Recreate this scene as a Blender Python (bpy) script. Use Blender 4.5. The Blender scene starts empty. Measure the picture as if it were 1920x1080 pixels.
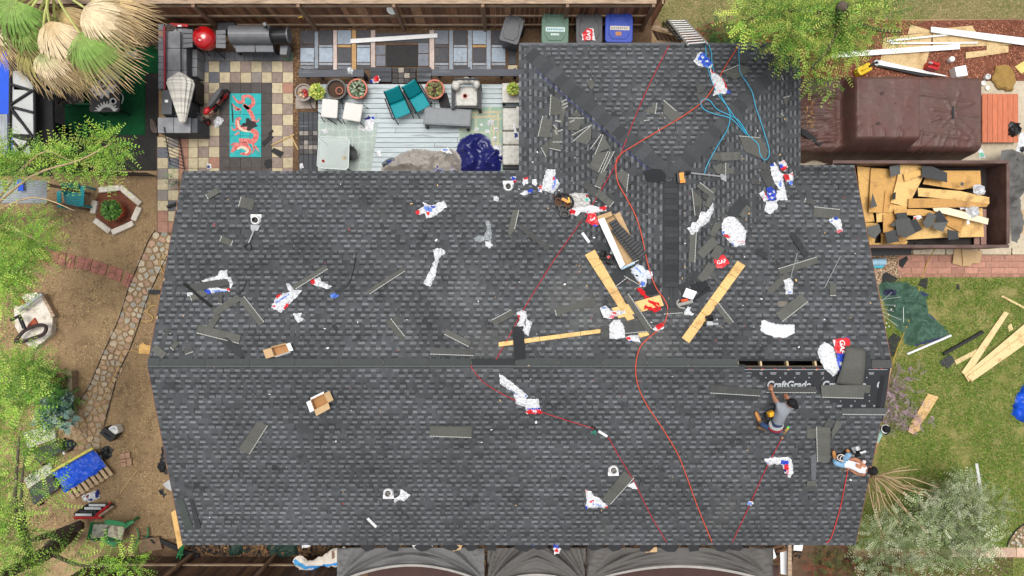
import bpy,bmesh,math,random
import numpy as np
from mathutils import Vector,Matrix,noise
from mathutils.geometry import delaunay_2d_cdt,tessellate_polygon

# ---------------------------------------------------------------- camera, sky, sun, exposure
sc=bpy.context.scene
COL=sc.collection
CAM_H=20.9  # drone height over the yard, metres
FPX=1280.0  # focal length in pixels of the 1920 px wide photograph (24 mm equivalent)
cam=bpy.data.cameras.new('camera');cam.sensor_width=36;cam.lens=24;cam.clip_start=.1;cam.clip_end=400
camo=bpy.data.objects.new('camera',cam);COL.objects.link(camo)
camo.location=(0,0,CAM_H);sc.camera=camo

SUN_EL,SUN_AZ=math.radians(83),math.radians(-25)  # azimuth from +Y towards +X
w=bpy.data.worlds.new('World');sc.world=w;w.use_nodes=True
nt=w.node_tree;nt.nodes.clear()
sky=nt.nodes.new('ShaderNodeTexSky');sky.sky_type='NISHITA';sky.sun_disc=False
sky.sun_elevation=SUN_EL;sky.sun_rotation=SUN_AZ;sky.air_density=1.0;sky.dust_density=4.0;sky.ozone_density=1.0
hs=nt.nodes.new('ShaderNodeHueSaturation');hs.inputs['Saturation'].default_value=.30
bg=nt.nodes.new('ShaderNodeBackground');bg.inputs['Strength'].default_value=.13
wo=nt.nodes.new('ShaderNodeOutputWorld')
nt.links.new(sky.outputs[0],hs.inputs['Color']);nt.links.new(hs.outputs[0],bg.inputs['Color']);nt.links.new(bg.outputs[0],wo.inputs['Surface'])
sun=bpy.data.lights.new('sun','SUN');sun.energy=1.7;sun.angle=math.radians(32);sun.color=(1,.965,.92)
suno=bpy.data.objects.new('sun',sun);COL.objects.link(suno)
sd=Vector((math.sin(SUN_AZ)*math.cos(SUN_EL),math.cos(SUN_AZ)*math.cos(SUN_EL),math.sin(SUN_EL)))
suno.rotation_euler=sd.to_track_quat('Z','Y').to_euler();suno.location=sd*30
sc.view_settings.view_transform='Standard';sc.view_settings.look='None'
sc.view_settings.exposure=0.40;sc.view_settings.gamma=1;sc.view_settings.use_curve_mapping=False
sc.cycles.max_bounces=6;sc.cycles.diffuse_bounces=3;sc.cycles.glossy_bounces=2;sc.cycles.transmission_bounces=4
sc.cycles.use_denoising=True

RNG=random.Random(7)
def U(a,b):return RNG.uniform(a,b)

# ---------------------------------------------------------------- measuring: a pixel of the photograph at a height becomes a place
def P(px,py,z=0.0):
 s=(CAM_H-z)/FPX
 return Vector(((px-960)*s,(540-py)*s,z))
def M(n,z=0.0):return n*(CAM_H-z)/FPX  # pixels to metres at a height

ZE,ZR,PITCH,RIDGE_Y=2.60,4.37,.354,-1.89
X0,X1,YB,YT=-8.82,9.20,-6.86,3.11  # main roof
YTR=3.27  # its rear eave right of the wing
WX0,WX1,WYT=.21,7.71,6.53  # wing
WXM=(WX0+WX1)/2;WZR=ZE+PITCH*(WX1-WX0)/2
WYH=WYT-(WX1-WX0)/2
def z_main(y):return ZR-PITCH*abs(y-RIDGE_Y)
def z_wing(x,y):return ZE+PITCH*min(x-WX0,WX1-x,WYT-y)
def roof_z(x,y):
 z=z_main(y)
 if WX0-.3<=x<=WX1+.3 and y>-.7:
  zw=z_wing(x,y)
  z=zw if y>YTR else max(z,zw)
 return z
def RP(px,py,off=0.0):
 z=3.5
 for _ in range(12):
  p=P(px,py,z);z=roof_z(p.x,p.y)+off
 return P(px,py,z)
def roof_n(x,y):
 e=.02
 return Vector((-(roof_z(x+e,y)-roof_z(x-e,y))/(2*e),-(roof_z(x,y+e)-roof_z(x,y-e))/(2*e),1)).normalized()

# ---------------------------------------------------------------- materials
def srgb(r,g=None,b=None):
 if g is None:r,g,b=r
 f=lambda c:(c/255/12.92) if c/255<=.04045 else ((c/255+.055)/1.055)**2.4
 return (f(r),f(g),f(b))
MATS={}
def mat(name,rgb=(.5,.5,.5),rough=.7,var=.18,scale=6.,bump=.15,bscale=None,metal=0.,spec=.4,tint=False,
  rgb2=None,mix_scale=None,mix_pos=.5,mix_w=.15,stretch=None,trans=0.,alpha=1.,emit=None,detail=4,sheen=0.,coat=0.):
 """a procedural material: base colour (or the mesh's own tint) broken up by noise, a second colour in patches, fine relief"""
 if name in MATS:return MATS[name]
 m=bpy.data.materials.new(name);m.use_nodes=True;MATS[name]=m
 n=m.node_tree.nodes;l=m.node_tree.links;b=n['Principled BSDF']
 tc=n.new('ShaderNodeTexCoord');src=tc.outputs['Object']
 if stretch:
  mp=n.new('ShaderNodeMapping');mp.inputs['Scale'].default_value=stretch;l.new(src,mp.inputs[0]);src=mp.outputs[0]
 no=n.new('ShaderNodeTexNoise');no.inputs['Scale'].default_value=scale;no.inputs['Detail'].default_value=detail;l.new(src,no.inputs[0])
 if tint:
  at=n.new('ShaderNodeAttribute');at.attribute_name='tint';base=at.outputs['Color']
 else:
  cr=n.new('ShaderNodeRGB');cr.outputs[0].default_value=(*rgb,1);base=cr.outputs[0]
 if rgb2:
  n2=n.new('ShaderNodeTexNoise');n2.inputs['Scale'].default_value=mix_scale or scale*.3;n2.inputs['Detail'].default_value=5;l.new(src,n2.inputs[0])
  rp=n.new('ShaderNodeMapRange');rp.inputs['From Min'].default_value=mix_pos-mix_w;rp.inputs['From Max'].default_value=mix_pos+mix_w
  l.new(n2.outputs[0],rp.inputs[0])
  mx=n.new('ShaderNodeMixRGB');l.new(rp.outputs[0],mx.inputs[0]);l.new(base,mx.inputs[1]);mx.inputs[2].default_value=(*rgb2,1);base=mx.outputs[0]
 mr=n.new('ShaderNodeMapRange');mr.inputs['From Min'].default_value=.25;mr.inputs['From Max'].default_value=.75
 mr.inputs['To Min'].default_value=1-var;mr.inputs['To Max'].default_value=1+var;l.new(no.outputs[0],mr.inputs[0])
 mu=n.new('ShaderNodeVectorMath');mu.operation='MULTIPLY';l.new(base,mu.inputs[0]);l.new(mr.outputs[0],mu.inputs[1])
 l.new(mu.outputs[0],b.inputs['Base Color'])
 b.inputs['Roughness'].default_value=rough;b.inputs['Metallic'].default_value=metal
 b.inputs['Specular IOR Level'].default_value=spec
 if trans:b.inputs['Transmission Weight'].default_value=trans
 if sheen:b.inputs['Sheen Weight'].default_value=sheen
 if coat:b.inputs['Coat Weight'].default_value=coat
 if alpha<1:b.inputs['Alpha'].default_value=alpha
 if bump:
  nb=n.new('ShaderNodeTexNoise');nb.inputs['Scale'].default_value=bscale or scale*4;nb.inputs['Detail'].default_value=3;l.new(src,nb.inputs[0])
  bu=n.new('ShaderNodeBump');bu.inputs['Strength'].default_value=bump;bu.inputs['Distance'].default_value=.02
  l.new(nb.outputs[0],bu.inputs['Height']);l.new(bu.outputs[0],b.inputs['Normal'])
 return m

# ---------------------------------------------------------------- mesh building
ORG={}
class MB:
 def __init__(s):s.v=[];s.f=[];s.m=[];s.t=[]
 def add(s,vs,fs,mi=0,tint=(1,1,1)):
  o=len(s.v);s.v+=[tuple(x) for x in vs]
  for f in fs:s.f.append(tuple(i+o for i in f));s.m.append(mi);s.t.append(tint)
  return s
 def box(s,c,size,rz=0.,mi=0,tint=(1,1,1),rot=None,taper=1.):
  R=rot if rot is not None else Matrix.Rotation(rz,3,'Z')
  hx,hy,hz=size[0]/2,size[1]/2,size[2]/2;c=Vector(c);vs=[]
  for dz in (-1,1):
   k=taper if dz>0 else 1
   for dx,dy in ((-1,-1),(1,-1),(1,1),(-1,1)):vs.append(c+R @ Vector((dx*hx*k,dy*hy*k,dz*hz)))
  return s.add(vs,[(3,2,1,0),(4,5,6,7),(0,1,5,4),(1,2,6,5),(2,3,7,6),(3,0,4,7)],mi,tint)
 def prism(s,pts,d,mi=0,tint=(1,1,1)):
  """outline of 3-D points (counter-clockwise from above) given a thickness d (a number = straight down)"""
  pts=[Vector(p) for p in pts];n=len(pts)
  a=sum(pts[i].x*pts[(i+1) % n].y-pts[(i+1) % n].x*pts[i].y for i in range(n))
  if a<0:pts=pts[::-1]
  dv=Vector((0,0,-d)) if not isinstance(d,Vector) else d
  vs=pts+[p+dv for p in pts]
  tr=tessellate_polygon([pts]) if n>4 else [(0,1,2)] if n==3 else [(0,1,2,3)]
  fs=[]
  for t in tr:
   q=[vs[i] for i in t];ar=sum(q[i].x*q[(i+1) % len(q)].y-q[(i+1) % len(q)].x*q[i].y for i in range(len(q)))
   t=tuple(t) if ar>0 else tuple(t)[::-1]
   fs.append(t);fs.append(tuple(i+n for i in t)[::-1])
  fs+=[(i+n,(i+1) % n+n,(i+1) % n,i) for i in range(n)]
  return s.add(vs,fs,mi,tint)
 def tube(s,path,r,sides=8,mi=0,tint=(1,1,1),cap=True):
  path=[Vector(p) for p in path];n=len(path);rs=r if isinstance(r,(list,tuple)) else [r]*n
  vs=[];fs=[];up=Vector((0,0,1));prev=None
  for i,p in enumerate(path):
   d=(path[min(i+1,n-1)]-path[max(i-1,0)])
   d=d.normalized() if d.length>1e-9 else Vector((0,0,1))
   a=prev-d*prev.dot(d) if prev is not None else (up.cross(d) if abs(d.z)<.98 else Vector((1,0,0)).cross(d))
   if a.length<1e-6:a=d.orthogonal()
   a.normalize();prev=a;b=d.cross(a)
   for k in range(sides):
    t=2*math.pi*k/sides;vs.append(p+(a*math.cos(t)+b*math.sin(t))*rs[i])
  for i in range(n-1):
   for k in range(sides):
    k2=(k+1) % sides;fs.append((i*sides+k,i*sides+k2,(i+1)*sides+k2,(i+1)*sides+k))
  if cap:fs+=[tuple(range(sides))[::-1],tuple(range((n-1)*sides,n*sides))]
  return s.add(vs,fs,mi,tint)
 def lathe(s,c,prof,segs=20,mi=0,tint=(1,1,1),rot=None,sx=1.,sy=1.):
  """profile of (radius, height) turned about a vertical axis through c"""
  c=Vector(c);vs=[];fs=[];n=len(prof)
  for r,h in prof:
   for k in range(segs):
    t=2*math.pi*k/segs;v=Vector((r*math.cos(t)*sx,r*math.sin(t)*sy,h));vs.append(c+(rot @ v if rot else v))
  for i in range(n-1):
   for k in range(segs):
    k2=(k+1) % segs;fs.append((i*segs+k,i*segs+k2,(i+1)*segs+k2,(i+1)*segs+k))
  fs+=[tuple(range(segs))[::-1],tuple(range((n-1)*segs,n*segs))]
  return s.add(vs,fs,mi,tint)
 def ball(s,c,r,segs=10,mi=0,tint=(1,1,1),sz=1.,rot=None,sx=1.,sy=1.):
  prof=[(max(.001,r*math.sin(math.pi*i/8)),-r*sz*math.cos(math.pi*i/8)) for i in range(9)]
  return s.lathe(c,prof,segs,mi,tint,rot,sx,sy)
 def build(s,name,mats,parent=None,smooth=False,loc=None,kind=None,label=None,cat=None,group=None):
  org=Vector((0,0,0))
  if parent is not None:org=ORG.get(parent.name,Vector((0,0,0)))
  elif loc is not None:org=Vector(loc)
  elif s.v:
   a=np.array(s.v);org=Vector(((a[:,0].min()+a[:,0].max())/2,(a[:,1].min()+a[:,1].max())/2,a[:,2].min()))
  me=bpy.data.meshes.new(name)
  me.from_pydata([(x-org.x,y-org.y,z-org.z) for x,y,z in s.v],[],s.f)
  if not isinstance(mats,(list,tuple)):mats=[mats]
  for m in mats:me.materials.append(MATS[m] if isinstance(m,str) else m)
  me.polygons.foreach_set('material_index',s.m)
  if any(t != (1,1,1) for t in s.t):
   at=me.attributes.new('tint','FLOAT_COLOR','FACE')
   at.data.foreach_set('color',np.array([(t[0],t[1],t[2],1.) for t in s.t],dtype=np.float32).ravel())
  if smooth:me.polygons.foreach_set('use_smooth',[True]*len(s.f))
  me.update()
  o=bpy.data.objects.new(name,me);COL.objects.link(o)
  if parent is not None:o.parent=parent
  else:o.location=org
  ORG[o.name]=org
  tag(o,label,cat,group,kind)
  return o
def tag(o,label=None,cat=None,group=None,kind=None):
 if label:o['label']=label
 if cat:o['category']=cat
 if group:o['group']=group
 if kind:o['kind']=kind
 return o
def thing(name,label,cat,loc,group=None,kind=None):
 o=bpy.data.objects.new(name,None);COL.objects.link(o);o.location=loc;o.empty_display_size=.2
 ORG[o.name]=Vector(loc);return tag(o,label,cat,group,kind)
def shade_smooth_by_angle(o,deg=40):
 o.data.polygons.foreach_set('use_smooth',[True]*len(o.data.polygons))
 bm=bmesh.new();bm.from_mesh(o.data)
 for e in bm.edges:
  if len(e.link_faces)==2 and e.calc_face_angle(0)>math.radians(deg):e.smooth=False
 bm.to_mesh(o.data);bm.free()
def numpy_mesh(name,V,Fq,mats,parent=None,tint=None,kind=None,label=None,cat=None,loc=None,mi=None,smooth=False):
 """many quads at once: V (n,3), Fq (m,4) or (m,3)"""
 org=ORG.get(parent.name,Vector((0,0,0))) if parent is not None else Vector(loc or (0,0,0))
 me=bpy.data.meshes.new(name);k=Fq.shape[1]
 me.vertices.add(len(V));me.vertices.foreach_set('co',(V-np.array(org)).astype(np.float32).ravel())
 me.loops.add(Fq.size);me.loops.foreach_set('vertex_index',Fq.astype(np.int32).ravel())
 me.polygons.add(len(Fq));me.polygons.foreach_set('loop_start',np.arange(0,Fq.size,k,dtype=np.int32))
 if not isinstance(mats,(list,tuple)):mats=[mats]
 for m in mats:me.materials.append(MATS[m] if isinstance(m,str) else m)
 if mi is not None:me.polygons.foreach_set('material_index',mi.astype(np.int32))
 me.polygons.foreach_set('use_smooth',np.full(len(Fq),smooth,dtype=bool))
 me.update(calc_edges=True)
 if tint is not None:
  at=me.attributes.new('tint','FLOAT_COLOR','FACE')
  at.data.foreach_set('color',np.concatenate([tint,np.ones((len(tint),1))],1).astype(np.float32).ravel())
 o=bpy.data.objects.new(name,me);COL.objects.link(o)
 if parent is not None:o.parent=parent
 else:o.location=org
 ORG[o.name]=org
 return tag(o,label,cat,None,kind)

def smooth_path(pts,n=6):
 """Catmull-Rom through the points"""
 pts=[Vector(p) for p in pts];out=[]
 for i in range(len(pts)-1):
  p0=pts[max(i-1,0)];p1=pts[i];p2=pts[i+1];p3=pts[min(i+2,len(pts)-1)]
  for k in range(n):
   t=k/n
   out.append(.5*((2*p1)+(p2-p0)*t+(2*p0-5*p1+4*p2-p3)*t*t+(3*p1-p0-3*p2+p3)*t**3))
 out.append(pts[-1]);return out

def in_poly(x,y,poly):
 c=False;n=len(poly);j=n-1
 for i in range(n):
  xi,yi=poly[i];xj,yj=poly[j]
  if (yi>y) != (yj>y) and x<(xj-xi)*(y-yi)/(yj-yi)+xi:c=not c
  j=i
 return c
def edge_dist(x,y,poly):
 d=1e9;n=len(poly)
 for i in range(n):
  ax,ay=poly[i];bx,by=poly[(i+1) % n];dx,dy=bx-ax,by-ay;L2=dx*dx+dy*dy or 1e-9
  t=max(0,min(1,((x-ax)*dx+(y-ay)*dy)/L2));d=min(d,math.hypot(x-ax-t*dx,y-ay-t*dy))
 return d
def fold(x,y,f,seed,octv=3):
 """creased cloth: ridged noise with sharp folds"""
 v=0;a=1;s=0
 for o in range(octv):
  q=noise.noise(Vector((x*f+seed*7.3,y*f-seed*3.1,seed*1.7+o*5)))
  v+=a*(1-min(1,abs(q)*2.6));s+=a;a *= .55;f *= 2.05
 return v/s

def cloth(name,label,cat,poly,mats,h=.06,f=9.,step=3.,zf=None,seed=1,patches=(),base=(.8,.8,.8),jag=2.,parent=None,
   group=None,taper=.05,hf=None,z=0.,dirx=None,kind=None,lift=.004,octv=3,sharp=38):
 """a crumpled sheet or film: outline in photograph pixels at the surface it lies on, folded relief on top, closed below.
    patches: (px, py, rx, ry, colour[, degrees]) printed areas"""
 R=random.Random(seed*101+3)
 surf=zf or (lambda px,py:P(px,py,z))
 out=[];n=len(poly)
 for i in range(n):
  a=poly[i];b=poly[(i+1) % n];L=math.hypot(b[0]-a[0],b[1]-a[1]);k=max(1,int(L/(step*1.4)))
  for q in range(k):
   t=q/k;j=jag if q else jag*.3
   out.append((a[0]+(b[0]-a[0])*t+R.uniform(-j,j),a[1]+(b[1]-a[1])*t+R.uniform(-j,j)))
 xs=[p[0] for p in out];ys=[p[1] for p in out];pts=list(out)
 y=min(ys)+step*.6;row=0
 while y<max(ys):
  x=min(xs)+(step*.5 if row % 2 else 0)
  while x<max(xs):
   jx,jy=x+R.uniform(-.25,.25)*step,y+R.uniform(-.25,.25)*step
   if in_poly(jx,jy,out) and edge_dist(jx,jy,out)>step*.45:pts.append((jx,jy))
   x+=step
  y+=step*.87;row+=1
 nb=len(out)
 r=delaunay_2d_cdt([Vector(p) for p in pts],[(i,(i+1) % nb) for i in range(nb)],[],1,1e-4)
 vs2,fs=r[0],r[2];V=[];px1=(CAM_H-3)/FPX;V0=[]
 for q in vs2:
  p=surf(q.x,q.y);V0.append(p);d=edge_dist(q.x,q.y,out)*px1
  t=min(1,d/taper);t=t*t*(3-2*t)
  X,Y=(p.x,p.y)
  if dirx is not None:
   c,s_=math.cos(dirx),math.sin(dirx);X,Y=(X*c+Y*s_)*.35,-X*s_+Y*c
  hh=fold(X,Y,f,seed,octv)*h
  if hf:hh+=hf(q.x,q.y)
  V.append(Vector((p.x,p.y,p.z+lift+t*hh)))
  # keep the outline where the photograph shows it although the cloth is raised
 mb=MB();o=len(V);mb.v=[tuple(v) for v in V]+[(v.x,v.y,p.z+lift*.5) for v,p in zip(V,V0)]
 bcount={}
 for t in fs:
  a,b,c=t;cx=sum(vs2[i].x for i in t)/3;cy=sum(vs2[i].y for i in t)/3
  if not in_poly(cx,cy,out):continue
  ar=(V[b].x-V[a].x)*(V[c].y-V[a].y)-(V[c].x-V[a].x)*(V[b].y-V[a].y)
  if ar<0:b,c=c,b
  col=base
  for pt in patches:
   ang=math.radians(pt[5]) if len(pt)>5 else 0
   dx,dy=cx-pt[0]+R.uniform(-.5,.5),cy-pt[1]+R.uniform(-.5,.5);dx,dy=dx*math.cos(ang)+dy*math.sin(ang),-dx*math.sin(ang)+dy*math.cos(ang)
   if (abs(dx)/pt[2])**3+(abs(dy)/pt[3])**3<1:col=pt[4]
  mb.f.append((a,b,c));mb.m.append(0);mb.t.append(col)
  mb.f.append((c+o,b+o,a+o));mb.m.append(0);mb.t.append(col)
  for e in ((a,b),(b,c),(c,a)):bcount[e]=col
 for (a,b),col in bcount.items():
  if (b,a) not in bcount:mb.f.append((b,a,a+o,b+o));mb.m.append(0);mb.t.append(col)
 ob=mb.build(name,mats,parent,smooth=False,label=label,cat=cat,group=group,kind=kind)
 shade_smooth_by_angle(ob,sharp)
 return ob

def slab(name,poly,z,th,mats,parent=None,tint=(1,1,1),zs=None,**kw):
 """flat piece: outline in photograph pixels at height z (zs = a height per corner)"""
 pts=[P(p[0],p[1],zs[i] if zs else z) for i,p in enumerate(poly)]
 return MB().prism(pts,th,0,tint).build(name,mats,parent,**kw)

def text_mesh(s,size,bold=.012):
 cu=bpy.data.curves.new('lettering','FONT');cu.body=s;cu.size=size;cu.align_x='CENTER';cu.align_y='CENTER';cu.offset=size*bold
 o=bpy.data.objects.new('lettering',cu);COL.objects.link(o)
 me=bpy.data.meshes.new_from_object(o.evaluated_get(bpy.context.evaluated_depsgraph_get()))
 bpy.data.objects.remove(o);bpy.data.curves.remove(cu);return me
def lettering(s,size,loc,normal,ang,m,parent,name='lettering',zf=None,sx=1.):
 """flat printed words lying on a surface: ang turns them in the picture plane (degrees)"""
 me=text_mesh(s,size);me.materials.append(MATS[m] if isinstance(m,str) else m)
 R=Vector(normal).to_track_quat('Z','Y').to_matrix() if abs(Vector(normal).z)<.999 else Matrix.Identity(3)
 c,s_=math.cos(math.radians(ang)),math.sin(math.radians(ang));org=ORG[parent.name]
 for v in me.vertices:
  x,y=v.co.x*sx,v.co.y;q=Vector((x*c-y*s_,x*s_+y*c,0))+Vector(loc)
  if zf:q.z=zf(q.x,q.y)
  else:
   n=Vector(normal);q.z=loc[2]-(n.x*(q.x-loc[0])+n.y*(q.y-loc[1]))/n.z
  v.co=q-org
 o=bpy.data.objects.new(name,me);COL.objects.link(o);o.parent=parent;ORG[o.name]=org
 return o
# ---------------------------------------------------------------- house with its re-shingled roof
def shingle_material():
 m=bpy.data.materials.new('asphalt_shingle');m.use_nodes=True;MATS['asphalt_shingle']=m
 n=m.node_tree.nodes;l=m.node_tree.links;b=n['Principled BSDF']
 at=n.new('ShaderNodeAttribute');at.attribute_name='tint'
 geo=n.new('ShaderNodeNewGeometry')
 g=n.new('ShaderNodeTexNoise');g.inputs['Scale'].default_value=260;g.inputs['Detail'].default_value=2;l.new(geo.outputs['Position'],g.inputs[0])
 big=n.new('ShaderNodeTexNoise');big.inputs['Scale'].default_value=.55;big.inputs['Detail'].default_value=6;l.new(geo.outputs['Position'],big.inputs[0])
 r1=n.new('ShaderNodeMapRange');r1.inputs['From Min'].default_value=.3;r1.inputs['From Max'].default_value=.7;r1.inputs['To Min'].default_value=.78;r1.inputs['To Max'].default_value=1.22;l.new(g.outputs[0],r1.inputs[0])
 r2=n.new('ShaderNodeMapRange');r2.inputs['From Min'].default_value=.3;r2.inputs['From Max'].default_value=.7;r2.inputs['To Min'].default_value=.78;r2.inputs['To Max'].default_value=1.2;l.new(big.outputs[0],r2.inputs[0])
 mu=n.new('ShaderNodeMath');mu.operation='MULTIPLY';l.new(r1.outputs[0],mu.inputs[0]);l.new(r2.outputs[0],mu.inputs[1])
 v=n.new('ShaderNodeVectorMath');v.operation='MULTIPLY';l.new(at.outputs['Color'],v.inputs[0]);l.new(mu.outputs[0],v.inputs[1])
 # scuffed, dusty patches where the crew has walked and cut, and dark oily smears
 d=n.new('ShaderNodeTexNoise');d.inputs['Scale'].default_value=.38;d.inputs['Detail'].default_value=8;d.inputs['Roughness'].default_value=.62
 mp=n.new('ShaderNodeMapping');mp.inputs['Location'].default_value=(3.1,7.7,0);l.new(geo.outputs['Position'],mp.inputs[0]);l.new(mp.outputs[0],d.inputs[0])
 dr=n.new('ShaderNodeMapRange');dr.inputs['From Min'].default_value=.60;dr.inputs['From Max'].default_value=.80;dr.inputs['To Max'].default_value=.30;l.new(d.outputs[0],dr.inputs[0])
 mx=n.new('ShaderNodeMixRGB');mx.inputs[2].default_value=(.16,.15,.13,1);l.new(dr.outputs[0],mx.inputs[0]);l.new(v.outputs[0],mx.inputs[1])
 # where the sawdust lies: two known spots
 base=mx.outputs[0]
 for (qx,qy,rad,amt) in DUST:
  vm=n.new('ShaderNodeVectorMath');vm.operation='DISTANCE';vm.inputs[1].default_value=(qx,qy,0)
  sp=n.new('ShaderNodeVectorMath');sp.operation='MULTIPLY';sp.inputs[1].default_value=(1,1.3,0);l.new(geo.outputs['Position'],sp.inputs[0]);l.new(sp.outputs[0],vm.inputs[0])
  q=n.new('ShaderNodeMapRange');q.inputs['From Min'].default_value=rad;q.inputs['From Max'].default_value=0;q.inputs['To Max'].default_value=amt;l.new(vm.outputs['Value'],q.inputs[0])
  d2=n.new('ShaderNodeTexNoise');d2.inputs['Scale'].default_value=1.8;d2.inputs['Detail'].default_value=8;d2.inputs['Roughness'].default_value=.7;l.new(geo.outputs['Position'],d2.inputs[0])
  q2=n.new('ShaderNodeMapRange');q2.inputs['From Min'].default_value=.38;q2.inputs['From Max'].default_value=.7;l.new(d2.outputs[0],q2.inputs[0])
  mm=n.new('ShaderNodeMath');mm.operation='MULTIPLY';l.new(q.outputs[0],mm.inputs[0]);l.new(q2.outputs[0],mm.inputs[1])
  m2=n.new('ShaderNodeMixRGB');m2.inputs[2].default_value=(.24,.23,.205,1);l.new(mm.outputs[0],m2.inputs[0]);l.new(base,m2.inputs[1]);base=m2.outputs[0]
 s=n.new('ShaderNodeTexNoise');s.inputs['Scale'].default_value=1.9;s.inputs['Detail'].default_value=3
 mp2=n.new('ShaderNodeMapping');mp2.inputs['Location'].default_value=(11,2.2,5);l.new(geo.outputs['Position'],mp2.inputs[0]);l.new(mp2.outputs[0],s.inputs[0])
 sr=n.new('ShaderNodeMapRange');sr.inputs['From Min'].default_value=.63;sr.inputs['From Max'].default_value=.70;sr.inputs['To Max'].default_value=.5;l.new(s.outputs[0],sr.inputs[0])
 m3=n.new('ShaderNodeMixRGB');m3.inputs[2].default_value=(.018,.019,.021,1);l.new(sr.outputs[0],m3.inputs[0]);l.new(base,m3.inputs[1])
 l.new(m3.outputs[0],b.inputs['Base Color'])
 b.inputs['Roughness'].default_value=.88;b.inputs['Specular IOR Level'].default_value=.25
 bu=n.new('ShaderNodeBump');bu.inputs['Strength'].default_value=.35;bu.inputs['Distance'].default_value=.006;l.new(g.outputs[0],bu.inputs['Height']);l.new(bu.outputs[0],b.inputs['Normal'])
 return m
_d=[RP(1080,560),RP(1190,620),RP(860,545),RP(930,650)]
DUST=[(q.x,q.y*1.3,r,a) for q,r,a in zip(_d,(1.5,1.7,1.3,1.1),(.38,.36,.2,.36))]
shingle_material()
mat('osb',srgb(178,156,120),.8,.18,14,.25,60,rgb2=srgb(150,122,86),mix_scale=22,mix_pos=.55,mix_w=.08)
mat('osb_tint',(1,1,1),.8,.30,38,.3,70,tint=True,detail=5,rgb2=srgb(146,108,66),mix_scale=3.2,mix_pos=.66,mix_w=.14)
mat('raw_wood',srgb(190,168,132),.75,.2,5,.2,30,stretch=(1,6,1))
mat('stucco',srgb(150,138,122),.9,.1,12,.4,80)
mat('fascia_paint',srgb(120,78,58),.6,.15,9,.1)
mat('attic_dark',(.02,.018,.016),.9,.1)  # attic gloom painted in: near-black colour for the floor below the slot
mat('felt',srgb(40,41,44),.65,.12,3,.12,18)
mat('felt_print',srgb(168,172,176),.7,.1,20,0)
mat('felt_red',srgb(190,60,50),.6,.1,20,0)
mat('vent_black',srgb(26,27,29),.55,.15,10,.1)
mat('scrap',(1,1,1),.9,.14,30,.35,240,tint=True,spec=.2)
mat('sealant',srgb(176,177,172),.7,.35,60,.1)

EXPO=.143;WEB=.195
LIGHT=(.122,.1285,.1345);MID=(.0610,.0645,.0682);LOW=(.0535,.0566,.0598);DARK=(.0320,.0338,.0356);DARK2=(.0470,.0496,.0524)
def vary(c,a):k=1+RNG.uniform(-a,a);return (c[0]*k,c[1]*k,c[2]*k)
def strip_boxes(u0,u1):
 """one laminated shingle: (u0,u1,v0,v1,w_low,w_high,tint): a backing strip, proud full-height teeth, pale short tabs between"""
 f=U(.88,1.12);sc_=lambda c,a:vary((c[0]*f,c[1]*f,c[2]*f),a)
 out=[(u0+.0015,u1-.0015,0,WEB,.010,.002,sc_(DARK,.1))]
 u=u0+.001;k=RNG.random()<.5
 while u<u1-.03:
  wd=U(.075,.14) if k else U(.10,.165)
  e=min(u+wd,u1-.002)
  if k or RNG.random()<.08:out.append((u,e,-.001,.150,.0155,.0085,sc_(MID if RNG.random()<.88 else DARK2,.10)))
  else:
   h=U(.056,.070);out.append((u+.003,e-.003,.002,h,.0120,.0105,sc_(LIGHT,.16)))
   out.append((u+.002,e-.002,h,h+U(.030,.045),.0100,.0088,sc_(LOW,.12)))
  u=e;k=not k
 return out
def strip_arrays(boxes):
 V=[];F=[];T=[]
 for (a,b,v0,v1,w0,w1,t) in boxes:
  o=len(V)
  V+=[(a,v0,w0),(b,v0,w0),(b,v1,w1),(a,v1,w1),(a,v0,w0-.010),(b,v0,w0-.010),(b,v1,w1-.008),(a,v1,w1-.008)]
  for f in ((0,1,2,3),(4,5,1,0),(5,6,2,1),(7,4,0,3)):F.append([i+o for i in f]);T.append(t)
 return np.array(V),np.array(F),np.array(T)
VARS=[strip_arrays(strip_boxes(0,1.0)) for _ in range(24)]
VMESH=[]
for V,F,T in VARS:
 me=bpy.data.meshes.new('shingle');me.from_pydata(V.tolist(),[],F.tolist());me.materials.append(MATS['asphalt_shingle'])
 at=me.attributes.new('tint','FLOAT_COLOR','FACE');at.data.foreach_set('color',np.concatenate([T,np.ones((len(T),1))],1).astype(np.float32).ravel());VMESH.append(me)

house=thing('house','single-storey house with dark grey shingle roof being re-roofed','house',(0,0,0))
# walls, set back under the eaves
wb=MB()
def wall_run(pts,z0,z1,t):
 n=len(pts)
 for i in range(n):
  a=Vector((*pts[i],0));b=Vector((*pts[(i+1) % n],0));d=(b-a)
  wb.box(((a+b)/2).to_tuple()[:2]+((z0+z1)/2,),(d.length+t*.98,t,z1-z0),math.atan2(d.y,d.x))
I=.5
wall_run([(X0+I,YB+I),(X1-I,YB+I),(X1-I,YT-I),(WX1-I,YT-I),(WX1-I,WYT-I),(WX0+I,WYT-I),(WX0+I,YT-I),(X0+I,YT-I)],0,2.5,.15)
wb.build('wall','stucco',house)
# gable ends
gb=MB()
for xx in (X0+.5,X1-.5):MB().add([(xx,YB+.5,2.45),(xx,YT-.5,2.45),(xx,RIDGE_Y,ZR-.2)],[(0,1,2)]).build('gable_wall','stucco',house)
MB().box((.2,-1.9,2.42),(17.6,9.6,.04)).box((WXM,4.3,2.42),(6.6,3.4,.04)).build('ceiling','attic_dark',house)
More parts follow.
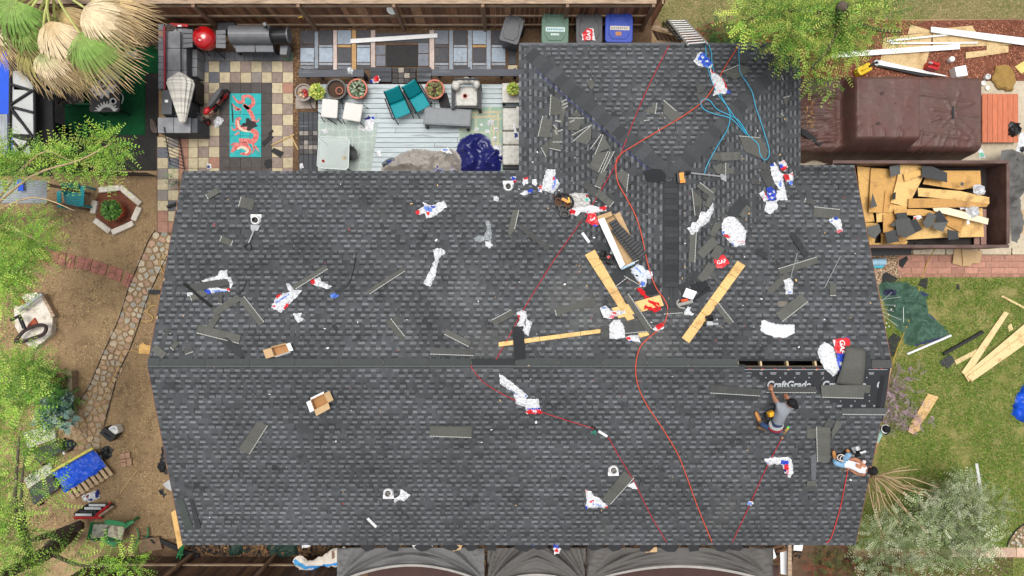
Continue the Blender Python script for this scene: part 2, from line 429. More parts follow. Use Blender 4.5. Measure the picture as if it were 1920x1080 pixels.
# roof deck: boards with a slot open at the ridge
dk=MB();T=.05
SX0,SX1,SY=P(1386,681,ZR).x,P(1546,681,ZR).x,RIDGE_Y+.125
def deck(pts):dk.prism([(x,y,z) for x,y,z in pts],T)
def zt(y):return z_main(y)-.002
deck([(X0,YB,zt(YB)),(X1,YB,zt(YB)),(X1,RIDGE_Y,zt(RIDGE_Y)),(X0,RIDGE_Y,zt(RIDGE_Y))])
deck([(X0,RIDGE_Y,zt(RIDGE_Y)),(SX0,RIDGE_Y,zt(RIDGE_Y)),(SX0,YT,zt(YT)),(X0,YT,zt(YT))])
deck([(SX1,RIDGE_Y,zt(RIDGE_Y)),(X1,RIDGE_Y,zt(RIDGE_Y)),(X1,YTR,zt(YTR)),(SX1,YTR,zt(YTR))])
deck([(SX0,SY,zt(SY)),(SX1,SY,zt(SY)),(SX1,YT,zt(YT)),(SX0,YT,zt(YT))])
zv=lambda x,y:z_wing(x,y)-.002
deck([(WX0,WYT,zv(WX0,WYT)),(WX0,YT,zv(WX0,YT)),(WXM,YT-(WXM-WX0),zv(WXM,0)),(WXM,WYH,zv(WXM,0))])
deck([(WX1,WYT,zv(WX1,WYT)),(WXM,WYH,zv(WXM,0)),(WXM,YT-(WXM-WX0),zv(WXM,0)),(WX1,YT,zv(WX1,YT))])
deck([(WX0,WYT,zv(WX0,WYT)),(WXM,WYH,zv(WXM,WYH)),(WX1,WYT,zv(WX1,WYT))])
roof=dk.build('roof','osb',house)
fa=MB()
for a,b in (((X0,YB),(X1,YB)),((X0,YT),(WX0,YT)),((WX0,YT),(WX0,WYT)),((WX0,WYT),(WX1,WYT)),((WX1,WYT),(WX1,YTR)),((WX1,YTR),(X1,YTR))):
 a=Vector((*a,0));b=Vector((*b,0));d=b-a
 MB().box((((a+b)/2).x,((a+b)/2).y,ZE-.14),(d.length-.035,.03,.19),math.atan2(d.y,d.x)).build('fascia','fascia_paint',house)
for xx in (X0-.012,X1+.012):
 bm_=MB()
 for y0,y1 in ((YB,RIDGE_Y),(YT if xx<0 else YTR,RIDGE_Y)):
  bm_.add([(xx+dx,y,z_main(y)-dz) for dx in (-.012,.012) for y,dz in ((y0,.01),(y1,.01),(y1,.18),(y0,.18))],
    [(0,1,2,3),(7,6,5,4),(0,4,5,1),(1,5,6,2),(2,6,7,3),(3,7,4,0)])
 bm_.build('rake_board','fascia_paint',house)
for px_ in (1429,1479,1532):# rafters seen through the slot
 q=P(px_,681,ZR)
 MB().box((q.x,RIDGE_Y+.3,ZR-.235),(.045,.9,.14),rot=Matrix.Rotation(-math.atan(PITCH),3,'X')).build('rafter','raw_wood',house)
# black felt on the open corner of the front slope
def slope_pt(px,py,off):return RP(px,py,off)
fl=MB().prism([slope_pt(1384,686.7,.003),slope_pt(1384,790,.003),slope_pt(1655,790,.003),slope_pt(1670,686.7,.003)],.002)
MB().prism([slope_pt(1543,674,.003),slope_pt(1543,686.2,.003),slope_pt(1640,686.2,.003),slope_pt(1640,674,.003)],.002).build('underlayment','felt',roof)
felt=fl.build('underlayment','felt',roof)
ORG[felt.name]=Vector((0,0,0))
MB().prism([slope_pt(1651,704,.0065),slope_pt(1640,768,.0065),slope_pt(1649,768,.0065),slope_pt(1660,704,.0065)],.002).build('felt_strip','vent_black',roof)
def on_front(x,y):return z_main(y)+.0055
q=P(1480,723,4.2)
for cxp in (1479.5,1583,1685):
 q=RP(cxp,722,.0055);mt=text_mesh('CraftGrade',.26,.035)
 keep=[]
 mt.materials.append(MATS['felt_print'])
 xlim=RP(1655,722).x
 for v in mt.vertices:v.co=Vector((q.x+v.co.x*.88,q.y+v.co.y,0));v.co.z=on_front(v.co.x,v.co.y)
 if cxp>1660:
  bm=bmesh.new();bm.from_mesh(mt);bmesh.ops.bisect_plane(bm,geom=bm.verts[:]+bm.edges[:]+bm.faces[:],plane_co=(xlim,0,0),plane_no=(1,0,0),clear_outer=True);bm.to_mesh(mt);bm.free()
 o=bpy.data.objects.new('felt_lettering',mt);COL.objects.link(o);o.parent=roof;ORG[o.name]=Vector((0,0,0))
pr=MB();rd=MB()
for yy in (699,760):
 for k in range(11):
  x=1404+k*23+(0 if yy<720 else 8)
  if yy>720 and x<1572:continue
  for r_ in range(2):
   wd=(10,6,12,5,9)[k % 5]*(.8 if r_ else 1)
   pr.prism([RP(x-wd/2,yy+r_*2.4-.5,.0058),RP(x-wd/2,yy+r_*2.4+.5,.0058),RP(x+wd/2,yy+r_*2.4+.5,.0058),RP(x+wd/2,yy+r_*2.4-.5,.0058)],.001)
for yy in (708,741,752):
 for k in range(9):
  x=1436+k*27+(0 if yy<720 else 5)
  if (yy>720 and x<1560) or x>1648:continue
  q=RP(x,yy,.006);pr.lathe(q,[(.014,0),(.014,.003)],6)
pr.prism([RP(1396,692.6,.0058),RP(1396,693.4,.0058),RP(1664,693.4,.0058),RP(1664,692.6,.0058)],.001)
for x in (1404,1429,1452,1481,1506,1532,1640,1651):
 for dx,dy in ((0,0),(3,.8)):MB().prism([RP(x+dx-1,690.5+dy-.6,.006),RP(x+dx-1,690.5+dy+.6,.006),RP(x+dx+1,690.5+dy+.6,.006),RP(x+dx+1,690.5+dy-.6,.006)],.001).build('chalk_mark','felt_red',roof)
pr.build('felt_marking','felt_print',roof,kind='stuff')

# courses of shingles
STEP=((694,1396),(704,1408),(714,1424),(724.5,1436),(735,1532),(748,1552),(756,1558),(766,1569))
def px_of(p):s=FPX/(CAM_H-p.z);return 960+p.x*s,540-p.y*s
indiv=[];rest={}
def courses(key,O,ud,vd,ulim,vlen,umin_of=None,n_indiv=0,stop=None):
 """O eave corner, ud along the eave, vd up the slope; ulim(v) -> (u0,u1)"""
 ud=Vector(ud).normalized();vd=Vector(vd).normalized();nn=ud.cross(vd)
 B=np.array([list(ud),list(vd),list(nn)])
 rows=int(vlen/EXPO+.4);Vs,Fs,Ts=rest.setdefault(key,([],[],[]))
 cnt=sum(len(f) for f in Vs)
 for k in range(rows):
  v0=k*EXPO-.012;a,b=ulim(v0+.07)
  if stop:
   e=stop(O+vd*(v0+.06))
   if e is not None:b=min(b,(e-O.x)/ud.x)
  u=a-(k % 7)*.143-U(0,.05)
  while u<b:
   s,e=max(u,a),min(u+1.0,b)
   if e-s>.03:
    full=e-s>.999
    base=O+vd*v0
    if full and k>=rows-n_indiv:indiv.append((RNG.randrange(24),base+ud*s,ud,vd,nn))
    else:
     if full:V,F,T=VARS[RNG.randrange(24)];V=V+np.array([s,0,0])
     else:V,F,T=strip_arrays(strip_boxes(s,e))
     W=V @ B+np.array(list(base));Vs.append(W);Fs.append(F+cnt);Ts.append(T);cnt+=len(W)
   u+=1.0
SL=math.sqrt(1+PITCH*PITCH)
def front_stop(p):
 x,y=px_of(p)
 for lim,xe in STEP:
  if y<lim:return P(xe,y,p.z).x
 return None
def rear_stop(p):
 return None
courses('front',Vector((X0,YB-.01,z_main(YB-.01))),(1,0,0),(0,1,PITCH),lambda v:(0,X1-X0),(RIDGE_Y-YB-.02)*SL,n_indiv=10,stop=front_stop)
# rear slope seen from behind: u runs -x
LR=(YT-RIDGE_Y-.02)*SL
def rear_lim(v):return (0,X1-X0)
courses('rear',Vector((X1,YT+.01,z_main(YT+.01))),(-1,0,0),(0,-1,PITCH),rear_lim,LR-.16,n_indiv=10)
courses('rear',Vector((X1,YTR+.02,z_main(YTR+.02)+.012)),(-1,0,0),(0,-1,PITCH),lambda v:(0,X1-WX1-.02),.17)
Y_=lambda v:v/SL
courses('wing_left',Vector((WX0-.01,WYT+.3,ZE-.004)),(0,-1,0),(1,0,PITCH),lambda v:(0,WYT+.3-(YT-v/SL)+.3),(WXM-WX0)*SL)
courses('wing_right',Vector((WX1+.01,-1.0,ZE-.004)),(0,1,0),(-1,0,PITCH),lambda v:(YTR-v/SL-.3+1.0,WYT+.3+1.0),(WXM-WX0)*SL)
courses('wing_back',Vector((WX1+.3,WYT+.01,ZE-.004)),(-1,0,0),(0,-1,PITCH),lambda v:(max(0,v/SL-.05),WX1-WX0+.6-max(0,v/SL-.05)),(WXM-WX0)*SL)
CUT={'wing_left':[((WX0,WYT,0),(1,1,0))],'wing_right':[((WX1,WYT,0),(-1,1,0))],'wing_back':[((WX0,WYT,0),(-1,-1,0)),((WX1,WYT,0),(1,-1,0))]}
allv=[];allf=[];allt=[];cnt=0
for key,(Vs,Fs,Ts) in rest.items():
 V=np.concatenate(Vs);F=np.concatenate(Fs);T_=np.concatenate(Ts)
 if key in CUT:
  me=bpy.data.meshes.new('tmp');me.from_pydata(V.tolist(),[],F.tolist());at=me.attributes.new('tint','FLOAT_COLOR','FACE')
  at.data.foreach_set('color',np.concatenate([T_,np.ones((len(T_),1))],1).astype(np.float32).ravel())
  bm=bmesh.new();bm.from_mesh(me)
  for co,no in CUT[key]:bmesh.ops.bisect_plane(bm,geom=bm.verts[:]+bm.edges[:]+bm.faces[:],plane_co=co,plane_no=no,clear_outer=True)
  bmesh.ops.triangulate(bm,faces=bm.faces[:]);bm.to_mesh(me);bm.free()
  V=np.empty(len(me.vertices)*3);me.vertices.foreach_get('co',V);V=V.reshape(-1,3)
  F=np.empty(len(me.polygons)*3,dtype=int);me.polygons.foreach_get('vertices',F);F=F.reshape(-1,3)
  c=np.empty(len(me.polygons)*4);me.attributes['tint'].data.foreach_get('color',c);T_=c.reshape(-1,4)[:,:3]
  bpy.data.meshes.remove(me)
 else:
  F=np.concatenate([F[:,[0,1,2]],F[:,[0,2,3]]]);T_=np.concatenate([T_,T_])
 allv.append(V);allf.append(F+cnt);allt.append(T_);cnt+=len(V)
numpy_mesh('shingle_courses',np.concatenate(allv),np.concatenate(allf),'asphalt_shingle',roof,np.concatenate(allt),kind='stuff')
RNG.shuffle(indiv)
indiv.sort(key=lambda t:-t[1].z)
for k,(vi,base,ud,vd,nn) in enumerate(indiv):
 if k<300:
  o=bpy.data.objects.new('shingle',VMESH[vi]);COL.objects.link(o);o.parent=roof
  o.matrix_local=Matrix(((ud.x,vd.x,nn.x,base.x),(ud.y,vd.y,nn.y,base.y),(ud.z,vd.z,nn.z,base.z),(0,0,0,1)))
extra=indiv[300:]
if extra:
 Vs=[];Fs=[];Ts=[];cnt=0
 for vi,base,ud,vd,nn in extra:
  V,F,T_=VARS[vi];W=V @ np.array([list(ud),list(vd),list(nn)])+np.array(list(base));Vs.append(W);Fs.append(F+cnt);Ts.append(T_);cnt+=len(W)
 numpy_mesh('shingle_band',np.concatenate(Vs),np.concatenate(Fs),'asphalt_shingle',roof,np.concatenate(Ts),kind='stuff')

# ridge strips laid along the main ridge, hip caps, ridge vent
HIPT=srgb(72,74,76);HIPD=srgb(64,66,68)
def bent_cap(c,d,side,half,ln,tint,name,lift=.02,slope=None):
 """a shingle folded over a hip or ridge: c middle of its lower end, d direction uphill, half its width each side"""
 d=Vector(d).normalized();mb=MB();e=Vector(c)+d*ln
 def row(p,up):
  out=[]
  for k in (-1,-.5,0,.5,1):
   q=p+Vector(side)*half*k;out.append(Vector((q.x,q.y,roof_z(q.x,q.y)+up+(.006 if k==0 else 0))))
  return out
 r0=row(Vector(c),lift+.014);r1=row(e,lift);b0=[v-Vector((0,0,.008)) for v in r0]
 vs=r0+r1+b0;fs=[(i,i+1,i+6,i+5) for i in range(4)]+[(10+i,11+i,i+1,i) for i in range(4)]
 mb.add(vs,fs,0,tint);return mb.build(name,'scrap',roof)
for hx,sx in ((WX0,1),(WX1,-1)):
 L_=(WXM-WX0)*math.sqrt(2);n=19 if sx>0 else 19
 for k in range(n):
  t=.35+(L_-.35)*k/n
  d=Vector((sx,-1,0)).normalized();c=Vector((hx,WYT,0))+d*t
  bent_cap(c,d,(d.y,-d.x,0),U(.165,.195),L_/n+.07,vary(HIPT if k % 2 else HIPD,.14),'hip_cap')
MB().tube([(WX0+t+.13,WYT-t-.13-.34,z_wing(WX0+t+.13,WYT-t-.47)+.02) for t in [.3+i*.2 for i in range(15)]],.008,4).build('chalk_line',mat('blue_chalk',srgb(64,72,130),.9,.3,9),roof)
# vent along the wing's ridge
vy0,vy1=RP(1259,342).y,RP(1259,538).y
vb=MB()
for s in (-1,1):
 x0,x1=WXM,WXM+s*.19
 pts=[(x0,vy0,WZR+.045),(x1,vy0,WZR+.045-.19*PITCH),(x1,vy1,WZR+.045-.19*PITCH),(x0,vy1,WZR+.045)]
 vb.prism(pts,.04)
vb.build('ridge_vent','vent_black',roof)
n=19
for k in range(n):
 y0=vy1+(vy0-vy1)*k/n;y1=vy1+(vy0-vy1)*(k+1.15)/n;t=vary(srgb(58,60,62),.25);mb=MB()
 for s in (-1,1):
  x1=WXM+s*.165;zz=lambda x,u:WZR+.050+u-abs(x-WXM)*PITCH
  mb.prism([(WXM,y0,zz(WXM,.024)),(x1,y0,zz(x1,.024)),(x1,y1,zz(x1,.003)),(WXM,y1,zz(WXM,.003))],.006,0,t)
 mb.build('vent_cap','scrap',roof)
for k,(a,b) in enumerate(((538,556),(552,572),(568,590))):
 p0,p1=RP(1259,b).y,RP(1259,a).y;mb=MB();t=vary(HIPD,.1)
 for s in (-1,1):
  x1=WXM+s*.2;zz=lambda x,u:WZR+.018+u-abs(x-WXM)*PITCH
  mb.prism([(WXM,p0,zz(WXM,.01)),(x1,p0,zz(x1,.01)),(x1,p1,zz(x1,.002)),(WXM,p1,zz(WXM,.002))],.006,0,t)
 mb.build('ridge_cap','scrap',roof)
RID=[277,300,385,468,552,635,719,802,884,967,1048,1131,1214,1297,1385]
for i in range(len(RID)-1):
 a,b=RID[i],RID[i+1]-.6
 up=0 if i % 3 else 1.2
 if 884<=a<967:t=srgb(50,52,53)
 else:t=vary(srgb(70,74,73),.08)
 pts=[RP(a,672.5-up,.03),RP(a,684.5,.032),RP(b,684.5,.032),RP(b,672.5-up,.03)]
 o=MB().prism(pts,.006,0,t).build('ridge_strip','scrap',roof)
 MB().prism([RP(a,684.6,.026),RP(a,689.6,.022),RP(b,689.6,.022),RP(b,684.6,.026)],.006,0,vary(srgb(62,64,66),.06)).build('ridge_strip','scrap',roof)
 MB().prism([RP(a,686,.0315),RP(a,687,.0315),RP(b,687,.0315),RP(b,686,.0315)],.002).build('sealant_line',mat('old_sealant',srgb(112,114,112),.8,.3,40),roof)
t=srgb(76,78,76)
MB().prism([RP(1635,675,.03),RP(1635,690,.03),RP(1672,690,.03),RP(1672,675,.03)],.006,0,t).build('ridge_strip','scrap',roof)
# drip edge nails of the wing, metal edge
ed=MB()
ed.box((WXM,WYT+.012,ZE+.012),(WX1-WX0,.05,.012))
ed.build('drip_edge',mat('drip_metal',srgb(70,72,76),.5,.1,metal=.3),roof)
# ---------------------------------------------------------------- ground, lawns, beds, paving
def ground_mat(name,c1,c2,c3,s1=.8,s2=6,s3=60,b=.5):
 m=bpy.data.materials.new(name);m.use_nodes=True;MATS[name]=m
 n=m.node_tree.nodes;l=m.node_tree.links;bs=n['Principled BSDF'];geo=n.new('ShaderNodeNewGeometry')
 def nz(s,d,off):
  mp=n.new('ShaderNodeMapping');mp.inputs['Location'].default_value=(off,off*2,0);l.new(geo.outputs['Position'],mp.inputs[0])
  t=n.new('ShaderNodeTexNoise');t.inputs['Scale'].default_value=s;t.inputs['Detail'].default_value=d;t.inputs['Roughness'].default_value=.62;l.new(mp.outputs[0],t.inputs[0]);return t
 a=nz(s1,6,3);r=n.new('ShaderNodeMapRange');r.inputs['From Min'].default_value=.38;r.inputs['From Max'].default_value=.62;l.new(a.outputs[0],r.inputs[0])
 m1=n.new('ShaderNodeMixRGB');m1.inputs[1].default_value=(*c1,1);m1.inputs[2].default_value=(*c2,1);l.new(r.outputs[0],m1.inputs[0])
 c=nz(s2,6,9);r2=n.new('ShaderNodeMapRange');r2.inputs['From Min'].default_value=.5;r2.inputs['From Max'].default_value=.75;r2.inputs['To Max'].default_value=.8;l.new(c.outputs[0],r2.inputs[0])
 m2=n.new('ShaderNodeMixRGB');m2.inputs[2].default_value=(*c3,1);l.new(r2.outputs[0],m2.inputs[0]);l.new(m1.outputs[0],m2.inputs[1])
 f=nz(s3,3,1);r3=n.new('ShaderNodeMapRange');r3.inputs['From Min'].default_value=.3;r3.inputs['From Max'].default_value=.7;r3.inputs['To Min'].default_value=.6;r3.inputs['To Max'].default_value=1.4;l.new(f.outputs[0],r3.inputs[0])
 v=n.new('ShaderNodeVectorMath');v.operation='MULTIPLY';l.new(m2.outputs[0],v.inputs[0]);l.new(r3.outputs[0],v.inputs[1]);l.new(v.outputs[0],bs.inputs['Base Color'])
 bs.inputs['Roughness'].default_value=.95;bs.inputs['Specular IOR Level'].default_value=.1
 bu=n.new('ShaderNodeBump');bu.inputs['Strength'].default_value=b;bu.inputs['Distance'].default_value=.03;l.new(f.outputs[0],bu.inputs['Height']);l.new(bu.outputs[0],bs.inputs['Normal'])
 return m
ground_mat('dirt',srgb(136,113,86),srgb(160,135,101),srgb(104,85,66),.45,2.6,40)
ground_mat('soil',srgb(92,74,58),srgb(110,88,68),srgb(70,54,42),1.5,8,60)
ground_mat('lawn_soil',srgb(108,112,58),srgb(134,128,78),srgb(160,146,102),.9,2.2,50)
ground_mat('dry_lawn',srgb(132,122,84),srgb(110,112,68),srgb(150,130,96),1.2,5,50)
ground_mat('mulch',srgb(128,82,64),srgb(114,70,54),srgb(88,54,44),2,9,40,.9)
ground_mat('concrete',srgb(176,164,142),srgb(190,178,156),srgb(160,146,126),.8,5,90,.15)
ground_mat('dark_mat',srgb(44,43,42),srgb(52,50,48),srgb(36,35,35),2,12,120,.3)
ground_mat('turf',srgb(18,62,36),srgb(22,74,42),srgb(14,46,30),1.5,6,150,.4)
ground_mat('gravel',srgb(150,124,98),srgb(120,96,76),srgb(190,168,140),4,14,60,.8)
MB().add([(-60,-60,0),(60,-60,0),(60,60,0),(-60,60,0)],[(0,1,2,3)]).build('ground','dirt',kind='structure')
def sheet(name,poly,m,z,kind='structure',label=None,cat=None):
 pts=[P(x,y,z) for x,y in poly]
 return MB().prism(pts,z-.001).build(name,m,kind=kind,label=label,cat=cat)
sheet('lawn',[(1660,512),(2150,512),(2150,1028),(1480,1028),(1480,860),(1640,560)],'lawn_soil',.012)
sheet('front_lawn',[(1600,1046),(2150,1046),(2150,1300),(1600,1300)],'lawn_soil',.012)
sheet('dry_lawn',[(1222,-200),(2150,-200),(2150,37),(1880,34),(1720,36),(1560,30),(1420,34),(1330,40),(1290,60),(1250,60),(1222,20)],'dry_lawn',.010)
sheet('mulch_bed',[(1285,62),(1335,42),(1420,37),(1560,33),(1720,39),(1880,37),(2150,40),(2150,150),(1900,152),(1500,152),(1440,140),(1300,120)],'mulch',.008)
sheet('driveway',[(1450,153),(2150,151),(2150,474),(1450,474)],'concrete',.016)
sheet('dry_bed',[(1600,478),(1690,476),(1692,522),(1668,545),(1620,560)],'gravel',.02)
sheet('rear_soil',[(-100,-100),(1222,-100),(1222,130),(560,135),(300,110),(-100,110)],'soil',.006)
sheet('rear_yard',[(548,40),(990,40),(990,330),(548,330)],'soil',.010)
sheet('front_strip',[(250,1010),(1500,1010),(1500,1180),(250,1180)],'soil',.006)
sheet('shrub_bed',[(1470,1012),(1600,1012),(1600,1044),(1900,1046),(1900,1120),(1470,1120)],'soil',.018)
sheet('turf_base',[(98,85),(297,85),(297,320),(98,320)],'dark_mat',.012)
sheet('artificial_turf',[(122,135),(225,135),(225,85),(297,85),(297,137),(272,137),(272,253),(122,253)],'turf',.026)
sheet('black_earth',[(-100,90),(98,90),(98,330),(-100,330)],'dark_mat',.010)

# paving: each slab a part of the pavement it belongs to
mat('paver',(1,1,1),.85,.16,9,.25,60,tint=True,rgb2=srgb(110,100,90),mix_scale=7,mix_pos=.72,mix_w=.12)
BEIGE=srgb(178,165,136);GREYT=srgb(128,121,114);MAUVE=srgb(138,122,112);SLATE=srgb(98,100,106);DKT=srgb(74,70,68);PINK=srgb(158,118,100)
def paving(name,rects,th=.03,z=.03,mat_='paver',piece='paver',gap=.8,jitter=.4,bed=None):
 root=thing(name,None,None,P(rects[0][0],rects[0][1],0),kind='structure')
 for (a,b,c,d,t) in rects:
  g=gap/2;j=lambda:U(-jitter,jitter)*.5;zz=z+U(0,.006)
  MB().prism([P(a+g+j(),b+g+j(),zz),P(a+g+j(),d-g+j(),zz),P(c-g+j(),d-g+j(),zz),P(c-g+j(),b+g+j(),zz)],th,0,vary(t,.10)).build(piece,mat_,root)
 return root
CX=[371.7,391.5,411.4,431.3,451.1,471,490.9,509.8,530,549.5];RY=[114.6,135.4,155.2,174.8,194.4,214.5,234.7,255.2,275,295,314.8,332]
R_=[]
for j in range(len(RY)-1):
 for i in range(9):
  inner=2<=i<=6 and j>=2
  if 3<=i<=5 and 3<=j<=8:continue  # under the dragon mat
  if inner:t=DKT
  else:t=BEIGE if (i+j) % 2 else RNG.choice((GREYT,MAUVE,MAUVE,SLATE))
  if (i+j) % 2==0 and RNG.random()<.12 and not inner:t=PINK
  R_.append((CX[i],RY[j],CX[i+1],RY[j+1],t))
for i in range(10):R_.append((366+i*18.4,97,384.4+i*18.4,114,srgb(104,106,110) if i<9 else srgb(96,120,100)))
LX=[295,315,335,353,371];LY=[256.7,276.5,296,316,336,356,376,395.5,415.5,436]
for j in range(9):
 for i in range(4):
  if i>=2 and j>=4:continue
  t=(BEIGE if (i+j) % 2==0 else RNG.choice((GREYT,SLATE,MAUVE))) if j<7 else PINK
  if i>=2:t=PINK if i==2 else BEIGE
  if i==1 and j>=7:t=BEIGE if j==7 else PINK
  R_.append((LX[i],LY[j],LX[i+1],LY[j+1],t))
paving('checkered_pavement',R_)
MB().prism([P(x,y,.014) for x,y in ((362,96),(552,96),(552,335),(330,335),(330,255),(362,255))],.01).build('pavement_bed','soil',kind='structure')
MB().prism([P(x,y,.014) for x,y in ((294,256),(329.6,256),(340,440),(294,440))],.01).build('pavement_bed','soil',kind='structure')
# patchwork of slate squares and planks beside the fence
R_=[];BL=srgb(150,162,174);DS=srgb(76,76,80);MG=srgb(112,116,124);PLK=srgb(140,150,160);PNK=srgb(188,172,164);ORG_=srgb(176,140,96)
sq=[(563,589),(598,624),(632.6,658.6),(669,694),(815,841),(850.5,876),(886,911.5),(921.5,948)]
for k,(a,b) in enumerate(sq):
 R_.append((a,56.5,b,83,DS if k in (0,1,3,5,7) else (BL if k in (2,6) else MG)))
 R_.append((a,89.5,b,116.5,BL if k in (0,1,3,5,7) else DS))
 R_.append((a,84,b,89,(DS,PLK,ORG_,PLK)[k % 4]));R_.append((a,117.5,b,122.5,PLK));R_.append((a,123.5,b,130,DS if k % 2 else MG))
for k,(a,b) in enumerate(((589.5,597),(624.5,632),(659,668),(695,704),(805,814.5),(842,850),(877,885.5),(912,920.5))):
 R_.append((a,56,b,131,(PLK,PNK,ORG_,PNK,PNK,PLK,PLK,PLK)[k]))
for (a,b,c,d,t) in ((705,62,804,80,DS),(705,84,723,103,MG),(705,104,723,124,MG),(784,80,804,100,MG),(784,101,804,124,MG),(952,82,966,90,BEIGE),(953,92,968,121,DS),(952,122,970,130,BEIGE)):R_.append((a,b,c,d,t))
paving('patchwork_pavement',R_,z=.035)
MB().prism([P(724,84,.05),P(724,124,.05),P(783,124,.05),P(783,84,.05)],.02).build('door_mat',mat('rubber_mat',srgb(48,47,47),.9,.3,25,.6,40),label='black rubber mat set among the slate squares by the fence',cat='mat')
# red brick pavers crossing the dirt yard
root=thing('stepping_stones',None,None,P(150,495,0),kind='structure')
mat('red_brick',srgb(166,110,96),.9,.15,8,.35,50,rgb2=srgb(120,84,72),mix_scale=5,mix_pos=.6)
for (x,y,w_,h_,a) in ((66,482,22,22,3),(86,486,10,22,4),(110,484,27,24,8),(134,490,13,25,9),(158,494,27,23,12),(186,503,29,23,14),(216,513,27,24,17),(240,525,16,26,22)):
 hw,hh=M(w_)/2,M(h_)/2;q=P(x,y,.012)
 for i in (-1,1):
  for j in (-1,1):
   rz=-math.radians(a);d=Matrix.Rotation(rz,3,'Z') @ Vector((i*hw/2,j*hh/2,0))
   MB().box((q.x+d.x,q.y+d.y,.012),(hw-.012,hh-.012,.03),rz).build('brick','red_brick',root)
# brick walk beside the lawn
R_=[]
for j in range(3):
 x=1684-(j % 2)*11
 while x<1960:R_.append((max(1684,x),478.5+j*11.6,x+25,490+j*11.6,vary(srgb(168,122,104),.1)));x+=25
x=1684
while x<1960:R_.append((x,513.5,x+13.4,519.5,vary(srgb(158,112,96),.12)));x+=13.4
paving('brick_walk',R_,z=.03,piece='brick',gap=.5,jitter=.3)
paving('concrete_curb',[(1712+k*62,464,1772+k*62,477.5,srgb(186,172,148)) for k in range(4)],z=.06,piece='slab')
paving('garden_path',[(1786+k*30,1026,1816+k*30,1045,vary(srgb(186,156,136),.06)) for k in range(6)],z=.03,piece='slab')
# flagstone path winding down the side yard
PATH=[(312,436,22),(300,460,25),(290,482,24),(263,540,21),(242,600,19),(217,660,22),(192,720,24),(174,760,29),(160,800,33),(150,838,36)]
def path_side(y):
 for i in range(len(PATH)-1):
  a,b=PATH[i],PATH[i+1]
  if a[1]<=y<=b[1]:
   t=(y-a[1])/(b[1]-a[1]);return a[0]+(b[0]-a[0])*t,a[2]+(b[2]-a[2])*t
 return (PATH[0][0],PATH[0][2]) if y<PATH[0][1] else (PATH[-1][0],PATH[-1][2])
rp=random.Random(12);cells=[]
for _ in range(4000):
 y=rp.uniform(438,838);c,hw=path_side(y);x=c+rp.uniform(-hw,hw)*.82
 if all((x-q[0])**2+(y-q[1])**2>(10.5 if q[2] else 8)**2 for q in cells):cells.append((x,y,rp.random()<.5))
path=thing('flagstone_path',None,None,P(240,620,0),kind='structure')
STC=[srgb(164,162,150),srgb(180,164,138),srgb(172,140,120),srgb(152,152,144),srgb(164,138,114),srgb(186,174,152)]
mat('flagstone',(1,1,1),.9,.2,12,.5,50,tint=True)
for i,(x,y,b) in enumerate(cells):
 rr_=9.5 if b else 8;poly=[(x+rr_*math.cos(a_*.785+.4),y+rr_*math.sin(a_*.785+.4)) for a_ in range(8)]
 for j,(u,v,_) in enumerate(cells):
  if i==j or (u-x)**2+(v-y)**2>44**2:continue
  mx_,my_=(x+u)/2,(y+v)/2;nx,ny=u-x,v-y;L_=math.hypot(nx,ny);nx /= L_;ny /= L_;mx_-=nx*.9;my_-=ny*.9
  out=[]
  for k in range(len(poly)):
   a,c=poly[k],poly[(k+1) % len(poly)];da=(a[0]-mx_)*nx+(a[1]-my_)*ny;dc=(c[0]-mx_)*nx+(c[1]-my_)*ny
   if da<=0:out.append(a)
   if da*dc<0:t=da/(da-dc);out.append((a[0]+(c[0]-a[0])*t,a[1]+(c[1]-a[1])*t))
  poly=out
  if len(poly)<3:break
 if len(poly)<3:continue
 poly=[(p[0]+(x-p[0])*rp.uniform(0,.3),p[1]+(y-p[1])*rp.uniform(0,.3)) for p in poly]
 fade=min(1,.3+max(0,(y-560)/260));c=STC[rp.randrange(6)];dd=srgb(154,130,100);c=tuple(a*(1-fade*.6)+b_*fade*.6 for a,b_ in zip(c,dd))
 MB().prism([P(p[0],p[1],.016+rp.uniform(0,.014)) for p in poly],.02,0,vary(c,.14)).build('stone','flagstone',path)
mat('black_plastic',srgb(34,33,33),.5,.2,8,.1)
for pts in ([(291,432),(278,451),(266,480),(241.7,538),(222,599),(191.7,666),(166.7,724),(144,758)],[(319,473),(309,488),(278,555),(261,605),(244,652),(222,699),(208,749),(198,782)]):
 MB().tube(smooth_path([P(x,y,.02) for x,y in pts]),.014,6).build('path_edging','black_plastic',path)
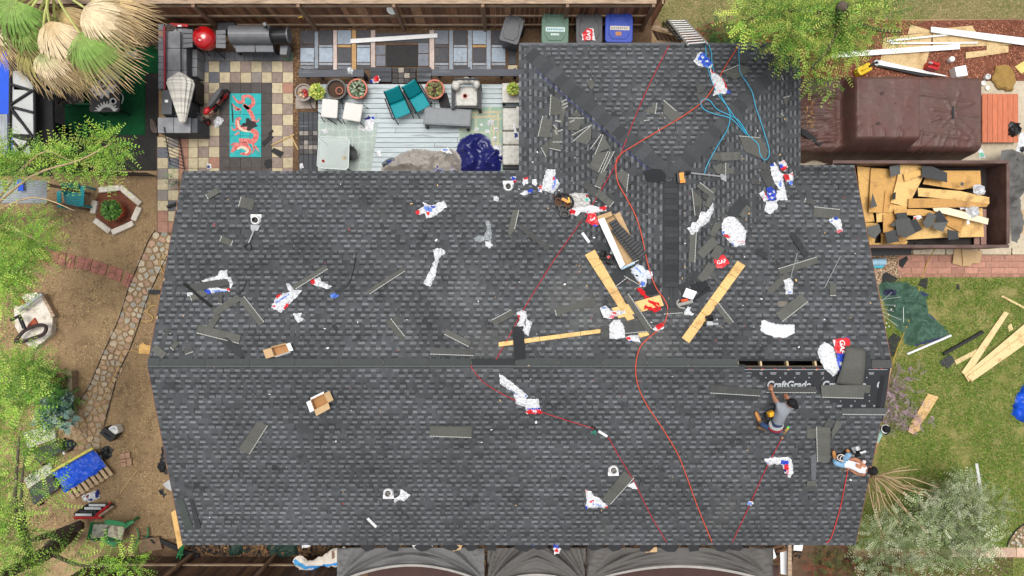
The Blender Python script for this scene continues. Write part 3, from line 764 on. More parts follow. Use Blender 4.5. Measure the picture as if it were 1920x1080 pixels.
# loose straw, chips and grass: nobody could count these
def scatter(name,poly,n,size,cols,m,z=.0,lying=True,seed=1,label=None,cat=None,mask=None,up=.3):
 R=np.random.default_rng(seed);xs=[p[0] for p in poly];ys=[p[1] for p in poly];Q=[]
 while len(Q)<n:
  x,y=R.uniform(min(xs),max(xs)),R.uniform(min(ys),max(ys))
  if in_poly(x,y,poly) and (mask is None or mask(x,y,R)):Q.append((x,y))
 Q=np.array(Q);k=(CAM_H)/FPX;C=np.stack([(Q[:,0]-960)*k,(540-Q[:,1])*k,np.full(n,z)],1)
 a=R.uniform(0,2*np.pi,n);L_=R.uniform(size[0],size[1],n);wd=R.uniform(size[2],size[3],n)
 d=np.stack([np.cos(a),np.sin(a),np.zeros(n)],1);s=np.stack([-np.sin(a),np.cos(a),np.zeros(n)],1)
 hz=R.uniform(.15,1,n)*up
 if lying:d[:,2]=R.uniform(-.1,.3,n)*up
 else:d=d*.7;d[:,2]=hz
 b0=C-s*wd[:,None]/2+[0,0,.006];b1=C+s*wd[:,None]/2+[0,0,.006]
 e=C+d*L_[:,None]+[0,0,.010];kk=.9 if lying else .35
 V=np.stack([b0,b1,e+s*wd[:,None]/2*kk,e-s*wd[:,None]/2*kk],1).reshape(-1,3)
 F=np.arange(n*4).reshape(-1,4);cols=np.array(cols);T_=cols[R.integers(0,len(cols),n)]*R.uniform(.75,1.3,(n,1))
 return numpy_mesh(name,V,F,m,None,T_,'stuff',label,cat)
mat('litter_leaf',(1,1,1),.85,.1,20,0,tint=True,spec=.15)
mat('grass_blade',(1,1,1),.75,.1,20,0,tint=True,spec=.2)
yard=[(0,330),(335,330),(335,440),(290,690),(345,1030),(0,1040)]
scatter('straw',yard,15000,(.03,.10,.005,.010),[srgb(186,160,112),srgb(160,132,92),srgb(120,96,70),srgb(200,178,136),srgb(98,78,58)],'litter_leaf',label='dry straw and leaf litter over the bare side yard',cat='straw',
  mask=lambda x,y,R:noise.noise(Vector((x*.02,y*.02,0)))+R.uniform(-.5,.5)>-.15)
GC=[srgb(82,120,36),srgb(100,138,46),srgb(64,102,28),srgb(122,148,60),srgb(160,158,94)]
def lawn_mask(x,y,R):return noise.noise(Vector((x*.013,y*.013,3)))*.8+noise.noise(Vector((x*.05,y*.05,8)))*.7+R.uniform(-.4,.4)>-.22
scatter('grass',[(1655,521),(1925,521),(1925,1026),(1590,1026),(1640,900),(1665,700)],62000,(.04,.08,.009,.016),GC,'grass_blade',.012,False,3,'green lawn with thin straw-coloured patches beside the house','grass',lawn_mask,.9)
scatter('grass',[(1600,1047),(1925,1047),(1925,1090),(1600,1090)],4500,(.04,.08,.009,.016),GC,'grass_blade',.012,False,4,'narrow strip of lawn below the pale garden path','grass',None,.9)
scatter('dry_grass',[(1224,-5),(1925,-5),(1925,34),(1720,34),(1560,28),(1420,32),(1330,38),(1290,58),(1250,58)],9000,(.03,.08,.008,.014),[srgb(170,152,104),srgb(140,130,80),srgb(104,116,58),srgb(186,168,124)],'grass_blade',.012,False,5,'dry yellowing grass behind the mulch bed','grass',None,.6)
scatter('mulch_chips',[(1287,64),(1335,44),(1420,39),(1560,35),(1720,41),(1925,40),(1925,150),(1500,150),(1440,138),(1300,118)],9000,(.03,.07,.012,.022),[srgb(154,98,76),srgb(124,76,58),srgb(176,122,96),srgb(92,58,46)],'litter_leaf',.01,True,6,'red-brown wood mulch chips round the trees','mulch')
scatter('gravel_chips',[(1630,480),(1690,478),(1690,522),(1640,535)],1500,(.02,.05,.015,.03),[srgb(170,140,112),srgb(128,96,76),srgb(200,180,150),srgb(96,76,62)],'litter_leaf',.022,True,7,'tan bark and pebble mulch beside the brick walk','gravel')
scatter('debris',[(345,1019),(1500,1019),(1500,1045),(345,1045)],2600,(.04,.16,.02,.07),[srgb(40,38,37),srgb(52,50,48),srgb(120,92,60),srgb(30,29,29),srgb(90,66,48)],'litter_leaf',.02,True,8,'dark shingle crumbs and leaves heaped along the front eave','debris')
scatter('leaf_litter',[(549,45),(975,45),(975,56),(562,56),(562,215),(549,320)],1400,(.02,.06,.012,.025),[srgb(120,92,64),srgb(150,118,84),srgb(84,64,48)],'litter_leaf',.012,True,9,'brown leaf litter along the foot of the rear fence','leaves')
# ---------------------------------------------------------------- fences
mat('fence_board',(1,1,1),.85,.28,3,.3,20,tint=True,stretch=(8,8,1))
mat('fence_rail',srgb(168,146,122),.85,.22,4,.25,25,stretch=(1,8,8),rgb2=srgb(116,92,74),mix_scale=3,mix_pos=.6)
mat('fence_post',srgb(128,104,84),.85,.25,5,.25,25)
FB=[srgb(122,84,60),srgb(140,98,70),srgb(98,66,48),srgb(152,114,84),srgb(110,76,56)]
def fence(label,x0,x1,y,inner,h=1.83,posts=(),rails=(.28,.95,1.66),base=None,cols=FB,top=True):
 """inner = -1/+1: side (in y) where rails and posts stand"""
 r=thing('wooden_fence',label,'fence',((x0+x1)/2,y,0));x=x0
 while x<x1:
  w_=min(.14,x1-x)
  MB().box((x+w_/2,y+U(-.006,.006),h/2+.02+U(-.012,.012)),(w_-.006,.018,h),mi=0,tint=vary(RNG.choice(cols),.2)).build('board','fence_board',r);x+=.142
 for z in rails:MB().box(((x0+x1)/2,y+inner*.033,z),(x1-x0,.04,.09)).build('rail','fence_rail',r)
 if top:MB().box(((x0+x1)/2,y,h+.05),(x1-x0,.12,.03)).build('cap_rail','fence_rail',r)
 for px_ in posts:MB().box((px_,y+inner*.10,.93),(.09,.09,1.86)).build('post','fence_post',r)
 return r
YF=7.98
fence('brown weathered board fence with pale rails along the rear of the yard',-13.4,4.02,YF,-1,posts=(-8.9,-5.97,-3.3,-.82,1.55,3.95))
fence('dark brown board fence below the house front, beside the grey canopy',-12.6,-4.7,-8.22,1,posts=(-9.75,-7.2),rails=(.7,1.6),cols=[srgb(84,62,48),srgb(98,74,56),srgb(70,52,42)])
# short return of the rear fence and a gate leaning against it
r=thing('fence_return','short end of the rear fence turning behind the blue bin','fence',P(1222,40,0))
q=P(1222,40,0)
for k in range(5):MB().box((q.x,8.0+k*.142+.07,.92),(.02,.135,1.84),tint=vary(FB[k],.15)).build('board','fence_board',r)
MB().box((q.x-.04,8.35,1.7),(.04,.75,.09)).build('rail','fence_rail',r)
g=thing('wooden_gate','grey weathered board gate leaning loose beside the blue bin','gate',P(1255,62,0))
for k in range(6):
 a=P(1222+k*8.5,56+k*2.2,.95);b=P(1233+k*8.5,76+k*1.4,.5-.02*k);d=(b-a)
 c=(a+b)/2;e=P(1222+k*8.5+7.6,56+k*2.2+2.0,.95)-a
 MB().prism([a,b,b+e,a+e],Vector((0,0,-.02)),0,vary(srgb(112,92,78),.2)).build('board','fence_board',g)
MB().tube([P(1224,49,1.0),P(1278,66,1.0)],.04,4).build('brace','fence_rail',g)
MB().tube([P(1230,78,.56),P(1290,80,.5)],.035,4).build('brace','fence_rail',g)
# round thermometer hung on the fence, small planter hook
d=thing('wall_thermometer','small white round dial hung on the middle of the rear fence','thermometer',P(735,19,1.5))
q=P(735,19,1.5);Rx=Matrix.Rotation(math.radians(62),3,'X')
MB().lathe(q,[(.145,-.02),(.15,.0),(.135,.02)],24,rot=Rx).build('case',mat('white_paint',(.75,.75,.73),.5,.06,9,.05),d)
MB().lathe(q,[(.12,.021),(.12,.024)],24,rot=Rx).build('dial',mat('pale_print',srgb(196,200,196),.5,.1,30,0),d)
MB().tube([P(563,31,1.2),P(568,34,1.1),P(566,31,1.25),P(560,33,1.2)],.025,6).build('rope_ring',mat('yellow_rope',srgb(178,146,62),.8,.2),label='coil of yellow cord hung on the rear fence post',cat='cord')

# ---------------------------------------------------------------- deck
DZ=.28
mat('deck_paint',(1,1,1),.75,.10,3,.15,30,tint=True,stretch=(1,9,1),rgb2=srgb(120,124,126),mix_scale=1.3,mix_pos=.68,mix_w=.1)
deckr=thing('deck','low blue-grey painted board deck behind the house','deck',P(785,240,0))
y=157.5;row=0
while y<330:
 cuts=[596,976]
 cuts[1:1]=[[],[742],[905],[680,858],[815],[],[705],[880]][row % 8]
 for a,b in zip(cuts,cuts[1:]):MB().prism([P(a+.4,y+.45,DZ),P(a+.4,y+8.7,DZ),P(b-.4,y+8.7,DZ),P(b-.4,y+.45,DZ)],.03,0,vary(srgb(176,186,188),.05)).build('plank','deck_paint',deckr)
 y+=9.15;row+=1
MB().prism([P(596,158,DZ-.04),P(596,335,DZ-.04),P(976,335,DZ-.04),P(976,158,DZ-.04)],.2).build('joists',mat('deck_under',srgb(50,50,52),.9),deckr)
st=thing('side_step','dark grey slatted step with small stone tiles beside the deck','step',P(577,265,0))
for k in range(4):
 x=561+k*8.7
 for a,b in ((211,245),(290,322)):MB().prism([P(x,a,.2),P(x,b,.2),P(x+8,b,.2),P(x+8,a,.2)],.03,0,vary(srgb(62,64,68),.12)).build('slat','deck_paint',st)
for j in range(5):
 for i in range(4):
  x,y=561.3+i*8.6,245.8+j*8.8
  MB().prism([P(x,y,.2+U(0,.01)),P(x,y+7.8,.2),P(x+7.6,y+7.8,.2),P(x+7.6,y,.2)],.03,0,vary(RNG.choice((srgb(64,62,62),srgb(96,92,88),srgb(140,134,126),srgb(76,74,74))),.2)).build('tile','paver',st)
MB().prism([P(560,210,.165),P(560,324,.165),P(596,324,.165),P(596,210,.165)],.15).build('frame','deck_under',st)
st=thing('middle_step','dark grey step with three pale stones between the two benches','step',P(750,140,0))
for k in range(3):MB().prism([P(694,126+k*9.4,.18),P(694,134.6+k*9.4,.18),P(734,134.6+k*9.4,.18),P(734,126+k*9.4,.18)],.1,0,vary(srgb(66,68,72),.1)).build('slat','deck_paint',st)
for k in range(3):MB().prism([P(782,126+k*9.4,.18),P(782,134.6+k*9.4,.18),P(808,134.6+k*9.4,.18),P(808,126+k*9.4,.18)],.1,0,vary(srgb(66,68,72),.1)).build('slat','deck_paint',st)
for k,(x,y,t) in enumerate([(x,y,None) for y in (127,137,147) for x in (736,747,758,769)]):
 MB().prism([P(x,y,.185),P(x,y+9,.185),P(x+10,y+9,.185),P(x+10,y,.185)],.1,0,RNG.choice((srgb(60,58,58),srgb(84,82,80),srgb(150,142,130),srgb(66,64,64)))).build('tile','paver',st)
for (lab,pts,legs) in (('dark grey plank bench rail with a white crumpled bag on it',[(560,131),(560,144.5),(682,143.5),(682,130)],[(572,146),(600,146),(662,145),(684,150)]),
       ('dark grey plank bench rail behind the cushioned armchair',[(809,130),(809,142),(976,142.5),(976,129.5)],[(822,144),(880,144),(940,144),(965,146)])):
 c=P(pts[0][0],pts[0][1],0);r=thing('bench',lab,'bench',c)
 MB().prism([P(x,y,.75) for x,y in pts],.05,0,srgb(80,82,88)).build('seat','deck_paint',r)
 for x,y in legs:MB().box((P(x,y,.3).x,P(x,y-7,.3).y,.36),(.09,.09,.72),0,0,srgb(70,72,76)).build('leg','deck_paint',r)
mat('white_trim',(.78,.78,.77),.45,.04,6,.03)
MB().prism([P(657,73,.10),P(657,81,.10),P(820,70,.10),P(820,62.5,.10)],.03).build('trim_board','white_trim',label='long white trim board lying across the slate patchwork',cat='board')

# rugs
def rug_mat(name,c1,c2,sc_):
 m=bpy.data.materials.new(name);m.use_nodes=True;MATS[name]=m;n=m.node_tree.nodes;l=m.node_tree.links;b=n['Principled BSDF']
 tc=n.new('ShaderNodeTexCoord');v=n.new('ShaderNodeTexVoronoi');v.feature='DISTANCE_TO_EDGE';v.inputs['Scale'].default_value=sc_;v.inputs['Randomness'].default_value=.35;l.new(tc.outputs['Object'],v.inputs[0])
 r=n.new('ShaderNodeMapRange');r.inputs['From Min'].default_value=.02;r.inputs['From Max'].default_value=.09;l.new(v.outputs[0],r.inputs[0])
 mx=n.new('ShaderNodeMixRGB');mx.inputs[1].default_value=(*c2,1);mx.inputs[2].default_value=(*c1,1);l.new(r.outputs[0],mx.inputs[0])
 no=n.new('ShaderNodeTexNoise');no.inputs['Scale'].default_value=2;no.inputs['Detail'].default_value=7;l.new(tc.outputs['Object'],no.inputs[0])
 r2=n.new('ShaderNodeMapRange');r2.inputs['From Min'].default_value=.45;r2.inputs['From Max'].default_value=.7;r2.inputs['To Max'].default_value=.7;l.new(no.outputs[0],r2.inputs[0])
 m2=n.new('ShaderNodeMixRGB');m2.inputs[2].default_value=(*srgb(142,150,140),1);l.new(r2.outputs[0],m2.inputs[0]);l.new(mx.outputs[0],m2.inputs[1]);l.new(m2.outputs[0],b.inputs['Base Color']);b.inputs['Roughness'].default_value=.95
rug_mat('rug_lattice',srgb(156,170,164),srgb(186,190,180),5.0)
rug_mat('rug_green',srgb(140,164,146),srgb(176,178,150),2.2)
slab('outdoor_rug',[(596,226),(609,222),(709,233),(694,330),(596,330)],DZ+.008,.006,'rug_lattice',label='pale aqua lattice rug under the glass table',cat='rug')
rg=slab('outdoor_rug',[(862,202),(943,200),(943,330),(860,330)],DZ+.008,.006,'rug_green',label='faded green rug with tan border before the sofa',cat='rug')
for k,o in enumerate((4,12)):
 a=[(862+o,206+o),(862+o,209.5+o),(943-o,207.5+o),(943-o,204+o)]
 slab('border_band',a,DZ+.0105,.002,mat('rug_tan',srgb(186,172,140),.95),rg)
 slab('border_band',[(939-o,206+o),(936-o,206+o),(936-o,330),(939-o,330)],DZ+.0115,.002,'rug_tan',rg)
# ---------------------------------------------------------------- furniture and clutter on patio and deck
mat('black_metal',srgb(34,34,36),.45,.15,10,.05,metal=.3)
mat('charcoal_wood',srgb(58,57,58),.7,.15,5,.15)
mat('teal_sling',srgb(4,134,142),.6,.08,40,.2,200)
mat('cushion',srgb(196,194,186),.95,.08,30,.3,90,rgb2=srgb(168,166,158),mix_scale=9,mix_pos=.6)
mat('terracotta',srgb(186,112,94),.8,.14,12,.1)
mat('potting_soil',srgb(70,52,40),.95,.3,30,.6,60)
mat('dark_pot',srgb(84,80,76),.6,.15,10,.1)
mat('grey_paint',srgb(108,112,116),.6,.12,7,.08)
mat('film',(1,1,1),.38,.05,10,.06,30,tint=True,spec=.5)
mat('paper',(.76,.76,.74),.6,.05,20,.1)
mat('leaf',(1,1,1),.55,.12,8,0,tint=True,spec=.3)
def leaf_tuft(name,c,r,h,n,cols,parent,seed,lw=.03,ll=.12,droop=.3):
 R=np.random.default_rng(seed);a=R.uniform(0,2*np.pi,n);rr=r*np.sqrt(R.uniform(0,1,n));hh=h*(1-(rr/r)**2*.7)*R.uniform(.3,1,n)
 C=np.stack([c[0]+rr*np.cos(a),c[1]+rr*np.sin(a),c[2]+hh],1)
 b=a+R.uniform(-.8,.8,n);L_=ll*R.uniform(.6,1.3,n);d=np.stack([np.cos(b),np.sin(b),R.uniform(-droop,droop+.3,n)],1)
 s=np.stack([-np.sin(b),np.cos(b),R.uniform(-.3,.3,n)],1)*(lw*R.uniform(.6,1.3,n))[:,None]
 V=np.stack([C,C+d*L_[:,None]*.5-s,C+d*L_[:,None],C+d*L_[:,None]*.5+s],1).reshape(-1,3)
 cols=np.array(cols);T_=cols[R.integers(0,len(cols),n)]*R.uniform(.7,1.3,(n,1))
 return numpy_mesh(name,V,np.arange(n*4).reshape(-1,4),'leaf',parent,T_)
def pot(name,label,px,py,rpx,h,m,z0,plant=None,rim=True,soil=True,seed=1):
 zt_=z0+h;q=P(px,py,zt_);r=M(rpx,zt_);t=thing(name,label,'plant pot',(q.x,q.y,z0))
 MB().lathe((q.x,q.y,z0),[(r*.68,0),(r*.9,h*.82),(r,h*.83),(r,h),(r*.84,h),(r*.80,h*.80),(.01,h*.80)],28).build('vessel',m,t,smooth=False)
 if soil:MB().lathe((q.x,q.y,z0+h*.80),[(r*.82,0),(r*.5,.015),(.01,.02)],16).build('soil','potting_soil',t)
 if plant:leaf_tuft('plant',(q.x,q.y,z0+h*.88),r*plant[0],plant[1],plant[2],plant[3],t,seed,plant[4],plant[5])
 return t
YG=[srgb(168,176,70),srgb(140,160,60),srgb(190,190,96),srgb(110,140,50)]
DG=[srgb(70,96,56),srgb(96,110,70),srgb(120,84,70),srgb(60,80,46)]
SAGE=[srgb(120,134,110),srgb(86,106,80),srgb(150,158,136),srgb(60,86,52)]
pot('terracotta_pot','terracotta pot of grey-green succulents beside the dark tub',670,166,19,.42,'terracotta',DZ,(.6,.10,110,SAGE,.03,.12),seed=3)
pot('terracotta_pot','terracotta pot of olive rosettes between teal chair and armchair',815,167,18.5,.42,'terracotta',DZ,(.6,.08,100,[srgb(130,130,70),srgb(110,90,60),srgb(84,100,54)],.03,.11),seed=4)
t=pot('dark_tub','large dark grey tub holding a small clay pot',630,167,19.5,.45,'dark_pot',DZ,None)
pot('clay_pot','small clay pot sitting inside the dark grey tub',636,170,7,.16,'terracotta',DZ+.36,None)
pot('leafy_pot','yellow-green leafy plant beside the dark grey tub',595,172,11,.3,'dark_pot',DZ,(1.05,.2,240,YG,.022,.09),seed=5)
pot('planter_box_plant','yellow-green leafy pot plant at the deck edge beside the roof',962,167,12,.3,'terracotta',DZ+.45,(.75,.18,200,YG,.022,.08),seed=6)
t=thing('planter_box','dark wood plant stand against the wing beside the sofa','stand',P(958,178,DZ))
MB().prism([P(942,156,DZ+.45),P(942,192,DZ+.45),P(976,192,DZ+.45),P(976,156,DZ+.45)],.06).build('top','cushion',t)
for x,y in ((944,190),(974,190),(944,160),(974,160)):MB().box((P(x,y,DZ+.4).x,P(x,y,DZ+.4).y,DZ+.19),(.07,.07,.38)).build('leg','charcoal_wood',t)
t=thing('flower_bowl','wide stone bowl filled with red glass and dry stalks','bowl',P(569,172,0));q=P(569,173,.45);r=M(16.5,.45)
MB().lathe((q.x,q.y,0),[(r*.5,0),(r*.95,.40),(r,.45),(r*.88,.45),(r*.8,.38),(.01,.37)],24).build('vessel',mat('stone_bowl',srgb(150,140,130),.85,.2,12,.2),t)
for k,(dx,dy,s,c) in enumerate(((2,-2,4.5,srgb(150,34,40)),(-5,-3,3,srgb(176,150,116)),(4,5,4,srgb(168,50,46)),(-5,5,3.6,srgb(196,166,130)),(8,0,3,srgb(128,40,40)),(0,8,3,srgb(188,150,120)),(-9,1,3,srgb(150,120,90)))):
 MB().ball((q.x+M(dx),q.y-M(dy),.44),M(s),8,0,c,.8).build('pebble','film',t)
slab('stone_base',[(554,184),(554,204),(592,203),(592,184)],.06,.06,'stone_bowl',label='square stone paver under the red-filled bowl',cat='paver')

# stools
def stool(lab,poly,zt_):
 c=P(sum(p[0] for p in poly)/4,sum(p[1] for p in poly)/4,DZ);t=thing('stool',lab,'stool',c)
 o=MB().prism([P(x,y,zt_) for x,y in poly],.07).build('seat','cushion_plain',t)
 bv=o.modifiers.new('b','BEVEL');bv.width=.035;bv.segments=3
 for k,(x,y) in enumerate(poly):
  q=P(x,y,zt_);e=Vector((c.x+(q.x-c.x)*1.12,c.y+(q.y-c.y)*1.12,DZ));MB().tube([q*.97+Vector((c.x,c.y,zt_))*.03-Vector((0,0,.05)),e],.013,6).build('leg','black_metal',t)
 return t
mat('cushion_plain',srgb(204,200,194),.8,.06,12,.1)
stool('white padded stool on thin black legs, nearer the flower bowl',[(604,184),(601,219),(632,222),(634,187)],.75)
stool('white padded stool on thin black legs beside the teal chair',[(647,191),(641,223),(675,229),(681,196)],.75)
t=thing('garden_stake','thin black bent metal frame lying beside the white stools','frame',P(600,210,DZ))
MB().tube(smooth_path([P(x,y,z) for x,y,z in ((582,180,.6),(584,200,.5),(605,216,.45),(631,233,.32))]),.014,6).build('bar','black_metal',t)
MB().tube(smooth_path([P(x,y,.45) for x,y in ((640,185),(646,210),(660,226))]),.012,6).build('bar','black_metal',t)
# teal sling chairs
def sling(lab,A,B,C,D):
 """A,B back top corners; C,D seat front corners (photograph pixels)"""
 c=P((A[0]+C[0])/2,(A[1]+C[1])/2,DZ);t=thing('sling_chair',lab,'chair',c)
 za,zm,zf_=DZ+.92,DZ+.40,DZ+.46
 mid=lambda p,q,k:(p[0]+(q[0]-p[0])*k,p[1]+(q[1]-p[1])*k)
 m0,m1=mid(A,D,.5),mid(B,C,.5)
 pa,pb,pm0,pm1,pc,pd=P(*A,za),P(*B,za),P(*m0,zm),P(*m1,zm),P(*C,zf_),P(*D,zf_)
 for nm,q in (('backrest',(pa,pm0,pm1,pb)),('seat',(pm0,pd,pc,pm1))):
  n_=8;mb=MB();vs=[];
  for i in range(n_+1):
   for j in range(n_+1):
    u,v=i/n_,j/n_;p=q[0].lerp(q[1],v).lerp(q[3].lerp(q[2],v),u);p.z-=.035*math.sin(math.pi*u);vs.append(p)
  mb.add(vs,[(i*9+j,i*9+j+1,(i+1)*9+j+1,(i+1)*9+j) for i in range(8) for j in range(8)])
  o=mb.build(nm,'teal_sling',t,smooth=True);so=o.modifiers.new('s','SOLIDIFY');so.thickness=.008
 for top,m_,f_ in ((pa,pm0,pd),(pb,pm1,pc)):
  dn=Vector((0,0,-1));g=f_+(f_-m_)*.12;g.z=DZ
  MB().tube([top,m_,f_,g],.016,8).build('side_frame','black_metal',t)
  bk=top+(top-m_)*.05;bk.z=DZ;MB().tube([m_.lerp(f_,.3),bk],.014,6).build('leg','black_metal',t)
  mo=(m_+top)/2+Vector((0,0,.06));out=(pa-pb).normalized()*(.045 if top is pa else -.045)
  MB().tube([mo+out,f_+out+Vector((0,0,.2)),f_+out*.9],.022,6).build('armrest','black_metal',t)
 return t
sling('teal fabric sling chair nearer the white stools',(719.7,171.5),(748,160),(770.5,211),(740.5,223))
sling('teal fabric sling chair nearer the terracotta pot',(753,163),(778.4,147.6),(807,195.8),(781.4,211.5))
slab('welcome_mat',[(820,176),(838,174),(846,203),(826,206)],DZ+.02,.015,'rubber_mat',label='dark mat crumpled between pot and armchair',cat='mat')
# armchair
t=thing('armchair','dark wood armchair with pale cushions and a red ring','armchair',P(874,178,DZ));zc=DZ+.45
mb=MB().prism([P(853,162,zc),P(855,198,zc),P(895,198,zc),P(895,162,zc)],.14);o=mb.build('seat_cushion','cushion',t);bv=o.modifiers.new('b','BEVEL');bv.width=.05;bv.segments=3
for k,(x,y,rx,ry) in enumerate(((855,160,8,10),(864,153,9,6),(875,151,9,6),(886,152,8,6),(894,158,6,9))):
 MB().ball(P(x,y,zc+.25),M(1,zc),14,sx=rx,sy=ry,sz=9).build('back_cushion','cushion',t,smooth=True)
for x in (849.5,899.5):MB().prism([P(x-3.4,160,zc+.12),P(x-3.0,204,zc+.12),P(x+3.4,204,zc+.12),P(x+3.4,160,zc+.12)],.06).build('armrest','charcoal_wood',t)
for x,y in ((849.5,203),(899.5,203),(850,163),(900,160)):MB().box((P(x,y,zc).x,P(x,y,zc).y,DZ+.24),(.09,.07,.48)).build('leg','charcoal_wood',t)
MB().prism([P(851,146,zc+.45),P(851,149,zc+.45),P(897,149,zc+.45),P(897,146,zc+.45)],.5).build('backrest','charcoal_wood',t)
MB().prism([P(852,199,zc-.06),P(852,202.5,zc-.06),P(898,202.5,zc-.06),P(898,199,zc-.06)],.12).build('front_rail','charcoal_wood',t)
q=P(872,180,zc+.015);MB().lathe(q,[(.07,0),(.075,.012),(.05,.012),(.05,0)],20).build('candle_ring',mat('faded_red',srgb(196,120,110),.6),label='faded red ring lying on the armchair cushion',cat='ring')
# coffee table
t=thing('coffee_table','low grey painted coffee table in front of the armchair','table',P(838,218,DZ));zt_=DZ+.42
o=MB().prism([P(796.7,200,zt_),P(793,232.5,zt_),P(881.7,237,zt_),P(883.8,206,zt_)],.05).build('tabletop','grey_paint',t)
MB().prism([P(799,203,zt_+.008),P(796,230,zt_+.008),P(879.5,234,zt_+.008),P(881.3,208.5,zt_+.008)],.006).build('top_panel',mat('grey_top',srgb(122,126,128),.6,.1,5,.1),t)
for x,y in ((799,234),(877,238.5),(799,205),(879,210)):q=P(x,y,zt_-.05);MB().box((q.x,q.y,DZ+.19),(.08,.08,.37)).build('leg','charcoal_wood',t)
# sofa against the wing
t=thing('sofa','pale lattice-patterned sofa half under the wing eave','sofa',P(960,255,DZ))
for a,b in ((202,244),(246,270.5),(272,309)):
 o=MB().prism([P(942,a,DZ+.45),P(943,b,DZ+.45),P(985,b,DZ+.45),P(985,a,DZ+.45)],.16).build('seat_cushion','cushion',t);bv=o.modifiers.new('b','BEVEL');bv.width=.05;bv.segments=3
MB().prism([P(942.5,200,DZ+.27),P(942.5,316,DZ+.27),P(990,316,DZ+.27),P(990,200,DZ+.27)],.24).build('frame','charcoal_wood',t)
MB().prism([P(968,200,DZ+.7),P(968,240,DZ+.7),P(974,240,DZ+.7),P(974,200,DZ+.7)],.2).build('pillow','cushion',t)
# glass table
t=thing('glass_table','square frosted glass patio table with rounded corners','table',P(625,287,DZ));zt_=DZ+.7
m=mat('frosted_glass',srgb(146,160,156),.25,.04,3,0,alpha=.5,spec=.6)
gp=[(603,256),(650,258.5),(655,263),(653,314),(648,318),(599,315),(594.5,310),(598,260)]
MB().prism([P(x,y,zt_) for x,y in gp],.012).build('glass_top',m,t)
for k in range(8):a,b=gp[k],gp[(k+1) % 8];MB().tube([P(*a,zt_+.002),P(*b,zt_+.002)],.014,6).build('rim',mat('pale_metal',srgb(170,176,174),.4,.1,metal=.3),t)
for x,y in ((602,262),(647,264),(645,312),(601,309)):q=P(x,y,zt_);MB().tube([q-Vector((0,0,.03)),Vector((q.x,q.y,DZ))],.02,6).build('leg','black_metal',t)
q=P(606,302,zt_+.006);MB().lathe(q,[(.045,0),(.045,.02),(.03,.02),(.03,.0)],16).build('coaster',mat('coral',srgb(206,96,92),.6),label='coral red coaster on the frosted glass table',cat='coaster')
slab('wood_chip',[(641,294),(646,292),(649,297),(643,299)],zt_+.02,.01,'osb',label='tan wood chip on the frosted glass table',cat='wood chip')
q=P(656,287,DZ+.35);t=thing('round_grill','black round lid leaning out from under the glass table','lid',(q.x,q.y,DZ));MB().lathe((q.x,q.y,DZ),[(.1,0),(.2,.3),(.21,.34),(.1,.37),(.01,.38)],20).build('shell','black_metal',t);MB().tube([P(660,278,DZ+.3),P(664,274,DZ+.32)],.012,6).build('handle','black_metal',t)

# ---------------------------------------------------------------- rumpled covers and paper litter
DKZ=lambda px,py:P(px,py,DZ+.012)
mat('tarp_grey',srgb(148,142,134),.7,.08,6,.15,30);mat('tarp_navy',srgb(27,31,92),.30,.12,6,.1,25,spec=.5)
cloth('furniture_cover','rumpled silver-grey furniture cover heaped along the deck','cover',[(714,324),(716,312),(730,300),(752,288),(776,279),(800,281),(822,284),(846,279),(862,286),(870,300),(868,326)],'tarp_grey',.34,1.7,2.4,DKZ,5,jag=1.5,taper=.18,octv=3,sharp=60)
cloth('furniture_cover','shiny navy blue furniture cover in a pile by the sofa','cover',[(858,318),(862,296),(855,282),(862,262),(880,252),(902,250),(918,260),(924,275),(936,272),(942,292),(938,326),(862,326)],'tarp_navy',.42,1.1,2.2,DKZ,21,jag=1.2,taper=.30,octv=3,sharp=60)
cloth('furniture_cover','flat navy cover edge under the silver-grey heap','cover',[(786,314),(860,306),(866,328),(784,328)],'tarp_navy',.06,6,4,DKZ,9,jag=2)
W=(.64,.65,.66);BLU=srgb(40,70,180);RED=srgb(205,36,44);LBL=srgb(110,140,205);NAVY=srgb(40,44,110);PNKW=srgb(230,170,172)
def litter(name,label,poly,seed,patches=(),zf=DKZ,h=.06,f=12,step=2.2,cat='wrapper',base=W,**kw):
 return cloth(name,label,cat,poly,'film',h,f,step,zf,seed,patches,base,jag=1.3,taper=.05,sharp=24,**kw)
litter('plastic_wrapper','white shingle wrapper with blue end beside the lattice rug',[(683,222),(692,217),(702,220),(699,244),(690,247),(684,240)],11,[(688,221,7,4,NAVY),(700,221,4,3,BLU)])
litter('paper_wad','white paper wad left of the blue-ended wrapper',[(670,236),(678,234),(686,240),(682,246),(673,244)],12,h=.1,cat='paper')
litter('paper_wad','white paper wad between stool and glass table',[(602,244),(612,242),(616,248),(608,251)],13,h=.1,cat='paper')
for k,(x,y,r,lab) in enumerate(((920,230,8,'white crumpled paper lump nearest the coffee table on the green rug'),(894,242,5,'small white paper wad beside the coffee table leg'),(903,234,3.4,'tiny white paper wad between table and paper lump'),(914,246,5,'round white paper wad above the navy cover'),(930,242,5,'white paper wad nearest the sofa cushion'),(928,260,5,'white paper wad between navy cover and sofa'))):
 litter('paper_wad',lab,[(x+r*math.cos(a)*U(.8,1.15),y+r*.75*math.sin(a)*U(.8,1.15)) for a in [i*.785 for i in range(8)]],20+k,h=.12,cat='paper',step=1.8)
litter('plastic_wrapper','white plastic wrapper wedged between navy cover and sofa',[(924,274),(938,272),(943,288),(936,306),(926,300)],31,h=.12)
litter('plastic_wrapper','white wrapper with blue print draped on the sofa cushions',[(961,230),(966,234),(970,246),(977,250),(977,266),(965,258),(964,246)],32,[(966,254,5,4,NAVY)],zf=lambda x,y:P(x,y,DZ+.47))
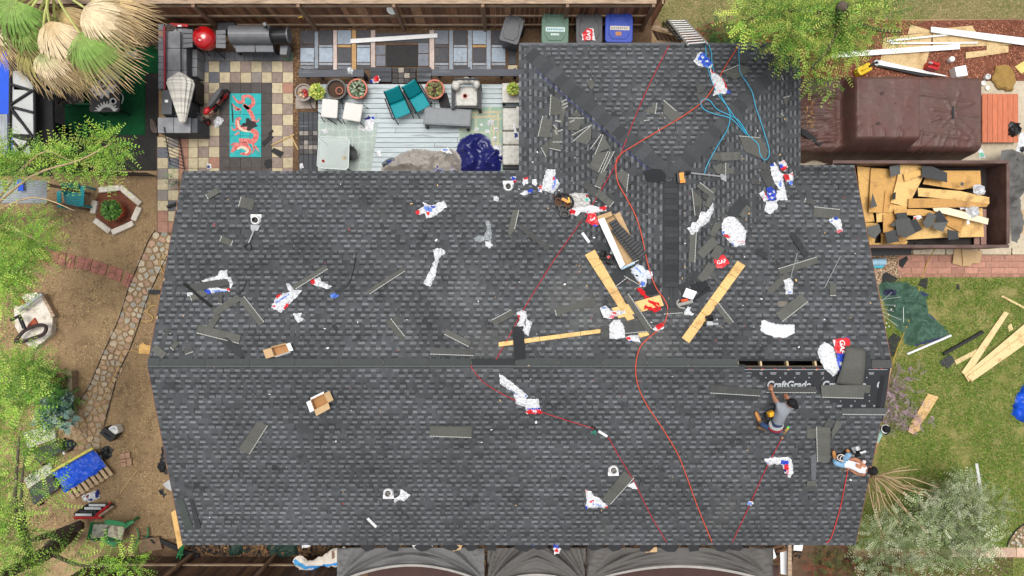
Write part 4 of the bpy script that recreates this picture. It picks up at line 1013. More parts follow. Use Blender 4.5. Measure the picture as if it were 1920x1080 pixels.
litter('plastic_wrapper','white and pale blue wrapper on the silver-grey cover',[(826,281),(840,276),(848,289),(838,288)],33,[(834,281,4,2,LBL)],zf=lambda x,y:P(x,y,DZ+.3))
litter('paper_wad','white paper scrap at the deck edge beside the side step',[(706,284),(713,282),(715,292),(708,293)],34,cat='paper')
litter('plastic_wrapper','crumpled black and blue netting at the end of the grey cover',[(716,306),(728,296),(752,298),(744,308),(728,322),(718,322)],35,[(735,304,9,4,srgb(50,60,110)),(724,314,6,6,srgb(50,52,56)),(746,302,4,3,srgb(180,190,196))],h=.1,base=srgb(90,94,98))
litter('plastic_bag','small white knotted bag on the dark bench rail',[(651,128),(658,126),(663,132),(661,140),(653,140)],36,h=.16,zf=lambda x,y:P(x,y,.76),cat='bag')
litter('plastic_wrapper','red and white wrapper beside the middle step',[(693,152),(702,145),(708,141),(714,150),(709,156),(698,156)],37,[(706,148,5,6,RED),(696,153,3,3,BLU)],h=.12)
litter('paper_wad','white paper scrap on the dark side step',[(562,308),(568,306),(570,315),(563,317)],38,cat='paper',zf=lambda x,y:P(x,y,.21))

# ---------------------------------------------------------------- outdoor kitchen
mat('slate_counter',srgb(136,137,140),.6,.14,5,.15,rgb2=srgb(112,114,118),mix_scale=3)
mat('dark_block',srgb(70,72,77),.8,.18,6,.2)
k_=thing('outdoor_kitchen','grey stone outdoor kitchen counter beside the green turf','counter',P(332,140,0));ZC=.92
def blk(name,a,b,c,d,z,th,m,tint=(1,1,1)):return MB().prism([P(a,b,z),P(a,d,z),P(c,d,z),P(c,b,z)],th,0,tint).build(name,m,k_)
for (a,b,c,d) in ((310,54,349,90),(310,91,349,131),(310,132,349,148)):blk('counter_slab',a,b,c,d,ZC,.05,'slate_counter')
blk('counter_body',308,45,351,218,ZC-.055,ZC-.055,'dark_block')
for k in range(10):blk('edge_brick',297,45+k*12.2,307,56.4+k*12.2,ZC+.08,.12,'paver',vary(RNG.choice((srgb(108,110,114),srgb(96,98,102),srgb(122,122,124),srgb(140,112,100))),.1))
blk('edge_wall',297.5,45,306.5,168,ZC-.045,ZC-.045,'dark_block')
MB().tube([P(308.5,50,ZC+.12),P(309,168,ZC+.06)],.035,8).build('red_pipe',mat('maroon',srgb(132,26,40),.5),k_)
for j in range(3):
 for i in range(2):blk('face_tile',353+i*8.4,93+j*17,361+i*8.4,109+j*17,.55-.01*i,.5,'slate_counter')
for (a,b,c,d) in ((296,220.5,325,249),(326,220.5,357,249)):blk('counter_slab',a,b,c,d,ZC,.06,'slate_counter')
blk('counter_body',298,222,370,249,ZC-.07,ZC-.07,'dark_block')
blk('fridge_door',353,148,367,190,.6,.55,'vent_black')
g=thing('built_in_grill','dark grey grill with white handle set in the stone counter','grill',P(318,192,ZC))
MB().prism([P(304,169,ZC+.14),P(303,214,ZC+.14),P(322,214,ZC+.14),P(322,169,ZC+.14)],.2).build('hood',mat('grill_grey',srgb(82,84,88),.45,.1,metal=.4),g)
MB().prism([P(323,172,ZC+.02),P(323,212,ZC+.02),P(346,212,ZC+.02),P(346,172,ZC+.02)],.05).build('firebox','vent_black',g)
for k in range(6):MB().tube([P(324,176+k*6.5,ZC+.04),P(345,176+k*6.5,ZC+.04)],.008,5).build('grate_bar','black_metal',g)
MB().tube([P(329,172,ZC+.1),P(332,212,ZC+.1)],.012,6).build('handle','white_trim',g)
MB().prism([P(309,187,ZC+.147),P(309,192,ZC+.147),P(315,192,ZC+.147),P(315,187,ZC+.147)],.006).build('badge','white_trim',g)
# furled umbrella lying over the counter
u=thing('patio_umbrella','furled cream striped patio umbrella lying on the stone counter','umbrella',P(341,190,ZC))
MB().tube([P(339,60,ZC+.12),P(340,150,ZC+.14)],.022,8).build('pole','black_metal',u)
mat('umbrella_cloth',srgb(200,196,186),.9,.04,10,.1,rgb2=srgb(172,168,160),mix_scale=2.6,mix_pos=.52,mix_w=.03,stretch=(.04,3,.04))
ax=[(340,138,.04,.06),(341,142,.14,.12),(341.5,152,.36,.26),(342,160,.40,.27),(343,175,.33,.25),(344,195,.24,.2),(345,215,.155,.14),(345.5,230,.085,.085),(346,233,.02,.03)]
mb=MB();vs=[];NS=28
for (x,y,rx,rz) in ax:
 c=P(x,y,ZC+.14)
 for k in range(NS):
  a=2*math.pi*k/NS;rr=1-.13*(k % 2);vs.append(c+Vector((math.cos(a)*rx*rr,0,max(-.12,math.sin(a)*rz*rr)+.1)))
mb.add(vs,[(i*NS+k,i*NS+(k+1) % NS,(i+1)*NS+(k+1) % NS,(i+1)*NS+k) for i in range(len(ax)-1) for k in range(NS)]+[tuple(range(NS)),tuple(range((len(ax)-1)*NS,len(ax)*NS))])
mb.build('canopy','umbrella_cloth',u)
# cable tangle and red toolbox lid on the counter end
mb=MB()
for k in range(4):
 mb.tube(smooth_path([P(313+7*math.cos(a*1.3+k)+a*1.5,52+5*math.sin(a*2+k*1.7),ZC+.03+.01*k) for a in range(9)],5),.012,5)
mb.build('cable_tangle',mat('dusty_cable',srgb(96,84,76),.8),label='dusty cable tangle on the end of the stone counter',cat='cable')
mb=MB()
for k in range(4):
 mb.tube(smooth_path([P(288+6*math.cos(a*1.1+k),236+13*math.sin(a*1.25+k*1.4),.06+.02*k) for a in range(10)],5),.014,5)
mb.build('cable_tangle','dusty_cable',label='dusty cable coil on the ground beside the lower counter',cat='cable')
t=thing('red_tool','flat red metal tool on the fence end of the counter','tool',P(336,48,ZC))
MB().prism([P(318,43,ZC+.05),P(321,49,ZC+.05),P(352,50,ZC+.05),P(352,45,ZC+.05)],.05).build('body',mat('red_paint',srgb(170,30,34),.4),t);MB().prism([P(333,46.5,ZC+.056),P(333,50,ZC+.056),P(340,50,ZC+.056),P(340,46.5,ZC+.056)],.004).build('label_plate','white_trim',t)
# iron gate between counter and house
g=thing('iron_gate','black wrought iron garden gate standing ajar by the counter','gate',P(352,285,0))
A,B=P(336,252,.05),P(347,318,.05);
for z in (.1,.95):MB().tube([Vector((A.x,A.y,z)),Vector((B.x,B.y,z))],.016,6).build('rail','black_metal',g)
for k in range(11):q=A.lerp(B,k/10);MB().tube([Vector((q.x,q.y,.05)),Vector((q.x,q.y,1.0+.1*math.sin(math.pi*k/10)))],.010,6).build('bar','black_metal',g)
f=thing('iron_fence','low black wrought iron fence at the edge of the black mats','fence',P(250,325,0))
A,B=P(148,329,0),P(296,331,0)
for z in (.15,.6):MB().tube([Vector((A.x,A.y,z)),Vector((B.x,B.y,z))],.016,6).build('rail','black_metal',f)
for k in range(30):q=A.lerp(B,k/29);MB().tube([Vector((q.x,q.y,0)),Vector((q.x,q.y,.72 if k % 5 else .85))],.011,5).build('bar','black_metal',f)

# red kettle grill
t=thing('kettle_grill','glossy red kettle grill with grey side shelves','grill',P(383,74,0));q=P(383,71,1.0);r=M(21.5,1.0)
MB().lathe((q.x,q.y,.95),[(r,0),(r*1.02,.03),(r*.95,.13),(r*.75,.22),(r*.4,.28),(.01,.295)],32).build('lid',mat('red_enamel',srgb(176,14,20),.22,.05,coat=.6,spec=.6),t,smooth=True)
MB().lathe((q.x,q.y,.6),[(.05,0),(r*.6,.06),(r*.93,.2),(r,.345)],32).build('bowl','red_enamel',t,smooth=True)
MB().tube([(q.x-.1,q.y+.12,1.24),(q.x-.1,q.y+.12,1.30),(q.x-.02,q.y+.16,1.30),(q.x-.02,q.y+.16,1.24)],.014,6).build('lid_handle','black_metal',t)
MB().lathe((q.x-.03,q.y-.12,1.215),[(.045,0),(.045,.012),(.01,.016)],14).build('damper','pale_metal',t)
for k in range(4):a=k*1.57+.6;MB().tube([(q.x+.2*math.cos(a),q.y+.2*math.sin(a),.66),(q.x+.34*math.cos(a),q.y+.34*math.sin(a),.03)],.016,6).build('leg','black_metal',t)
for s,xs in ((-1,(341,361)),(1,(405,423))):
 for k in range(4):
  y0=55+k*8.6 if s<0 else 57+k*8.2;a,b=(xs[0],xs[1]) if s<0 else (xs[0],xs[1])
  MB().prism([P(a,y0+(k-1.5)*(.8 if s<0 else 0),.98),P(a,y0+7.8+(k-1.5)*(.8 if s<0 else 0),.98),P(b,y0+7.4+(k-1.5)*(0 if s<0 else .8),.98),P(b,y0+(k-1.5)*(0 if s<0 else .8),.98)],.02).build('shelf_slat',mat('shelf_grey',srgb(104,106,110),.6,.1),t)
# barrel smoker with firebox
t=thing('barrel_smoker','grey barrel smoker with side firebox and front shelf','smoker',P(475,80,0));zc=.95
A,B=P(434,66,zc),P(510,66,zc);r=M(17.5,zc)
mat('smoker_grey',srgb(104,105,108),.5,.14,6,.08,metal=.35)
MB().tube([A,B],r,24).build('barrel','smoker_grey',t,smooth=False)
A2,B2=P(509,68,zc-.1),P(540,67,zc-.1);MB().tube([A2,B2],r*.82,20).build('firebox','black_metal',t)
MB().lathe(P(541.5,66,zc-.1),[(r*.84,-.02),(r*.84,.02)],20,rot=Matrix.Rotation(math.pi/2,3,'Y')).build('firebox_lid','smoker_grey',t)
for k in range(2):MB().prism([P(441+k*37,83,zc-.06),P(443+k*37,97,zc-.06),P(478+k*35,97,zc-.06),P(477+k*34,83,zc-.06)],.02).build('front_shelf','shelf_grey',t)
MB().prism([P(431,78,.5),P(444,98,.5),P(515,98,.5),P(515,70,.5)],.03).build('lower_shelf','smoker_grey',t)
MB().prism([P(525,84,.62),P(525,102,.62),P(537,102,.62),P(540,84,.62)],.3).build('ash_drawer','smoker_grey',t)
MB().tube([P(497,52,zc),P(496,45,zc+.6)],.05,12).build('chimney','smoker_grey',t)
for x,y in ((440,92),(512,92),(440,62),(512,62)):q=P(x,y,.5);MB().box((q.x,q.y,.25),(.05,.05,.5)).build('leg','black_metal',t)
MB().tube([P(462,80,zc+.05),P(482,80,zc+.05)],.014,6).build('handle',mat('brass',srgb(140,116,80),.4,metal=.5),t)
blk2=MB().prism([P(408,43,.5),P(408,56,.5),P(440,54,.5),P(440,42,.5)],.48).build('storage_bin','dark_block',label='dark grey storage box between kettle grill and fence',cat='box')

# gear-print table and chairs on the turf
t=thing('printed_table','square table with black and white gear print on turf','table',P(197,182,0));zt_=.72
o=MB().prism([P(168,153,zt_),P(167.5,207,zt_),P(172,210,zt_),P(221,210,zt_),P(225,206,zt_),P(224.5,155,zt_),P(220,151,zt_),P(172,150.5,zt_)],.03).build('tabletop',mat('print_black',srgb(34,33,34),.5,.1),t)
mat('print_white',srgb(170,168,164),.5,.2,12,0)
def gear(cx,cy,r0,r1,nt_,a0,a1,zz):
 pts=[];N=nt_*4
 for i in range(N+1):
  a=a0+(a1-a0)*i/N;r=r1 if (i // 2) % 2==0 else r1*.78;pts.append((cx+r*math.cos(a),cy+r*math.sin(a)))
 inner=[(cx+r0*math.cos(a0+(a1-a0)*i/12),cy+r0*math.sin(a0+(a1-a0)*i/12)) for i in range(12,-1,-1)]
 MB().prism([P(min(223,max(169,x)),min(208.5,max(152,y)),zz) for x,y in pts+inner],.002).build('gear_print','print_white',t)
gear(192,158,11,27,6,.05,math.pi-.05,zt_+.004);gear(200,214,13,24,10,math.pi+.25,2*math.pi-.25,zt_+.006)
q=P(192,156,zt_+.004);MB().lathe(q,[(.13,0),(.13,.002),(.07,.002),(.07,0)],18).build('gear_print','print_white',t)
q=P(212,190,zt_+.004);MB().lathe(q,[(.11,0),(.11,.002),(.06,.002),(.06,0)],12).build('gear_print','print_white',t)
for x,y in ((172,156),(220,156),(220,205),(172,205)):q=P(x,y,zt_);MB().tube([Vector((q.x,q.y,0)),q-Vector((0,0,.02))],.022,8).build('leg','black_metal',t)
def simple_chair(name,lab,seat,back,m,zs=.45,zb=.85,legs='black_metal'):
 c=P(sum(p[0] for p in seat)/4,sum(p[1] for p in seat)/4,0);t=thing(name,lab,'chair',c)
 o=MB().prism([P(x,y,zs) for x,y in seat],.06).build('seat',m,t);bv=o.modifiers.new('b','BEVEL');bv.width=.025;bv.segments=2
 if back:MB().prism([P(back[0][0],back[0][1],zs),P(back[1][0],back[1][1],zs),P(back[2][0],back[2][1],zb),P(back[3][0],back[3][1],zb)],Vector((.0,.03,.01))).build('backrest',m,t)
 for x,y in seat:q=P(x,y,zs);MB().tube([Vector((q.x,q.y,0)),q-Vector((0,0,.05))],.016,6).build('leg',legs,t)
 return t
mat('pale_grey',srgb(150,148,142),.7,.1)
simple_chair('dining_chair','grey padded chair pushed in above the gear-print table',[(191,132),(191,152),(222,152),(226,134)],[(193,134),(222,134),(225,128),(193,127)],'pale_grey')
simple_chair('dining_chair','green-framed chair with dark leaf cushion left of the table',[(112,168),(112,195),(156,196),(156,168)],[(114,170),(114,194),(108,196),(108,167)],mat('leafy_fabric',srgb(58,52,48),.9,.2,9,.1,rgb2=srgb(120,108,98),mix_scale=9,mix_pos=.6,mix_w=.06),legs=mat('green_paint',srgb(26,96,60),.5))
t=thing('folding_frame','green tubular chair frame between table and leaf cushion','frame',P(155,172,0))
for y in (157,195):MB().tube([P(141,y,.5),P(167,y,.5)],.02,8).build('tube','green_paint',t)
for y in (157,195):MB().tube([P(142,y,.5),P(142,y,.0)],.018,6).build('leg','green_paint',t)
t=thing('chair_arm','pale curved chair arm beyond the gear-print table','chair',P(227,183,0));MB().tube(smooth_path([P(225,172,.6),P(231,182,.62),P(228,194,.6)]),.018,6).build('armrest','pale_metal',t);MB().tube([P(226,173,.6),P(226,173,0)],.014,6).build('leg','pale_metal',t);MB().tube([P(228,194,.6),P(228,194,0)],.014,6).build('leg','pale_metal',t)
for (lab,pts) in (('grey concrete beam standing at the end of the black mats',[(84,142),(84,172),(104,174),(106,142)]),('pale concrete block lying under the palm fronds',[(230,97),(232,108),(256,108),(257,95)])):
 MB().prism([P(x,y,.3) for x,y in pts],.3).build('concrete_block',mat('old_concrete',srgb(146,140,128),.9,.2,9,.3),label=lab,cat='block')

# dragon mat
dm=thing('dragon_mat','turquoise mat painted with a red dragon on the tiles','mat',P(460,235,0));zm=.055
for j in range(6):
 for i in range(3):
  a,b,c,d=430.6+i*19.9,175+j*20,430.6+(i+1)*19.9-.5,175+(j+1)*20-.5
  MB().prism([P(a,b,zm),P(a,d,zm),P(c,d,zm),P(c,b,zm)],.03,0,srgb(44,158,158)).build('tile','paver',dm)
mat('dragon_red',srgb(176,70,72),.8,.25,30,0,rgb2=srgb(206,130,120),mix_scale=14);mat('dragon_pale',srgb(206,184,160),.8,.2,20,0);mat('black_stain',srgb(40,38,38),.8,.2)
def ribbon(pts,ws,m,zz,name='dragon_print'):
 c=smooth_path([Vector((x,y,0)) for x,y in pts],5);n=len(c);L_,R2=[],[]
 for i in range(n):
  d=(c[min(i+1,n-1)]-c[max(i-1,0)]).normalized();k=i/(n-1)*(len(ws)-1);j=min(int(k),len(ws)-2);wd=ws[j]+(ws[j+1]-ws[j])*(k-j)
  L_.append(P(c[i].x-d.y*wd/2,c[i].y+d.x*wd/2,zz));R2.append(P(c[i].x+d.y*wd/2,c[i].y-d.x*wd/2,zz))
 mb=MB()
 for i in range(n-1):mb.add([L_[i],R2[i],R2[i+1],L_[i+1]],[(0,3,2,1)])
 mb.build(name,m,dm)
zz=zm+.004
ribbon([(436,179),(446,191),(456,190),(456,182),(466,180),(474,186),(474,196),(464,202),(456,196)],[1,5,6,6,6,6,7,7,5],'dragon_red',zz)
ribbon([(458,196),(468,208),(474,220),(476,230)],[6,7,8,5],'dragon_red',zz)
ribbon([(452,222),(446,224),(446,236),(456,242),(468,243),(480,250),(476,264),(462,264),(448,262)],[3,8,9,9,9,10,10,9,6],'dragon_red',zz)
ribbon([(446,226),(448,238),(458,245),(470,246)],[2,4,4,2],'dragon_pale',zz+.002)
for pts in ([(448,205),(440,200),(436,194)],[(452,204),(444,206),(438,204)],[(474,226),(482,228),(486,222)],[(446,240),(438,244),(434,238)],[(448,248),(440,254)],[(474,268),(476,280),(472,288)],[(478,274),(486,284)]):ribbon(pts,[5,3,1.4],'dragon_red',zz+.001)
ribbon([(434,286),(442,276),(456,272),(466,280),(464,288),(450,288)],[3,10,12,10,8,2],'dragon_red',zz)
ribbon([(444,280),(454,276),(464,282),(460,288)],[2,5,6,2],'dragon_pale',zz+.002)
ribbon([(432,272),(444,268)],[1,5,2],'dragon_red',zz)
MB().prism([P(x,y,zz+.004) for x,y in ((461,222),(466,221),(470,226),(478,228),(483,237),(474,240),(468,246),(462,244),(464,237),(451,238),(455,231),(461,230))],.003).build('stain','black_stain',dm)
MB().prism([P(x,y,zz+.004) for x,y in ((433.5,194),(435.5,194),(438,228),(435.5,230))],.003).build('stain','black_stain',dm)

# small red motorbike
b=thing('mini_motorbike','small red and black motorbike parked beside the dragon mat','motorbike',P(402,208,.03))
ax0,ax1=P(421,178,.2),P(385,232,.2)  # rear and front axle
dr=(ax1-ax0).normalized();sd_=Vector((-dr.y,dr.x,0));Rw=Matrix((dr,Vector((0,0,1)),sd_)).transposed()
for c in (ax0,ax1):
 wl=MB().lathe(c,[(.12,-.05),(.17,-.055),(.19,-.02),(.19,.02),(.17,.055),(.12,.05)],20,rot=Rw).build('wheel',mat('tyre',srgb(30,30,31),.8),b)
 MB().lathe(c,[(.05,-.056),(.12,-.056),(.12,.056),(.05,.056)],14,rot=Rw).build('rim','red_paint',wl)
L_=lambda t,up,s=0:ax0.lerp(ax1,t)+Vector((0,0,up))+sd_*s
for s in (-.07,.07):
 MB().tube([L_(0,0,s),L_(.3,.16,s),L_(.62,.3,s)],.022,6).build('frame_tube','red_paint',b);MB().tube([L_(.3,.16,s),L_(.55,.02,s),L_(.72,.26,s)],.018,6).build('frame_tube','red_paint',b)
 MB().tube([L_(1,0,s),L_(.86,.45,s)],.018,6).build('fork','black_metal',b)
mb=MB();prof=[(-.1,.34,.05),(0,.36,.1),(.2,.36,.115),(.4,.36,.10),(.52,.38,.07)]
vs=[]
for tt,up,wd in prof:vs+=[L_(tt,up,-wd),L_(tt,up+.07,-wd*.6),L_(tt,up+.07,wd*.6),L_(tt,up,wd)]
mb.add(vs,[(i*4+k,i*4+k+1,i*4+5+k,i*4+4+k) for i in range(4) for k in range(3)]+[(0,3,2,1),(16,17,18,19)]);mb.build('seat',mat('seat_vinyl',srgb(62,61,62),.5),b)
MB().box(L_(.45,.12),(.24,.2,.2),math.atan2(dr.y,dr.x)).build('engine','black_metal',b)
MB().ball(L_(.66,.34),.1,12,sx=1.3,sy=.9,sz=.8,rot=Matrix.Rotation(math.atan2(dr.y,dr.x),3,'Z')).build('tank','red_paint',b,smooth=True)
MB().tube([L_(.86,.5,-.26),L_(.84,.47,-.08),L_(.84,.47,.08),L_(.86,.5,.26)],.014,6).build('handlebar','black_metal',b)
MB().box(L_(.95,.4),(.14,.22,.12),math.atan2(dr.y,dr.x)).build('headlight_shell','black_metal',b)
MB().prism([L_(.86,.25,-.06),L_(1.12,.23,-.06),L_(1.12,.23,.06),L_(.86,.25,.06)],.02).build('front_fender','red_paint',b)
MB().prism([L_(-.05,.27,-.06),L_(.2,.29,-.06),L_(.2,.29,.06),L_(-.05,.27,.06)],.02).build('rear_fender','red_paint',b)
litter('plastic_bag','white plastic bag lying against the red motorbike',[(401,226),(408,218),(418,222),(420,227),(412,236),(402,239)],51,h=.14,zf=lambda x,y:P(x,y,.06),cat='bag')
litter('paper_wad','white and navy wrapper wad on the tiles by the gate',[(387,308),(396,308),(397,316),(389,318)],52,[(391,313,3,3,NAVY)],h=.08,zf=lambda x,y:P(x,y,.05))
# scraps on the tiles
mat('scrap_dark',srgb(44,44,46),.9,.15,30,.3,200)
for lab,pts in (('thin dark shingle scrap crossing the tiles beside the dragon mat',[(489,268),(507,252),(513,257),(494,274)]),('dark shingle scrap by the wooden sticks on the tiles',[(507,284),(513,277),(532,285),(526,296)]),('dark square shingle scrap at the foot of the tiles',[(497,300),(508,298),(509,312),(500,316),(494,308)]),('narrow black strip above the dark scrap on the tiles',[(502,250),(511,243),(513,246),(505,253)])):
 MB().prism([P(x,y,.06) for x,y in pts],.012).build('shingle_scrap','scrap_dark',label=lab,cat='shingle')
mat('pale_wood',srgb(198,170,118),.75,.15,8,.1)
for lab,a,b_ in (('long thin wooden stick on the tiles',(509,272),(552,252)),('short wooden lath bent across the long stick',(545,253),(559,281))):
 MB().tube([P(*a,.06),P(*b_,.06)],.022,4).build('wooden_stick','pale_wood',label=lab,cat='stick')

# ---------------------------------------------------------------- wheelie bins
def bin_(lab,cx,cy,w_,h_,rot,col,name='wheelie_bin'):
 q=P(cx,cy,1.05);hw,hh=M(w_,1.05)/2,M(h_,1.05)/2;t=thing(name,lab,'bin',(q.x,q.y,0));m=mat('bin_' +name+lab[:8],col,.5,.08,6,.06,spec=.4)
 R=Matrix.Rotation(math.radians(rot),3,'Z');W_=lambda x,y,z:Vector((q.x,q.y,0))+R @ Vector((x*hw,y*hh,z))
 vs=[W_(x*.74,y*.74+.05,.06) for x,y in ((-1,-1),(1,-1),(1,1),(-1,1))]+[W_(x*.95,y*.93,.98) for x,y in ((-1,-1),(1,-1),(1,1),(-1,1))]
 MB().add(vs,[(0,3,2,1),(0,1,5,4),(1,2,6,5),(2,3,7,6),(3,0,4,7),(4,5,6,7)]).build('body',m,t)
 rim=[];N=8
 pl=[(-.88,.82),(-1,.5),(-1,-.85),(-.86,-1),(.86,-1),(1,-.85),(1,.5),(.88,.82)]
 o=MB().prism([W_(x,y,1.03) for x,y in pl],.06).build('lid',m,t);bv=o.modifiers.new('b','BEVEL');bv.width=.02;bv.segments=2
 o2=MB().prism([W_(x,y,1.055) for x,y in ((-.62,.62),(-.78,-.45),(-.5,-.8),(.5,-.8),(.78,-.45),(.62,.62))],.03).build('lid_panel',m,t);bv=o2.modifiers.new('b','BEVEL');bv.width=.014;bv.segments=2
 for s in (-1,1):MB().prism([W_(s*.62,.9,1.06),W_(s*.42,.9,1.06),W_(s*.42,.3,1.075),W_(s*.62,.3,1.075)],.05).build('hinge_arm',m,t)
 MB().tube([W_(-.72,.97,.98),W_(.72,.97,.98)],.02,8).build('handle',m,t)
 for s in (-1,1):MB().lathe(W_(s*.8,.85,.14),[(.14,-.04),(.14,.04)],16,rot=Matrix.Rotation(math.radians(rot),3,'Z') @ Matrix.Rotation(math.pi/2,3,'Y')).build('wheel','tyre',t)
 return t,W_,R
bin_('grey lidded wheelie bin standing tilted beside the patchwork paving',960,54,38,52,-16,srgb(78,79,82))
t,W_,R=bin_('green wheelie bin in the row by the fence',1041,51,51,62,-1,srgb(84,112,96))
MB().prism([W_(-.7,.0,1.062),W_(-.7,-.28,1.062),W_(.72,-.28,1.062),W_(.72,.0,1.062)],.004).build('sticker',mat('sticker_pale',srgb(184,200,198),.6,.2,20,0),t)
MB().prism([W_(-.32,-.38,1.062),W_(-.32,-.5,1.062),W_(.3,-.5,1.062),W_(.3,-.38,1.062)],.004).build('sticker','sticker_pale',t)
for k in range(9):MB().prism([W_(-.6+k*.14,-.09,1.0665),W_(-.6+k*.14,-.19,1.0665),W_(-.52+k*.14,-.19,1.0665),W_(-.52+k*.14,-.09,1.0665)],.003).build('print_mark',mat('teal_print',srgb(60,130,140),.6),t)
t,W_,R=bin_('black wheelie bin with a red wrapper on its lid',1105,51,50,60,0,srgb(66,66,68))
wr=litter('plastic_wrapper','red wrapper with white end lying on the black bin lid',[(1092,62),(1100,54),(1112,53),(1117,76),(1091,76)],61,[(1102,65,9.5,12,RED)],h=.05,zf=lambda x,y:P(x,y,1.065))
lettering('GAF',.16,P(1104,66,1.13),(0,0,1),88,'white_trim',wr)
t,W_,R=bin_('blue recycling bin with paper stickers on its lid',1161,49,52,60,-1,srgb(38,66,160))
MB().prism([W_(-.66,.0,1.062),W_(-.66,-.24,1.062),W_(.74,-.26,1.062),W_(.74,.0,1.062)],.004).build('sticker',mat('sticker_cream',srgb(196,186,168),.7,.2,25,0),t)
MB().prism([W_(-.26,-.36,1.062),W_(-.26,-.6,1.062),W_(.16,-.6,1.062),W_(.16,-.36,1.062)],.004).build('sticker',mat('sticker_orange',srgb(176,120,80),.7,.3,25,0),t)
for k in range(8):MB().prism([W_(-.56+k*.15,-.08,1.0665),W_(-.56+k*.15,-.18,1.0665),W_(-.46+k*.15,-.18,1.0665),W_(-.46+k*.15,-.08,1.0665)],.003).build('print_mark',mat('grey_print',srgb(120,124,140),.6),t)
# ---------------------------------------------------------------- right of the house: drive, trailer, lawn
GZ=lambda px,py:P(px,py,.02)
def flat(name,lab,cat,poly,m,z=.03,th=.012,parent=None,tint=(1,1,1),zs=None):return slab(name,poly,z,th,m,parent,tint,zs,label=lab,cat=cat) if parent is None else slab(name,poly,z,th,m,parent,tint,zs)
# aluminium ladder leaning on the rear eave
mat('aluminium',srgb(176,178,178),.4,.12,8,.05,metal=.55)
def ladder(lab,a0,a1,b0,b1,z0,z1,n,m,extra=.0):
 """a0,a1 feet pixels, b0,b1 top pixels"""
 A,B,C,D=P(*a0,z0),P(*a1,z0),P(*b0,z1),P(*b1,z1);t=thing('ladder',lab,'ladder',(A+B)/2)
 for a,b in ((A,C),(B,D)):MB().tube([a,b],.035,4).build('rail',m,t)
 for k in range(n):u=(k+.6)/n;MB().tube([A.lerp(C,u),B.lerp(D,u)],.022,6).build('rung',m,t)
 return t
ladder('aluminium ladder propped against the rear eave of the wing',(1252,37),(1284,37),(1290,84),(1326,81),.05,2.85,11,'aluminium')
ladder('dark fibreglass ladder beside the aluminium one at the eave',(1244,42),(1250,40),(1270,72),(1286,80),.05,2.2,7,'black_plastic')
# white trim and sheet goods on the mulch
for lab,pts,z in (('long white gutter length from the tree to the mulch centre',[(1560,99),(1560,108.5),(1800,92),(1800,82)],.12),('wide white fascia board running off the frame edge over mulch',[(1746,50),(1746,60),(1930,86),(1930,72)],.14),
     ('thin white strip slanting over the board sheet',[(1664,75),(1664,78.5),(1780,66),(1780,63.5)],.10),('thin white strip lying level below the slanted one',[(1668,79.5),(1668,82.5),(1833,81.5),(1833,78.5)],.09)):
 MB().prism([P(x,y,z) for x,y in pts],.03).build('trim_board','white_trim',label=lab,cat='board')
t=thing('gutter','white gutter with a black channel beside the yellow can','gutter',P(1710,130,0))
MB().prism([P(x,y,.1) for x,y in ((1643,115),(1645,124),(1772,143),(1776,142),(1650,113))],.06).build('channel','white_trim',t)
MB().prism([P(x,y,.115) for x,y in ((1645,121),(1645,124),(1730,143),(1765,143))],.02).build('black_lip','vent_black',t)  # black strip along the gutter's lower edge
MB().lathe(P(1643,118,.1),[(.09,0),(.09,.03),(.04,.03),(.04,0)],14).build('end_cap','pale_metal',t)
for k,(lab,pts) in enumerate((('tan board sheet lying across the mulch under white strips',[(1657,71),(1748,60),(1744,92),(1733,132),(1651,113)]),('tan board sheet under the wide white fascia board',[(1749,55),(1822,48),(1832,62),(1900,84),(1749,90)]),
        ('small tan board corner above the slanted strip',[(1707,46),(1746,57),(1744,61),(1702,64)]),('narrow tan board offcut below the white fascia board',[(1811,98),(1850,94),(1850,84),(1891,86),(1891,98),(1811,110)]))):
 flat('board_sheet',lab,'board',pts,'osb_tint',.035+.007*k,.012,tint=srgb(196,170,124))
def jerry(lab,px,py,w_,h_,rot,m,spout):
 q=P(px,py,.3);t=thing('fuel_can',lab,'fuel can',(q.x,q.y,.02));R=Matrix.Rotation(math.radians(rot),3,'Z');a,b=M(w_)/2,M(h_)/2
 pl=[(-1,-.7),(-.8,-1),(.8,-1),(1,-.7),(1,.7),(.8,1),(-.8,1),(-1,.7)]
 o=MB().prism([Vector((q.x,q.y,.3))+R @ Vector((x*a,y*b,0)) for x,y in pl],.28).build('body',m,t);bv=o.modifiers.new('b','BEVEL');bv.width=.03;bv.segments=2
 W_=lambda x,y,z:Vector((q.x,q.y,z))+R @ Vector((x*a,y*b,0))
 MB().tube([W_(-.6,0,.3),W_(-.5,0,.37),W_(.3,0,.37),W_(.45,0,.3)],.022,6).build('handle',m,t)
 MB().tube([W_(.6,0,.3),W_(.75,0,.38),W_(1.35,.1,.4)],.03,8).build('spout',spout,t);return t
mat('yellow_plastic',srgb(214,178,20),.4,.08);mat('red_plastic',srgb(176,26,26),.4,.08)
jerry('yellow fuel can with black spout beside the white gutter',1622,129,27,16,28,'yellow_plastic','black_plastic')
jerry('red fuel can on the mulch below the board sheet',1752,122,21,15,165,'red_plastic','pale_metal')
MB().lathe(P(1781,113,.05),[(.08,-.03),(.09,.1),(.07,.14),(.01,.14)],14).build('white_jar','white_trim',label='small white jar right of the red fuel can',cat='jar')
t=thing('foam_cooler','white square foam box on the mulch beside the car','box',P(1802,133,.02))
o=MB().prism([P(1790,126,.28),P(1794,144,.28),P(1815,141,.28),P(1811,122,.28)],.26).build('body','white_trim',t);MB().prism([P(1793,128,.29),P(1796,141,.29),P(1812,139,.29),P(1809,125,.29)],.02).build('lid','white_paint',t)
